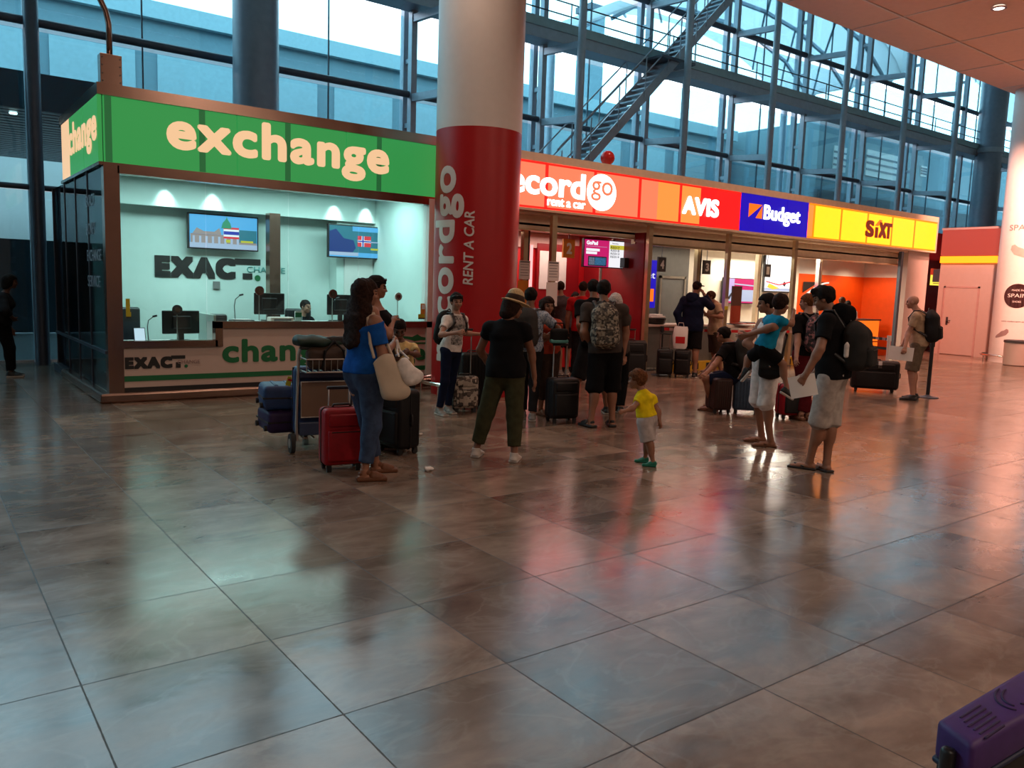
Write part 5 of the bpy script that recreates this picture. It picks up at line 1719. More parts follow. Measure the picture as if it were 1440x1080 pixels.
def person(key, label, skin, top, bottom, shoes, hair, sex='m', girth=1.0, cell=.010, curl=(.5, .5), extra=(), group=None, tilt=.12):
    (px, py, prot, pphi, phphi, h), rows = PER[key][:6], PER[key][6]
    d = dict(loc=(px, py), rot=prot, phi=pphi, hphi=phphi, h=h)
    keys = ['P', 'N', 'H'] + [n_ + s_ for s_ in 'RL' for n_ in ('S', 'E', 'W', 'Hp', 'K', 'A', 'T', 'F')]
    J = {n_: V3(v) for n_, v in zip(keys, rows) if n_[0] != 'F' or any(v)}
    k = h / 1.72
    ph, hp = R(d['phi']), R(d['hphi'])
    fw = V3(math.sin(ph), math.cos(ph), 0)
    rt = V3(math.cos(ph), -math.sin(ph), 0)
    P, N, H = J['P'], J['N'], J['H']
    up = un(N - P)
    fw = un(fw - up * (fw @ up))
    rt = un(np.cross(fw, up))
    f = sex == 'f'
    c = sex == 'c'
    g = girth
    z = V3(0, 0, 1)
    at = lambda t: P + (N - P) * t
    # ---- head frame
    hk = (.205 + .0 * k) / .225 * (k ** .35) if not c else .90 * (1 if h > 1 else .86)
    hf = V3(math.sin(hp), math.cos(hp), 0)
    hf = un(hf - z * tilt)
    hr = un(np.cross(hf, z))
    hu = np.cross(hr, hf)
    HM = np.array([hr, hf, hu])
    hd = lambda x, y, zz: H + (hr * x + hf * y + hu * zz) * hk
    B = []   # (primitive, blend)
    A = lambda p, kk=.02: B.append((p, kk))
    # torso
    ws, hs = (.128, .172) if f else (.140, .160)
    cs = .150 if f else .165
    if c:
        ws, hs, cs = .135, .145, .145
    A(tub(at(-.06), at(.12), (hs * k * g, .112 * k * g), (hs * .97 * k * g, .115 * k * g), rt))
    A(tub(at(.12), at(.42), (hs * .95 * k * g, .112 * k * g), (ws * k * g, .098 * k * g), rt), .04)
    A(tub(at(.42), at(.74), (ws * k * g, .098 * k * g), (cs * k * g, .112 * k * g), rt), .04)
    A(tub(at(.74), at(.97), (cs * k * g, .110 * k * g), (.075 * k, .06 * k), rt), .04)
    for s in (-1, 1):
        A(ell(at(.02) - fw * .055 * k + rt * .075 * s * k, (.085 * k * g, .085 * k * g, .095 * k * g)), .04)
        if f:
            A(ell(at(.66) + fw * .085 * k + rt * .072 * s * k, (.062 * k, .060 * k, .065 * k)), .03)
        sh = J['SR' if s > 0 else 'SL']
        A(cone(at(.90), sh, .055 * k, .052 * k * g), .04)
    # neck and head
    A(cone(N - up * .02, hd(0, -.02, -.06), .058 * k * (.9 if f or c else 1), .050 * hk * (.9 if f or c else 1)), .025)
    A(ell(hd(0, -.012, .022), V3(.076, .097, .090) * hk, HM), .01)
    A(ell(hd(0, .030, -.042), V3(.057, .062, .068) * hk, HM), .02)
    A(ell(hd(0, .066, -.086), V3(.024, .022, .020) * hk, HM), .02)
    A(cone(hd(0, .092, .008), hd(0, .104, -.027), .007 * hk, .0125 * hk), .014)
    A(cone(hd(-.032, .083, .020), hd(.032, .083, .020), .011 * hk, .011 * hk), .012)
    for s in (-1, 1):
        A(ell(hd(.077 * s, -.006, -.012), V3(.010, .020, .031) * hk, HM), .006)
        A(ell(hd(.040 * s, .068, -.028), V3(.022, .020, .022) * hk, HM), .015)
    A(ell(hd(0, .088, -.060), V3(.024, .011, .010) * hk, HM), .008)
    # arms and hands
    for s, sd in ((1, 'R'), (-1, 'L')):
        S, E, W = J['S' + sd], J['E' + sd], J['W' + sd]
        A(ell(S, V3(.055, .055, .058) * k * g), .03)
        ga = k * (g if not f else g * .92) * (1.0 if not c else 1.02)
        A(cone(S, E, .050 * ga, .040 * ga), .03)
        A(ell(E + (W - E) * .25, V3(.041, .041, .048) * ga), .03)
        A(cone(E, W, .039 * ga, .027 * ga), .02)
        dr = J['F' + sd] if 'F' + sd in J else un(W - E)
        inn = un(-rt * s - dr * ((-rt * s) @ dr) + fw * .15)
        inn = un(inn - dr * (inn @ dr))
        th = un(fw - dr * (fw @ dr) - inn * ((fw - dr * (fw @ dr)) @ inn))
        q = k * (1.0 if not c else .95)
        A(cone(W, W + dr * .03 * q, .025 * q, .026 * q), .012)
        A(tub(W + dr * .025 * q, W + dr * .085 * q, (.030 * q, .016 * q), (.041 * q, .015 * q), th), .010)
        cu = curl[0 if s > 0 else 1]
        fr = max(.0082 * q, cell * .75)
        for i, (off, l) in enumerate(((.029, .070), (.0095, .078), (-.0105, .072), (-.030, .058))):
            b0 = W + dr * (.088 - abs(off) * .18) * q + th * off * q
            p = b0
            ang = 0
            dd = un(dr + th * off * 3)
            for j, (fr_l, a) in enumerate(((.45, .35), (.32, .9), (.25, .7))):
                ang += a * cu * (1 + .12 * i)
                v = dd * math.cos(ang) + inn * math.sin(ang)
                p2 = p + v * l * fr_l * q
                A(cone(p, p2, fr * (1.05 - .1 * j), fr * (.98 - .12 * j)), .004)
                p = p2
        t0 = W + dr * .022 * q + th * .022 * q
        t1 = t0 + un(dr * .75 + th * .62 + inn * .3 * (1 + cu)) * .042 * q
        t2 = t1 + un(dr * .95 + th * .15 + inn * (.25 + .5 * cu)) * .034 * q
        A(cone(t0, t1, fr * 1.35, fr * 1.12), .008)
        A(cone(t1, t2, fr * 1.1, fr * .95), .004)
        # legs and feet
        Hp, K, An, T = J['Hp' + sd], J['K' + sd], J['A' + sd], J['T' + sd]
        gl = k * g * (1.06 if f else 1.0)
        A(cone(Hp, K, .086 * gl, .053 * gl), .04)
        A(cone(K, An, .050 * gl, .034 * k), .03)
        kn = un(K - An)
        bk = un(-T + kn * (T @ kn))
        A(ell(K + (An - K) * .30 + bk * .022 * k, V3(.046, .046, .10) * gl), .04)
        A(cone(An, An - z * .045 * k, .034 * k, .035 * k), .02)
        fs = An + T * .0 - z * .048 * k * (1 if abs(T[2]) < .2 else .4)
        side = un(np.cross(T, z))
        A(tub(fs - T * .035 * k, fs + T * .10 * k, (.030 * k, .028 * k), (.040 * k, .022 * k), side), .015)
        A(tub(fs + T * .09 * k - z * .006, fs + T * .165 * k - z * .010, (.041 * k, .020 * k), (.034 * k, .014 * k), side), .012)
    F = Field([b[0] for b in B], cell)
    for p, kk in B:
        F.add(p, kk)
    Pv, Q = F.mesh()
    ctr = Pv[Q].mean(1)
    loc = (ctr - H) @ HM.T / hk
    mi = np.zeros(len(Q), np.int32)
    ax, ay, az = np.abs(loc[:, 0]), loc[:, 1], loc[:, 2]
    mi[(np.hypot((ax - .031) / .017, (az - .002) / .0085) < 1) & (ay > .05)] = 1
    mi[(np.hypot((ax - .032) / .022, (az - .026) / .0055) < 1) & (ay > .05)] = 1
    mi[(np.hypot(ax / .024, (az + .060) / .009) < 1) & (ay > .07)] = 2
    root = mesh_obj('person', Pv, Q, [skin, 'eye_dark', 'lip'], None, mi)
    root.location = (*d['loc'], 0)
    root.rotation_euler = (0, 0, d['rot'])
    setp(root, label, 'person', group)
    sd_ = sum(map(ord, key))

    # ---- clothes
    kind, m, sl = top[:3]
    opt = top[3] if len(top) > 3 else {}
    t = .013 * k + .002
    hem = opt.get('hem', -.08)
    loose = opt.get('loose', 1.0)
    pr = []
    hb = at(hem)
    hemr = (hs * k * g + t * loose * 1.3, (.118 if not c else .112) * k * g + t * loose * 1.3)
    if kind != 'none':
        pr += [(tub(hb - up * .03, at(.15), hemr, (hs * .98 * k * g + t * loose, .115 * k * g + t * loose), rt), .01),
               (tub(at(.15), at(.42), (hs * .95 * k * g + t * loose, .113 * k * g + t * loose), (ws * k * g + t * loose * 1.2, .100 * k * g + t * loose), rt), .04),
               (tub(at(.42), at(.74), (ws * k * g + t * loose * 1.2, .100 * k * g + t * loose), (cs * k * g + t, .114 * k * g + t), rt), .04),
               (tub(at(.74), at(.965), (cs * k * g + t, .112 * k * g + t), (.080 * k, .068 * k), rt), .04)]
        for s in (-1, 1):
            pr.append((ell(at(.02) - fw * .055 * k + rt * .075 * s * k, (.085 * k * g + t * .7, .085 * k * g + t * .7, .095 * k * g + t * .7)), .04))
            if f:
                pr.append((ell(at(.66) + fw * .085 * k + rt * .072 * s * k, (.062 * k + t, .060 * k + t, .065 * k + t)), .04))
            sdn = 'R' if s > 0 else 'L'
            S, E, W = J['S' + sdn], J['E' + sdn], J['W' + sdn]
            slv = sl[0 if s > 0 else 1] if isinstance(sl, tuple) else sl
            if slv > 0:
                pr.append((cone(at(.90), S, .060 * k, .056 * k * g + t * .6), .04))
                pr.append((ell(S, V3(.056, .056, .060) * k * g + t * .7), .03))
                if slv <= 1:
                    e = S + (E - S) * slv
                    pr.append((cone(S, S + (E - S) * (slv + .12), .054 * k * g + t * .6, .052 * k * g + t * (1.1 if slv < .8 else .8), cut=(e, un(E - S))), .02))
                else:
                    e = E + (W - E) * (slv - 1)
                    pr.append((cone(S, E, .056 * k * g + t * .6, .046 * k * g + t), .02))
                    pr.append((cone(E, e, .046 * k * g + t, .036 * k * g + t, cut=(e, un(W - E))), .03))
            else:
                pr.append((cone(at(.88), at(.93) + (S - at(.93)) * .62, .05 * k, .045 * k), .03))
        F = Field([p[0] for p in pr], cell, .04)
        for p, kk in pr:
            F.add(p, kk)
        F.folds(.0028 * k, 26, sd_)
        F.plane(hb, -up)
        F.sub(ell(N + up * opt.get('neck', .055) * k + fw * .015, V3(.070, .070, .060) * k))
        if slv == 0 or (isinstance(sl, tuple) and 0 in sl):
            for s, sdn in ((1, 'R'), (-1, 'L')):
                v = sl[0 if s > 0 else 1] if isinstance(sl, tuple) else sl
                if v == 0:
                    F.sub(ell(J['S' + sdn] + rt * s * .01, V3(.062, .075, .085) * k))
        if 'scoop' in opt:
            F.plane(at(opt['scoop']), un(up + (rt * opt.get('skew', 0)) - fw * opt.get('slope', 0)))
        Pc, Qc = F.mesh()
        mic = None
        ml = [m]
        if 'chest' in opt:
            cc = Pc[Qc].mean(1) - at(.55)
            mic = ((np.abs(cc @ rt) < .10 * k) & (np.abs(cc @ up) < .20 * k) & (cc @ fw > .02)).astype(np.int32)
            ml.append(opt['chest'])
        mesh_obj(kind, Pc, Qc, ml, root, mic)
    bk_, bm_, end = bottom[:3]
    bo = bottom[3] if len(bottom) > 3 else {}
    wl, wh = bo.get('thigh', 1.0), bo.get('hem', 1.0)
    pr = [(tub(at(-.07), at(.16), (hs * k * g + .007, .113 * k * g + .007), (hs * .95 * k * g + .006, .112 * k * g + .006), rt), .02)]
    for s, sdn in ((1, 'R'), (-1, 'L')):
        pr.append((ell(at(.02) - fw * .055 * k + rt * .075 * s * k, (.085 * k * g + .006, .085 * k * g + .006, .095 * k * g + .006)), .04))
        Hp, K, An = J['Hp' + sdn], J['K' + sdn], J['A' + sdn]
        gl = k * g * (1.06 if f else 1.0)
        if end <= 1:
            e = Hp + (K - Hp) * end
            r1 = (.060 * gl + .016) * wh
            pr.append((cone(Hp, Hp + (K - Hp) * (end + .08), (.090 * gl + .008) * wl, r1 + .004, cut=(e, un(K - Hp))), .03))
        else:
            e = K + (An - K) * (end - 1)
            pr.append((cone(Hp, K, (.090 * gl + .008) * wl, (.060 * gl + .008) * wh), .03))
            r2 = (.060 if end < 1.4 else .050 if end < 1.6 else .042) * gl + .012
            pr.append((cone(K, K + (An - K) * (end - 1 + .08), (.060 * gl + .008) * wh, r2 * wh, cut=(e, un(An - K))), .03))
            kn = un(K - An)
            if end > 1.5:
                pr.append((ell(K + (An - K) * .28 - un(J['T' + sdn]) * .018 * k, V3(.050, .050, .09) * gl * wh), .03))
    F = Field([p[0] for p in pr], cell, .04)
    for p, kk in pr:
        F.add(p, kk)
    F.folds(.0026 * k, 24, sd_ + 5)
    F.plane(at(bo.get('waist', .17)), up)
    Pc, Qc = F.mesh()
    mesh_obj(bk_, Pc, Qc, [bm_], root)
    # ---- shoes
    sk, sm = shoes[:2]
    for s, sdn in ((1, 'R'), (-1, 'L')):
        An, T = J['A' + sdn], J['T' + sdn]
        side = un(np.cross(T, z))
        nz = un(np.cross(side, T))
        fs = An - nz * .048 * k
        fl_ = An[2] < .16
        if sk in ('sneaker', 'clog'):
            w = 1.15 if sk == 'clog' else 1.0
            pr = [tub(fs - T * .045 * k - nz * .004, fs + T * .10 * k - nz * .004, (.043 * k * w, .038 * k), (.050 * k * w, .032 * k), side),
                  tub(fs + T * .08 * k - nz * .006, fs + T * .175 * k - nz * .012, (.050 * k * w, .032 * k), (.041 * k * w, .021 * k), side),
                  cone(An - T * .01, An - nz * .03 * k + T * .02, .044 * k, .048 * k)]
            F = Field(pr, cell * .8)
            for p in pr:
                F.add(p, .02)
            F.plane(An - nz * .078 * k if not fl_ else V3(0, 0, .022), -z if fl_ else -nz)
            F.plane(An + nz * .020 * k, nz)
            so = mesh_obj('shoe', *F.mesh(), [sm], root)
            ft = fs + T * .065 * k
            ft = V3(ft[0], ft[1], .012) if fl_ else ft - nz * .03
            blob('sole', [bx(ft, (.128 * k, .049 * k * w, .013), .012, np.array([T, side, nz]) if not fl_ else np.array([T, side, z]))], cell * .7, shoes[2] if len(shoes) > 2 else 'shoe_white', so)
        else:
            zf = .011 if sk == 'flip_flop' else .018
            ft = fs + T * .065 * k
            ft = V3(ft[0], ft[1], zf) if fl_ else ft - nz * .03
            MM = np.array([T, side, z]) if fl_ else np.array([T, side, nz])
            so = blob('sandal', [bx(ft, (.132 * k, .047 * k, zf), min(.012, zf), MM)], cell * .7, sm, root)
            top_ = ft + MM[2] * (.045 * k + zf)
            prs = []
            if sk == 'flip_flop':
                prs = [cone(ft + T * .07 * k + MM[2] * (.035 * k), ft - T * .02 * k + side * .044 * k + MM[2] * .02, .007, .008), cone(ft + T * .07 * k + MM[2] * (.035 * k), ft - T * .02 * k - side * .044 * k + MM[2] * .02, .007, .008)]
            else:
                for a, hh in ((.055, .030), (.02, .045)):
                    prs.append(tub(ft + T * (a - .010) * k + MM[2] * .010, ft + T * (a + .010) * k + MM[2] * .010, (.046 * k, (hh + .012) * k), (.046 * k, (hh + .010) * k), side))
                prs.append(cone(ft - T * .085 * k + MM[2] * .045 * k, ft - T * .05 * k + MM[2] * .06 * k, .030 * k, .036 * k))
            F = Field(prs, cell * .7)
            for p in prs:
                F.add(p, .006)
            F.plane(ft, -MM[2])
            mesh_obj('strap', *F.mesh(), [sm], so)
    # ---- hair
    hs_, hm = hair[:2]
    if hs_ != 'none':
        grow = {'buzz': .004, 'short': .012, 'crop': .010, 'curls': .030, 'puff': .020}.get(hs_, .016)
        pr = [(ell(hd(0, -.014, .026), (V3(.078, .099, .092) + grow) * hk, HM), .02)]
        if hs_ == 'tuft':
            pr.append((ell(hd(0, .045, .105), V3(.06, .06, .03) * hk, HM), .03))
        if hs_ in ('long', 'longcurl'):
            L = hair[2] if len(hair) > 2 else .40
            bk = -hf
            a0 = hd(0, -.075, .03)
            b0 = at(.93) - fw * .085 * k
            e0 = at(.93 - L) - fw * .135 * k
            pr.append((tub(a0, b0, (.10 * hk, .065 * hk), (.135 * k, .06 * k), rt), .05))
            pr.append((tub(b0, e0, (.135 * k, .058 * k), (.11 * k, .045 * k), rt), .04))
            for s in (-1, 1):
                pr.append((cone(hd(.075 * s, .0, -.02), N + rt * s * .085 * k - fw * .02 + up * .0, .042 * hk, .045 * k), .03))
        if hs_ == 'bob':
            pr.append((tub(hd(0, -.05, .0), hd(0, -.070, -.085), (.105 * hk, .085 * hk), (.100 * hk, .065 * hk), hr), .04))
            for s in (-1, 1):
                pr.append((cone(hd(.078 * s, -.02, .0), hd(.082 * s, -.035, -.08), .032 * hk, .028 * hk), .03))
        if hs_ == 'bun':
            pr.append((ell(hd(0, -.125, .02), V3(.05, .045, .05) * hk, HM), .02))
        F = Field([p[0] for p in pr], cell * .85, .03)
        for p, kk in pr:
            F.add(p, kk)
        amp = {'longcurl': .009, 'curls': .009, 'puff': .005, 'long': .005, 'tuft': .005}.get(hs_, .003)
        if hs_ == 'longcurl':
            F.folds(.007, 31, sd_ + 7)
            F.folds(.004, 83, sd_ + 4)
        else:
            F.folds(amp, 75 if hs_ in ('curls', 'puff') else 60, sd_ + 2)
        hl = .048 if hs_ != 'fringe' else .035
        F.sub(bx(hd(0, .11, hl - .13), V3(.105, .080, .13) * hk, .03, HM))
        if hs_ not in ('long', 'longcurl', 'bob'):
            F.sub(bx(hd(0, .06, -.155), V3(.13, .085, .15) * hk, .02, HM))
            F.plane(hd(0, 0, -.078), -hu)
        Ph, Qh = F.mesh()
        mesh_obj('hair', Ph, Qh, [hm], root)
    for e in extra:
        if e == 'straw_hat':
            ho = blob('straw_hat', [ell(hd(0, .010, .055), V3(.145, .170, .016) * hk, HM), tub(hd(0, -.012, .060), hd(0, -.015, .128), (.093 * hk, .112 * hk), (.078 * hk, .096 * hk), hr)], cell * .8, 'straw', root, .02)
            blob('hat_band', [tub(hd(0, -.012, .070), hd(0, -.012, .080), (.096 * hk, .114 * hk), (.095 * hk, .113 * hk), hr)], cell * .8, 'cloth_brown', ho)
        if e == 'cap':
            ho = blob('cap', [ell(hd(0, -.010, .045), V3(.090, .108, .085) * hk, HM)], cell * .8, 'cloth_black', root)
            blob('peak', [ell(hd(0, .125, .050), V3(.072, .075, .012) * hk, HM)], cell * .7, 'cloth_black', ho)
        if e == 'sunglasses':
            g_ = blob('sunglasses', [ell(hd(.034 * s, .080, .088), V3(.030, .012, .022) * hk, HM) for s in (-1, 1)] + [cone(hd(-.06, .075, .092), hd(.06, .075, .092), .005, .005)], .0055, 'screen_dark', root, .004)
            blob('temple', [cone(hd(.066 * s, .075, .090), hd(.088 * s, -.03, .055), .005, .005) for s in (-1, 1)], .0055, 'screen_dark', g_, .002)
        if e.startswith('hood'):
            hm2 = 'cloth_navy' if e == 'hood_navy' else 'cloth_black'
            blob('hood', [ell(N - fw * .085 * k + up * .01, V3(.115, .06, .07) * k), ell(N - fw * .10 * k - up * .05 * k, V3(.10, .055, .075) * k)], cell, hm2, root, .03, (.004, 40, 2))
    return dict(root=root, J=J, at=at, fw=fw, rt=rt, up=up, k=k, d=d, N=N, P=P, hd=hd, HM=HM, hk=hk, cell=cell)


def worn(o, p):
    o.location = p['root'].location
    o.rotation_euler = p['root'].rotation_euler


def backpack(p, label, m, size=(.15, .085, .23), tc=.55, strap='black_plastic', pocket=None, off=.0):
    k, fw, rt, up, at = p['k'], p['fw'], p['rt'], p['up'], p['at']
    w, dp, hh = [x * k for x in size]
    c = at(tc) - fw * (.108 * k + dp + off)
    MM = np.array([rt, fw, up])
    cell = p['cell']
    prs = [bx(c - up * hh * .08, (w, dp, hh * .92), .085 * k, MM), ell(c + up * hh * .70 + fw * dp * .15, (w * .82, dp * .75, hh * .40), MM), ell(c - up * hh * .35 - fw * dp * .15, (w * 1.03, dp * 1.1, hh * .62), MM)]
    F = Field(prs, cell, .04)
    for q in prs:
        F.add(q, .05)
    F.folds(.003, 22, 3)
    root = mesh_obj('backpack', *F.mesh(), [m])
    worn(root, p)
    setp(root, label, 'backpack')
    po = blob('front_pocket', [bx(c - fw * dp * .9 - up * hh * .42, (w * .78, dp * .5, hh * .42), .035 * k, MM)], cell, pocket or m, root)
    blob('zip', [cone(c - fw * dp * 1.42 - up * hh * .14 - rt * w * .6, c - fw * dp * 1.42 - up * hh * .14 + rt * w * .6, .005, .005)], .006, strap, po)
    for s, sd in ((1, 'R'), (-1, 'L')):
        S = p['J']['S' + sd]
        base = c + up * hh * .8 + fw * dp * .8 + rt * s * w * .45
        mid = S * .45 + (p['N'] + rt * s * .05) * .55
        tp = mid + up * .050 * k
        fr = mid + fw * .125 * k - up * .06 * k
        lo = at(.45) + rt * s * .155 * k + fw * .02 * k
        pts = [base, tp - fw * .04 * k, tp + fw * .04 * k, fr, at(.62) + rt * s * .135 * k + fw * .11 * k, lo, c - up * hh * .6 + rt * s * w * .9 + fw * dp * .6]
        pr2 = [tub(a, b, (.022 * k, .009), (.022 * k, .009), rt if i < 4 else un(rt * .3 + up)) for i, (a, b) in enumerate(zip(pts, pts[1:])) if np.linalg.norm(b - a) > .01]
        blob('strap', pr2, cell, strap, root, .01)
    blob('grab_loop', [cone(c + up * hh * 1.08 + fw * dp * .5 - rt * .03, c + up * hh * 1.18 + fw * dp * .5, .008, .008), cone(c + up * hh * 1.08 + fw * dp * .5 + rt * .03, c + up * hh * 1.18 + fw * dp * .5, .008, .008)], .007, strap, root, .004)
    return root


def sheet(p, label, centre, w, h_, n, upv, bend=.02):
    """A held sheet of paper, slightly curved."""
    n, upv = un(V3(n)), un(V3(upv))
    r_ = np.cross(upv, n)
    b = bmesh.new()
    rows = []
    for i in range(9):
        t = i / 8 - .5
        rows.append([b.verts.new(V3(centre) + r_ * w * t + upv * h_ * u + n * bend * math.cos(t * 3)) for u in (-.5, .5)])
    for a, c in zip(rows, rows[1:]):
        b.faces.new((a[0], c[0], c[1], a[1]))
    g = bmesh.ops.extrude_face_region(b, geom=b.faces[:])
    bmesh.ops.translate(b, vec=V3(n) * .002, verts=[v for v in g['geom'] if isinstance(v, bmesh.types.BMVert)])
    o = obj('paper_sheet', b, 'paper', None, True, 40)
    worn(o, p)
    return setp(o, label, 'paper')
TEE = .55
pb_ = person('blue', 'long curly haired woman in bright blue top and jeans holding a cream tote', 'skin_tan', ('top', 'cloth_blue', (TEE + .12, .15), dict(hem=.02, scoop=.80, skew=-.12, slope=.25)), ('jeans', 'jeans', 1.80, dict(thigh=1.06)), ('wedge', 'shoe_tan'), ('longcurl', 'hair_dark', .42), 'f', 1.12, .0075, (1.0, .6))
person('behind', 'woman in profile with sunglasses on her hair, behind the woman in blue', 'skin_tan', ('tank_top', 'cloth_black', 0, dict(scoop=.88)), ('trousers', 'cloth_black', 1.9), ('sneaker', 'shoe_black'), ('bun', 'hair_black'), 'f', 1.0, .0085, (1.1, .5), ('sunglasses',))
person('boy', 'dark haired boy in pale yellow tee looking down at his hands', 'skin_brown', ('tee', 'cloth_pale_yellow', TEE), ('trousers', 'cloth_charcoal', 1.88), ('sneaker', 'shoe_grey'), ('crop', 'hair_black'), 'c', 1.0, .008, (1.2, 1.2), tilt=.5)
pt_ = person('teen', 'teenager in printed white tee and dark jeans beside the red column', 'skin_light', ('tee', 'cloth_white', TEE, dict(chest='print_tee')), ('jeans', 'cloth_navy', 1.92), ('sneaker', 'shoe_grey'), ('bun', 'hair_black'), 'm', .84, .0085, (1.2, 1.1), ('sunglasses',))
ph_ = person('hat', 'woman in straw hat, black tee and olive trousers seen from behind', 'skin_mid', ('tee', 'cloth_black', .40, dict(hem=-.10, loose=1.4)), ('trousers', 'cloth_olive', 1.80, dict(thigh=1.02, hem=1.10)), ('sneaker', 'shoe_white'), ('bob', 'hair_dark'), 'f', 1.10, .0075, (.4, .9), ('straw_hat',), tilt=.3)
pg_ = person('greybp', 'man in blue white patterned shirt with hand on hip and grey backpack', 'skin_mid', ('shirt', 'print_shirt', .62), ('trousers', 'cloth_charcoal', 1.9), ('sneaker', 'shoe_grey'), ('short', 'hair_black'), 'm', .98, .0085, (1.0, .5))
pc_ = person('curly', 'curly haired woman in orange red top with arms crossed, facing the camera', 'skin_tan', ('top', 'cloth_orange', .35), ('trousers', 'cloth_brown', 1.6), ('sandal', 'shoe_tan'), ('longcurl', 'hair_dark', .22), 'f', 1.0, .0085, (.8, .8))
person('greytee', 'man in slate tee and dark shorts standing at the red counter', 'skin_tan', ('tee', 'cloth_slate', .6), ('shorts', 'cloth_charcoal', .92), ('sneaker', 'shoe_grey'), ('short', 'hair_dark'), 'm', 1.0, .011)
person('redshirt', 'man in red shirt seen from behind in the red booth', 'skin_tan', ('shirt', 'cloth_red', .6), ('trousers', 'cloth_charcoal', 1.9), ('sneaker', 'shoe_black'), ('short', 'hair_dark'), 'm', 1.0, .012)
person('desk', 'dark haired person low behind the red counter', 'skin_tan', ('tee', 'cloth_red', .6), ('trousers', 'cloth_charcoal', 1.9), ('sneaker', 'shoe_black'), ('bob', 'hair_black'), 'f', 1.0, .012)
person('black', 'man in black tee and dark shorts striding beside the backpack man', 'skin_tan', ('tee', 'cloth_black', .6), ('shorts', 'cloth_charcoal', 1.0, dict(hem=1.25)), ('sneaker', 'shoe_black'), ('crop', 'hair_black'), 'm', 1.0, .0085)
pm_ = person('bp', 'stout man in brown grey tee and long black shorts with patterned backpack', 'skin_tan', ('tee', 'cloth_grey', .62, dict(loose=1.4)), ('shorts', 'cloth_black', 1.12, dict(thigh=1.1, hem=1.38)), ('sandal', 'shoe_black'), ('tuft', 'hair_black'), 'm', 1.12, .008, (.7, .7))
person('toddler', 'toddler in yellow tee, pale grey shorts and green clogs walking on the open floor', 'skin_tan', ('tee', 'cloth_yellow', .42, dict(hem=.10)), ('shorts', 'cloth_lightgrey', .92, dict(thigh=1.15, hem=1.4)), ('clog', 'shoe_green', 'shoe_green'), ('puff', 'hair_fair'), 'c', 1.12, .006, (1.0, .9))
person('navy', 'man in black cap and navy hooded jumper holding a phone to his ear', 'skin_tan', ('jumper', 'cloth_navy', 1.92, dict(hem=-.14, loose=1.6, neck=.075)), ('shorts', 'cloth_black', .9, dict(hem=1.2)), ('sneaker', 'shoe_black'), ('crop', 'hair_dark'), 'm', 1.12, .011, (1.2, .6), ('cap', 'hood_navy'))
person('beige', 'woman in beige shirt and dark apron beside the man on the phone', 'skin_tan', ('shirt', 'cloth_beige', .62), ('shorts', 'cloth_brown', .95, dict(hem=1.3)), ('sneaker', 'shoe_black'), ('short', 'hair_brown'), 'f', 1.1, .011, (1.1, 1.1))
ps_ = person('seat', 'young man in black seated on a suitcase, leaning forward', 'skin_tan', ('tee', 'cloth_black', .58), ('shorts', 'cloth_navy', .88, dict(hem=1.15)), ('flip_flop', 'shoe_tan'), ('crop', 'hair_black'), 'm', 1.0, .0085, (.7, .7))
pw_ = person('tank', 'smiling man in white tank top and white shorts carrying a child', 'skin_tan', ('tank_top', 'cloth_white', 0, dict(scoop=.90, hem=-.06)), ('shorts', 'cloth_white', 1.02, dict(hem=1.35, thigh=1.06)), ('flip_flop', 'shoe_tan'), ('crop', 'hair_black'), 'm', 1.0, .0075, (.35, .35))
person('kid', 'small child in turquoise tee and black shorts held in the man\'s arms', 'skin_tan', ('tee', 'cloth_turquoise', .45, dict(hem=.02)), ('shorts', 'cloth_black', .75, dict(hem=1.2)), ('sneaker', 'shoe_black'), ('short', 'hair_dark'), 'c', 1.05, .0075, (.8, .6))
pr_ = person('redpants', 'person in black top and wine red trousers with a floral backpack', 'skin_light', ('top', 'cloth_black', .7), ('trousers', 'cloth_wine', 1.9, dict(hem=1.2)), ('sandal', 'shoe_tan'), ('short', 'hair_fair'), 'm', 1.0, .009)
pk_ = person('black2', 'tall young man in black tee and light cuffed shorts looking down', 'skin_tan', ('tee', 'cloth_black', .66, dict(loose=1.4)), ('shorts', 'cloth_stone', 1.10, dict(thigh=1.08, hem=1.32)), ('flip_flop', 'shoe_black'), ('tuft', 'hair_black'), 'm', 1.04, .0075, (.9, .6), ('hood',), tilt=.42)
person('sixtA', 'reddish shirted person far inside the orange booth', 'skin_tan', ('tee', 'cloth_orange', .6), ('trousers', 'cloth_charcoal', 1.9), ('sneaker', 'shoe_black'), ('short', 'hair_brown'), 'm', 1.0, .013)
person('sixtB', 'pale shirted person far inside the orange booth', 'skin_tan', ('tee', 'cloth_white', .6), ('trousers', 'cloth_charcoal', 1.9), ('sneaker', 'shoe_black'), ('bun', 'hair_black'), 'f', 1.0, .013)
pd_ = person('bald', 'shaven headed man in beige tee and olive shorts holding papers', 'skin_light', ('tee', 'cloth_beige', .6), ('shorts', 'cloth_khaki', .98, dict(hem=1.25)), ('sneaker', 'shoe_black', 'shoe_black'), ('none', 'hair_fair'), 'm', .98, .009, (.9, .9))
person('clerk', 'balding clerk in black shirt seated behind the exchange window', 'skin_light', ('shirt', 'cloth_black', 1.8, dict(neck=.07)), ('trousers', 'cloth_black', 1.9), ('sneaker', 'shoe_black'), ('buzz', 'hair_black'), 'm', 1.05, .010)
person('lefthall', 'dark figure standing in the dim passage at the far left', 'skin_brown', ('top', 'cloth_charcoal', 1.5), ('trousers', 'cloth_black', 1.9), ('sneaker', 'shoe_black'), ('bob', 'hair_black'), 'f', 1.1, .011)
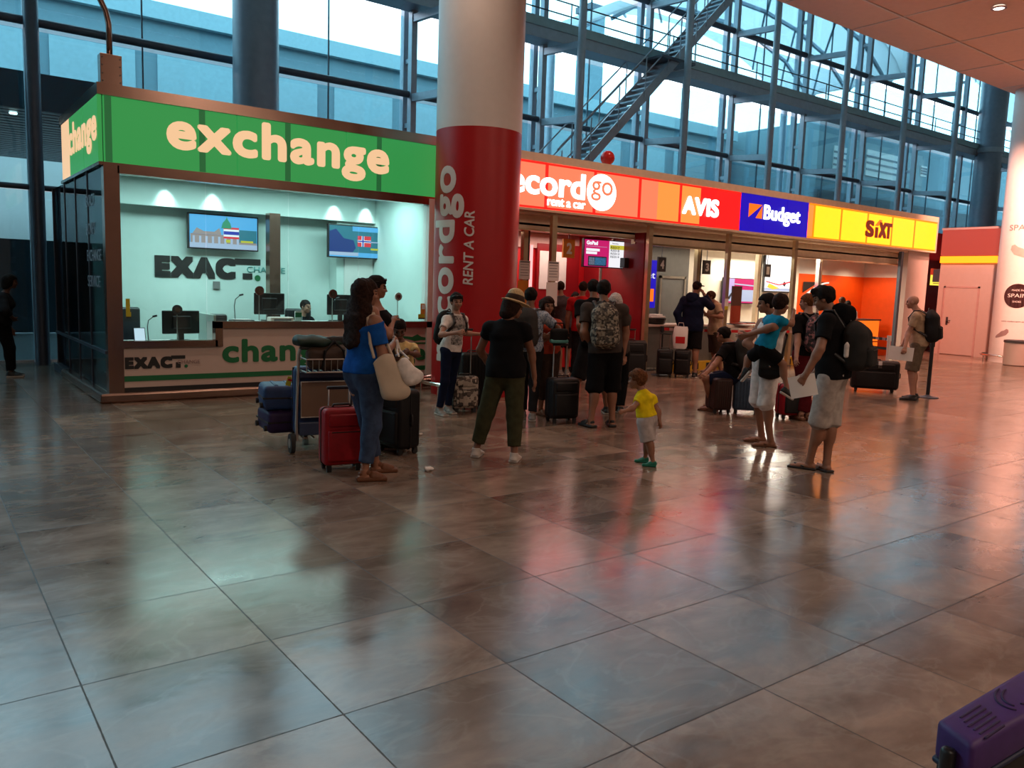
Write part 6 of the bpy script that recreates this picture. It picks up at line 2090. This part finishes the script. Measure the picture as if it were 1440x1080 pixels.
person('white', 'white haired person in grey top and black trousers beyond the backpack man', 'skin_light', ('top', 'cloth_grey', .7), ('trousers', 'cloth_black', 1.92), ('sneaker', 'shoe_black'), ('bob', 'hair_grey'), 'f', 1.0, .0085)

# bags people wear or hold
mat('pack_grey', (.045, .04, .037), .8, noise=.2, spec=.2)
mat('pack_black', (.010, .010, .011), .7, noise=.2, spec=.2)
mat('pack_charcoal', (.022, .021, .020), .75, noise=.2, spec=.2)
mat('tote_cream', (.52, .43, .33), .8, noise=.08, bump=.2)
backpack(pt_, 'black backpack on the teenager in the printed white tee', 'pack_black')
backpack(pg_, 'grey backpack on the man in the blue white patterned shirt', 'pack_grey', (.16, .09, .24), .55)
backpack(pm_, 'mottled beige and black backpack on the stout man in the grey tee', 'print_pack', (.155, .085, .25), .50)
backpack(ps_, 'dark backpack on the young man seated on a suitcase', 'pack_charcoal', (.16, .08, .22), .62)
backpack(pr_, 'dark floral backpack on the person in wine red trousers', 'print_floral', (.15, .085, .24), .50)
bk2 = backpack(pk_, 'large charcoal backpack on the tall young man in light cuffed shorts', 'pack_charcoal', (.16, .11, .215), .44)
k_ = pk_
cc_ = k_['at'](.42) - k_['fw'] * .17 - k_['rt'] * .172
blob('bottle', [cone(cc_ - V3(0, 0, .06), cc_ + V3(0, 0, .03), .022, .022), cone(cc_ + V3(0, 0, .03), cc_ + V3(0, 0, .055), .014, .010)], .006, 'cloth_white', bk2)
backpack(pd_, 'black backpack on the shaven headed man', 'pack_black', (.16, .10, .25), .52)


def loopstrap(parent, pts, r, m, cell=.007, flat=None):
    return blob('strap', [cone(a, b, r, r) for a, b in zip(pts, pts[1:])], cell, m, parent, .006)


# cream tote on the woman's right shoulder, white bag in front of it
p = pb_
J_ = p['J']
s0 = J_['SR'] + p['up'] * .055
c0 = J_['ER'] + V3(.06, -.08, -.175)
prs = [tub(c0 + V3(-.06, .0, .15), c0 + V3(.05, 0, -.11), (.095, .030), (.115, .055), V3(.9, .3, .2)), ell(c0 + V3(.06, 0, -.11), (.115, .06, .075))]
F = Field(prs, .008, .04)
for q in prs:
    F.add(q, .05)
F.folds(.006, 22, 8)
tote = mesh_obj('tote_bag', *F.mesh(), ['tote_cream'])
worn(tote, p)
setp(tote, 'sagging cream tote bag hanging from the shoulder of the woman in blue', 'bag')
loopstrap(tote, [c0 + V3(-.13, -.01, .17), J_['ER'] + V3(-.10, -.03, .10), s0 + V3(-.055, -.02, -.02), s0 + V3(-.01, .05, .02), s0 + V3(.03, .10, -.06), c0 + V3(.03, .05, .15)], .013, 'tote_cream')
c1 = c0 + V3(.15, .03, .06)
prs = [tub(c1 + V3(-.05, 0, .06), c1 + V3(.04, 0, -.07), (.055, .04), (.075, .055), V3(.8, .3, .5)), ell(c1 + V3(.05, 0, -.05), (.07, .055, .06))]
F = Field(prs, .008, .04)
for q in prs:
    F.add(q, .04)
F.folds(.007, 26, 3)
wb2 = mesh_obj('white_bag', *F.mesh(), ['cloth_white'])
worn(wb2, p)
setp(wb2, 'crumpled white bag carried next to the cream tote', 'bag')
loopstrap(wb2, [c1 + V3(-.08, 0, .12), J_['WR'] + V3(.03, 0, -.06), J_['WR'] + V3(.03, -.01, .03), J_['WR'] + V3(.06, .02, -.06), c1 + V3(.0, .02, .1)], .010, 'cloth_white')

# black hip bag of the man in white
p = pw_
c0 = p['at'](.03) + V3(.035, -.20, -.05)
hb_ = blob('hip_bag', [bx(c0, (.115, .05, .115), .035), ell(c0 - V3(0, 0, .07), (.10, .05, .07))], .008, 'pack_black', None, .03)
worn(hb_, p)
setp(hb_, 'black shoulder bag hanging at the hip of the man in white', 'bag')
blob('flap', [bx(c0 + V3(0, -.045, .045), (.11, .015, .07), .012)], .007, 'pack_charcoal', hb_)
blob('buckle', [ell(c0 + V3(0, -.065, .01), (.012, .006, .012))], .005, 'chrome', hb_)
loopstrap(hb_, [c0 + V3(-.10, .01, .08), p['at'](.35) + V3(-.10, -.17, 0), p['at'](.9) + V3(-.02, -.12, 0), p['J']['SL'] + V3(-.06, .0, .06), p['at'](.6) + V3(.17, .10, 0), c0 + V3(.11, .03, .08)], .012, 'pack_black')

sheet(pk_, 'white sheets held low by the tall young man in black tee', pk_['J']['WL'] + V3(-.02, .02, -.115), .24, .20, (.15, -1, .1), (-.25, 0, 1))
sheet(pd_, 'white papers held by the shaven headed man at his thigh', pd_['J']['WL'] + V3(-.05, -.01, -.12), .36, .22, (.1, -1, .05), (.06, 0, 1))
# ---------------------------------------------------------------- luggage
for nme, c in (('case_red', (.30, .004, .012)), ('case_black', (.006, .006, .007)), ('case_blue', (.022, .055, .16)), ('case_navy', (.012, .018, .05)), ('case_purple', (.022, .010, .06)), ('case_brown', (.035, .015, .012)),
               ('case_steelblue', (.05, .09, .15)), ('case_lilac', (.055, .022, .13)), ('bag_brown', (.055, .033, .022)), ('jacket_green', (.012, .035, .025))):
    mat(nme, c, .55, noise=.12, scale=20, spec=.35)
mat('lilac_shadow', (.045, .022, .13), .55)
pattern('case_print', ((.05, .04, .035), (.36, .30, .25), (.12, .09, .075), (.42, .36, .30)), 24, kind='block')
mat('cart_blue', (.03, .05, .11), .45)
mat('cart_board', (.17, .105, .07), .5, noise=.04)


def los(x, y):
    return math.atan2(-x, y)


def suitcase(name, label, x, y, size, mt, ang=0.0, style='soft', tele=0.0, wheels=4, trim='black_plastic', group=None, lie=False, z=0.0, pocket=None, spin=None):
    """A trolley case standing on its wheels; size is width, depth, height. ang turns it from the view line."""
    w, d, h = size
    t = thing(name, label, 'suitcase', (x, y, z), los(x, y) + R(ang), group)
    z0 = .055
    b = rbox(NB(), (0, 0, z0 + h / 2), (w, d, h), min(w, d) * (.20 if style == 'soft' else .16), 5)
    if style == 'hard':
        for i in range(7):
            xx = -w * .36 + w * .72 * i / 6
            for s in (-1, 1):
                rbox(b, (xx, s * d * .495, z0 + h * .5), (w * .055, .016, h * .84), .007, 2)
    obj('shell', b, mt, t, True, 50)
    b = NB()
    r_ = min(w, d) * .16
    pts = []
    for sx, sz, a0 in ((1, 1, 0), (-1, 1, 90), (-1, -1, 180), (1, -1, 270)):
        for q in range(5):
            a = R(a0 + q * 22.5)
            pts.append((sx * (w / 2 - r_) + r_ * math.cos(a) * 1.02, 0, z0 + h / 2 + sz * (h / 2 - r_) + r_ * math.sin(a) * 1.02))
    tube(b, pts, .007, 6, True)
    obj('zip', b, trim, t, True)
    if style == 'soft':
        o = obj('front_pocket', rbox(NB(), (0, -d * .5, z0 + h * .36), (w * .82, .05, h * .56), .022, 3), pocket or mt, t, True, 50)
        obj('zip', bar(NB(), (-w * .34, -d * .5 - .024, z0 + h * .60), (w * .34, -d * .5 - .024, z0 + h * .60), .005, seg=6), trim, o)
        o = obj('front_pocket', rbox(NB(), (0, -d * .5, z0 + h * .80), (w * .78, .04, h * .22), .018, 3), pocket or mt, t, True, 50)
    for sx in (-1, 1):
        for sy in ((-1, 1) if wheels == 4 else (1,)):
            wh = bar(NB(), (sx * w * .38 - .012, sy * d * .34, .028), (sx * w * .38 + .012, sy * d * .34, .028), .028, seg=16)
            box(wh, sx * w * .38 - .018, sx * w * .38 + .018, sy * d * .34 - .02, sy * d * .34 + .02, .030, .065)
            obj('wheel', wh, 'rubber', t, True, 40)
    if wheels == 2:
        for sx in (-1, 1):
            obj('foot', box(NB(), sx * w * .36 - .02, sx * w * .36 + .02, -d * .4, -d * .28, 0, .06), 'black_plastic', t)
    obj('top_handle', tube(NB(), [(-.08, 0, z0 + h), (-.07, 0, z0 + h + .025), (.07, 0, z0 + h + .025), (.08, 0, z0 + h)], .010, 8), trim, t, True)
    obj('side_handle', tube(NB(), [(w / 2, 0, z0 + h * .40), (w / 2 + .025, 0, z0 + h * .43), (w / 2 + .025, 0, z0 + h * .57), (w / 2, 0, z0 + h * .60)], .010, 8), trim, t, True)
    if tele:
        b = tube(NB(), [(-.09, d * .36, z0 + h - .03), (-.09, d * .36, z0 + h + tele - .01), (.09, d * .36, z0 + h + tele - .01), (.09, d * .36, z0 + h - .03)], .009, 8)
        th = obj('telescopic_handle', b, 'brushed_steel', t, True, 40)
        obj('grip', rbox(NB(), (0, d * .36, z0 + h + tele), (.22, .028, .030), .010, 2), 'black_plastic', th)
    return t


suitcase('suitcase', 'red soft suitcase with raised handle beside the woman in blue', 3.02, 6.46, (.36, .23, .50), 'case_red', 16, tele=.16, wheels=2)
suitcase('suitcase', 'big black upright suitcase behind the legs of the woman in blue', 3.82, 6.88, (.40, .26, .58), 'case_black', -55, tele=0)
t = suitcase('suitcase', 'cabin case with a brown and cream picture print held by the teenager', 5.80, 8.70, (.33, .20, .42), 'case_print', 14, tele=.60, wheels=2, pocket='case_print')
suitcase('suitcase', 'tall dark suitcase behind the woman in the straw hat', 6.06, 8.92, (.40, .26, .70), 'case_black', 25, style='hard', wheels=4)
t = suitcase('suitcase', 'soft black suitcase with long handle in front of the curly woman', 6.46, 7.52, (.38, .25, .50), 'case_black', 28, tele=.40, wheels=2)
suitcase('suitcase', 'large black suitcase standing against the dark red partition', 10.92, 10.80, (.60, .30, .66), 'case_black', 8, tele=.20)
suitcase('suitcase', 'small black cabin case with raised handle, left of the one under the carrier bag', 11.80, 10.72, (.30, .22, .48), 'case_black', 5, tele=.30)
suitcase('suitcase', 'small black cabin case under the carrier bag, near the man on the phone', 12.06, 10.50, (.30, .22, .48), 'case_black', -4)
suitcase('suitcase', 'dark brown ribbed hard suitcase under the seated young man', 9.02, 7.16, (.26, .36, .44), 'case_brown', 24, style='hard')
suitcase('suitcase', 'steel blue hard suitcase standing beside the brown one', 9.33, 6.93, (.36, .26, .44), 'case_steelblue', 6, style='hard')
suitcase('suitcase', 'dark red and black suitcase behind the tall young man', 9.52, 6.36, (.34, .24, .42), 'case_red', 30, tele=.0, pocket='case_black')
t = suitcase('suitcase', 'large black suitcase with a white tag left of the shaven headed man', 13.80, 7.55, (.78, .30, .50), 'case_black', 6, pocket='case_black')
obj('tag', box(NB(), .03, .09, -.17, -.165, .44, .56), 'paper', t)

# carrier bag standing on the small cases
cbg = thing('carrier_bag', 'white plastic carrier bag with a red print on top of a small black case', 'bag', (12.03, 10.56, .56), los(12.03, 10.56))
b = NB()
lv = []
for z, w, d in ((0, .24, .16), (.06, .27, .19), (.24, .29, .17), (.38, .27, .09), (.43, .24, .03)):
    ring = []
    for k in range(20):
        a = 2 * PI * k / 20
        q = 1 + .05 * math.sin(5 * a + z * 20)
        ring.append(b.verts.new((w / 2 * math.copysign(abs(math.cos(a)) ** .7, math.cos(a)) * q, d / 2 * math.copysign(abs(math.sin(a)) ** .7, math.sin(a)) * q, z)))
    lv.append(ring)
for A_, B_ in zip(lv, lv[1:]):
    for k in range(20):
        b.faces.new((A_[k], A_[(k + 1) % 20], B_[(k + 1) % 20], B_[k]))
b.faces.new(lv[0][::-1])
b.faces.new(lv[-1])
obj('bag', b, 'paper', cbg, True, 50)
obj('red_print', rbox(NB(), (0, -.095, .17), (.18, .012, .13), .005, 2), 'record_red', cbg)
for s in (-1, 1):
    obj('handle', tube(NB(), [(-.06, .01 * s, .42), (-.04, .012 * s, .5), (.04, .012 * s, .5), (.06, .01 * s, .42)], .006, 6), 'paper', cbg, True)

# handbag with a teal band at the curly woman's arms
hbg = thing('handbag', 'black handbag with a teal band resting on the long case handle', 'bag', (6.40, 7.56, .975), los(6.4, 7.56) + .2)
obj('body', rbox(NB(), (0, -.02, .09), (.22, .11, .19), .04, 4), 'pack_black', hbg, True, 50)
obj('teal_band', rbox(NB(), (0, -.02, .03), (.226, .116, .05), .02, 3), 'letter_teal', hbg, True, 50)
obj('handle', tube(NB(), [(-.07, -.02, .17), (-.05, -.02, .25), (.05, -.02, .25), (.07, -.02, .17)], .009, 8), 'pack_black', hbg, True)

# ---------------------------------------------------------------- luggage carts
def cart(name, label, x, y, rz):
    """An airport luggage cart; it rolls along its own +Y."""
    t = thing(name, label, 'luggage cart', (x, y, 0), rz)
    for s in (-1, 1):
        b = tube(NB(), [(s * .27, -.02, .12), (s * .27, .0, .30), (s * .26, -.05, .95), (s * .26, -.13, 1.02)], .015, 10)
        tube(b, [(s * .27, 0, .14), (s * .20, .85, .14)], .015, 10)
        obj('side_frame', b, 'brushed_steel', t, True, 40)
        w = NB()
        bar(w, (s * .31 - .02, .02, .095), (s * .31 + .02, .02, .095), .095, seg=24)
        wh = obj('wheel', w, 'rubber', t, True, 40)
        obj('hub', bar(NB(), (s * .31 - .024, .02, .095), (s * .31 + .024, .02, .095), .045, seg=16), 'brushed_steel', wh, True, 40)
    w = bar(NB(), (-.02, .82, .06), (.02, .82, .06), .06, seg=20)
    obj('front_wheel', w, 'rubber', t, True, 40)
    obj('wheel_fork', box(NB(), -.03, .03, .79, .85, .06, .15), 'brushed_steel', t)
    b = NB()
    for i in range(5):
        xx = -.2 + .1 * i
        bar(b, (xx, .0, .14), (xx * .8, .84, .14), .008, seg=6)
    obj('platform', b, 'brushed_steel', t, True, 40)
    o = obj('advert_board', rbox(NB(), (0, -.035, .52), (.47, .012, .34), .004, 2), 'cart_board', t)
    obj('board_frame', tube(NB(), [(-.235, -.042, .35), (.235, -.042, .35), (.235, -.042, .69), (-.235, -.042, .69)], .008, 6, True), 'brushed_steel', o, True)
    obj('lower_bar', rbox(NB(), (0, -.015, .235), (.50, .03, .13), .012, 2), 'cart_blue', t)
    obj('upper_bar', rbox(NB(), (0, -.03, .755), (.50, .03, .06), .012, 2), 'cart_blue', t)
    b = tube(NB(), [(-.26, -.13, 1.02), (.26, -.13, 1.02)], .020, 10)
    obj('push_bar', b, 'rubber', t, True, 40)
    b = NB()
    for z in (.80, .92):
        tube(b, [(-.24, -.04, z), (-.23, -.24, z), (.23, -.24, z), (.24, -.04, z)], .008, 6)
    for i in range(9):
        xx = -.23 + .0575 * i
        bar(b, (xx, -.24, .80), (xx, -.24, .92), .004, seg=6)
        bar(b, (xx, -.24, .80), (xx, -.04, .80), .004, seg=6)
    obj('basket', b, 'brushed_steel', t, True, 40)
    return t


CR_ = los(3.2, 7.2) + R(14)
cx, cy = 3.20, 7.22
cart('luggage_cart', 'loaded luggage cart with a brown board left of the woman in blue', cx, cy, CR_)


def on_cart(px_, py_, z):
    return (cx + px_ * math.cos(CR_) - py_ * math.sin(CR_), cy + px_ * math.sin(CR_) + py_ * math.cos(CR_), z)


def lying(label, loc, rz, size, m, ribs=True):
    t = thing('suitcase', label, 'suitcase', loc, rz)
    w, d, h = size
    b = rbox(NB(), (0, 0, h / 2), (w, d, h), .05, 4)
    if ribs:
        for i in range(4):
            rbox(b, (-w * .3 + w * .2 * i, 0, h), (w * .06, d * .8, .014), .006, 2)
    obj('shell', b, m, t, True, 50)
    obj('zip', box(NB(), -w / 2 - .004, w / 2 + .004, -d / 2 - .004, d / 2 + .004, h / 2 - .008, h / 2 + .008), 'black_plastic', t)
    obj('side_handle', tube(NB(), [(-.08, -d / 2, h / 2), (-.07, -d / 2 - .03, h / 2), (.07, -d / 2 - .03, h / 2), (.08, -d / 2, h / 2)], .010, 8), 'black_plastic', t, True)
    for sx in (-1, 1):
        wv = bar(NB(), (-w / 2 - .025, sx * d * .36, .05), (-w / 2 + .0, sx * d * .36, .05), .028, seg=14)
        obj('wheel', wv, 'rubber', t, True, 40)
    return t


lying('dark purple suitcase lying at the bottom of the cart load', on_cart(-.18, .46, .155), CR_ + R(4), (.66, .46, .22), 'case_purple')
lying('bright blue ribbed suitcase lying on the purple one on the cart', on_cart(-.20, .46, .378), CR_ + R(-3), (.64, .44, .24), 'case_blue')
t = thing('suitcase', 'tall blue suitcase standing edgewise against the cart frame', 'suitcase', on_cart(.02, .115, .155), CR_)
obj('shell', rbox(NB(), (0, 0, .34), (.60, .18, .66), .05, 4), 'case_blue', t, True, 50)
obj('zip', box(NB(), -.304, .304, -.006, .006, .02, .66), 'black_plastic', t)
obj('top_handle', tube(NB(), [(-.08, 0, .66), (-.07, 0, .70), (.07, 0, .70), (.08, 0, .66)], .010, 8), 'black_plastic', t, True)
t = thing('luggage_tag', 'small yellow red airline tag on the blue suitcase', 'tag', on_cart(-.31, .20, .63), CR_)
obj('tag', rbox(NB(), (0, 0, .04), (.05, .006, .09), .004, 2, Matrix.Rotation(.3, 4, 'Y')), 'notice_yellow', t)
obj('red_stripe', rbox(NB(), (.005, -.005, .055), (.045, .006, .02), .003, 1, Matrix.Rotation(.3, 4, 'Y')), 'record_red', t)
# brown duffel and green jacket in the basket
p0 = on_cart(.04, -.13, .815)
F = Field([bx((0, 0, .11), (.25, .10, .11), .07)], .010, .05)
F.add(bx((0, 0, .11), (.25, .10, .11), .07)).add(ell((.05, 0, .17), (.2, .1, .07)), .04).folds(.006, 26, 5)
du = mesh_obj('duffel_bag', *F.mesh(), ['bag_brown'])
du.location = p0
du.rotation_euler = (0, 0, CR_)
setp(du, 'brown duffel bag lying in the wire basket of the loaded cart', 'bag')
blob('strap', [cone((-.12, -.105, .02), (-.10, -.112, .18), .012, .012), cone((.10, -.105, .02), (.08, -.112, .18), .012, .012), cone((-.10, -.112, .18), (.0, -.05, .27), .011, .011), cone((.0, -.05, .27), (.08, -.112, .18), .011, .011)], .008, 'pack_black', du)
F = Field([ell((0, 0, .04), (.20, .13, .05))], .010, .06)
F.add(ell((0, 0, .04), (.20, .13, .05))).add(ell((-.12, .02, .05), (.10, .10, .05)), .04).add(ell((.13, -.02, .03), (.10, .09, .04)), .04).folds(.010, 30, 9)
jk = mesh_obj('jacket', *F.mesh(), ['jacket_green'])
jk.location = on_cart(-.10, -.09, 1.035)
jk.rotation_euler = (0, 0, CR_ + .2)
setp(jk, 'dark green jacket crumpled on top of the loaded cart', 'jacket')
blob('sleeve', [cone((.10, -.06, .04), (.30, -.04, .05), .05, .04), cone((.30, -.04, .05), (.36, -.02, .0), .04, .03)], .010, 'pack_charcoal', jk)

# a second, distant cart half behind the column on the right
cart('luggage_cart', 'empty luggage cart in shadow by the shoe advert column', 24.6, 8.35, R(75))

# ---------------------------------------------------------------- barriers, bin, litter
def belt_post(x, y, m, label, h=.95):
    t = thing('barrier_post', label, 'barrier', (x, y, 0))
    obj('base', lathe(NB(), [(.17, 0), (.17, .012), (.06, .03), (.03, .05)], seg=28), 'steel_dark', t, True, 40)
    obj('pole', bar(NB(), (0, 0, .03), (0, 0, h - .05), .030, seg=16), m, t, True, 40)
    obj('belt_head', bar(NB(), (0, 0, h - .08), (0, 0, h + .02), .042, .038, seg=16), m, t, True, 40)
    return t


belt_post(11.93, 10.95, 'black_plastic', 'black barrier post by the grey counter holding the red white tape')
belt_post(14.75, 7.85, 'white_paint', 'white metal barrier post behind the large black suitcase')
belt_post(13.95, 6.66, 'black_plastic', 'slim black barrier post right behind the shaven headed man')
belt_post(16.9, 10.6, 'chrome', 'distant metal barrier post before the orange desk')
belt_post(15.65, 9.85, 'black_plastic', 'black barrier post behind the man in white, end of the tape')


def belt(label, a, b, z, h, m, sag=.03, stripes=None):
    t = thing('barrier_belt', label, 'barrier belt', (0, 0, 0))
    n = 24
    bm_ = NB()
    b2 = NB()
    a, b = Vector(a), Vector(b)
    nrm = Vector((b.y - a.y, a.x - b.x, 0)).normalized() * .002
    for i in range(n):
        q = []
        for k in (i, i + 1):
            tt = k / n
            p = a.lerp(b, tt)
            zz = z - sag * 4 * tt * (1 - tt)
            q.append((Vector((p.x, p.y, zz - h / 2)), Vector((p.x, p.y, zz + h / 2))))
        tgt = b2 if (stripes and i % 2) else bm_
        for s in (-1, 1):
            v = [tgt.verts.new(c + nrm * s) for c in (q[0][0], q[1][0], q[1][1], q[0][1])]
            tgt.faces.new(v if s > 0 else v[::-1])
    obj('belt', bm_, m, t)
    if stripes:
        obj('pale_marks', b2, stripes, t)
    else:
        b2.free()
    return t


belt('red and white barrier tape strung before the grey counter', (11.93, 10.95), (15.65, 9.85), .92, .055, 'record_red', .03, 'print_pink')
belt('dark barrier belt with pale marks near the orange desk, upper one', (14.75, 7.85), (16.9, 10.6), .90, .05, 'pack_black', .02, 'print_grey')
belt('dark barrier belt near the orange desk, lower one', (14.75, 7.85), (16.9, 10.6), .72, .05, 'pack_black', .02)

bn = thing('litter_bin', 'round stone coloured litter bin with dark rim beside the shoe advert column', 'bin', (23.72, 9.10, 0))
obj('body', lathe(NB(), [(.27, 0), (.30, .02), (.31, .60), (.29, .62)], seg=40), 'panel_cream', bn, True, 40)
obj('rim', lathe(NB(), [(.29, .60), (.325, .61), (.325, .67), (.28, .68), (.25, .64)], seg=40), 'dark_grey', bn, True, 40)
obj('foot_ring', lathe(NB(), [(.28, 0), (.29, .03), (.27, .03)], seg=40, cap=False), 'dark_grey', bn)

F = Field([ell((0, 0, .018), (.035, .03, .02))], .004, .03)
F.add(ell((0, 0, .018), (.035, .03, .02))).add(ell((.035, .01, .012), (.03, .02, .013)), .01).folds(.004, 120, 4)
lt = mesh_obj('paper_scrap', *F.mesh(), ['paper'])
lt.location = (3.657, 6.037, 0)
setp(lt, 'small crumpled white paper scrap on the bare floor', 'litter')

oc2 = thing('office_chair', 'black office chair under the seated clerk', 'chair', (5.08, 12.60, .15), R(-30))
for o_ in list(oc.children):
    c_ = o_.copy()
    COL.objects.link(c_)
    c_.parent = oc2

# purple moulded suitcase in the near right corner
pcase = thing('suitcase', 'purple moulded suitcase with grooves and round emblem, in the near right corner', 'suitcase', (2.35, .81, 0))


def prism(poly, z0, z1, r, seg=4):
    b_ = bmesh.new()
    lo = [b_.verts.new((x, y, z0)) for x, y in poly]
    hi = [b_.verts.new((x, y, z1)) for x, y in poly]
    n_ = len(poly)
    b_.faces.new(lo[::-1])
    b_.faces.new(hi)
    for i in range(n_):
        b_.faces.new((lo[i], lo[(i + 1) % n_], hi[(i + 1) % n_], hi[i]))
    bmesh.ops.bevel(b_, geom=b_.edges[:], offset=r, segments=seg, affect='EDGES', profile=.5)
    return b_


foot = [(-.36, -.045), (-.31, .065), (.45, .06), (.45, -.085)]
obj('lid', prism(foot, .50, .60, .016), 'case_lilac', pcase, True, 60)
obj('body', prism([(x * .985, y * .93) for x, y in foot], .06, .492, .016), 'case_black', pcase, True, 60)  # black stands in for the shaded side below the lid
obj('rim', prism([(x * 1.008, y * 1.03) for x, y in foot], .488, .503, .006, 2), 'case_navy', pcase, True, 60)  # dark blue band stands in for the highlight along the edge
obj('corner_guard', rbox(NB(), (-.352, .012, .53), (.03, .035, .07), .012, 3), 'black_plastic', pcase, True, 50)
b = NB()
for i in range(6):
    yy = -.046 + .016 * i
    rbox(b, (-.245 + .01 * i, yy, .600), (.13 - .008 * abs(i - 3), .006, .006), .0025, 2)
obj('groove', b, 'case_purple', pcase)
b = NB()
for rr, a0, a1 in ((.075, 100, 200), (.068, -70, 10), (.058, 95, 190), (.05, -75, 0), (.042, 200, 300)):
    pts = []
    for q in range(13):
        a = R(a0 + (a1 - a0) * q / 12)
        pts.append((.02 + 1.5 * rr * math.cos(a), -.012 + .78 * rr * math.sin(a), .601))
    tube(b, pts, .0028, 6)
obj('emblem', b, 'case_purple', pcase, True)
for sx in (-.3, .38):
    obj('wheel', bar(NB(), (sx - .015, -.01, .032), (sx + .015, -.01, .032), .032, seg=18), 'rubber', pcase, True, 40)
    obj('wheel_housing', box(NB(), sx - .025, sx + .025, -.04, .02, .032, .07), 'black_plastic', pcase)
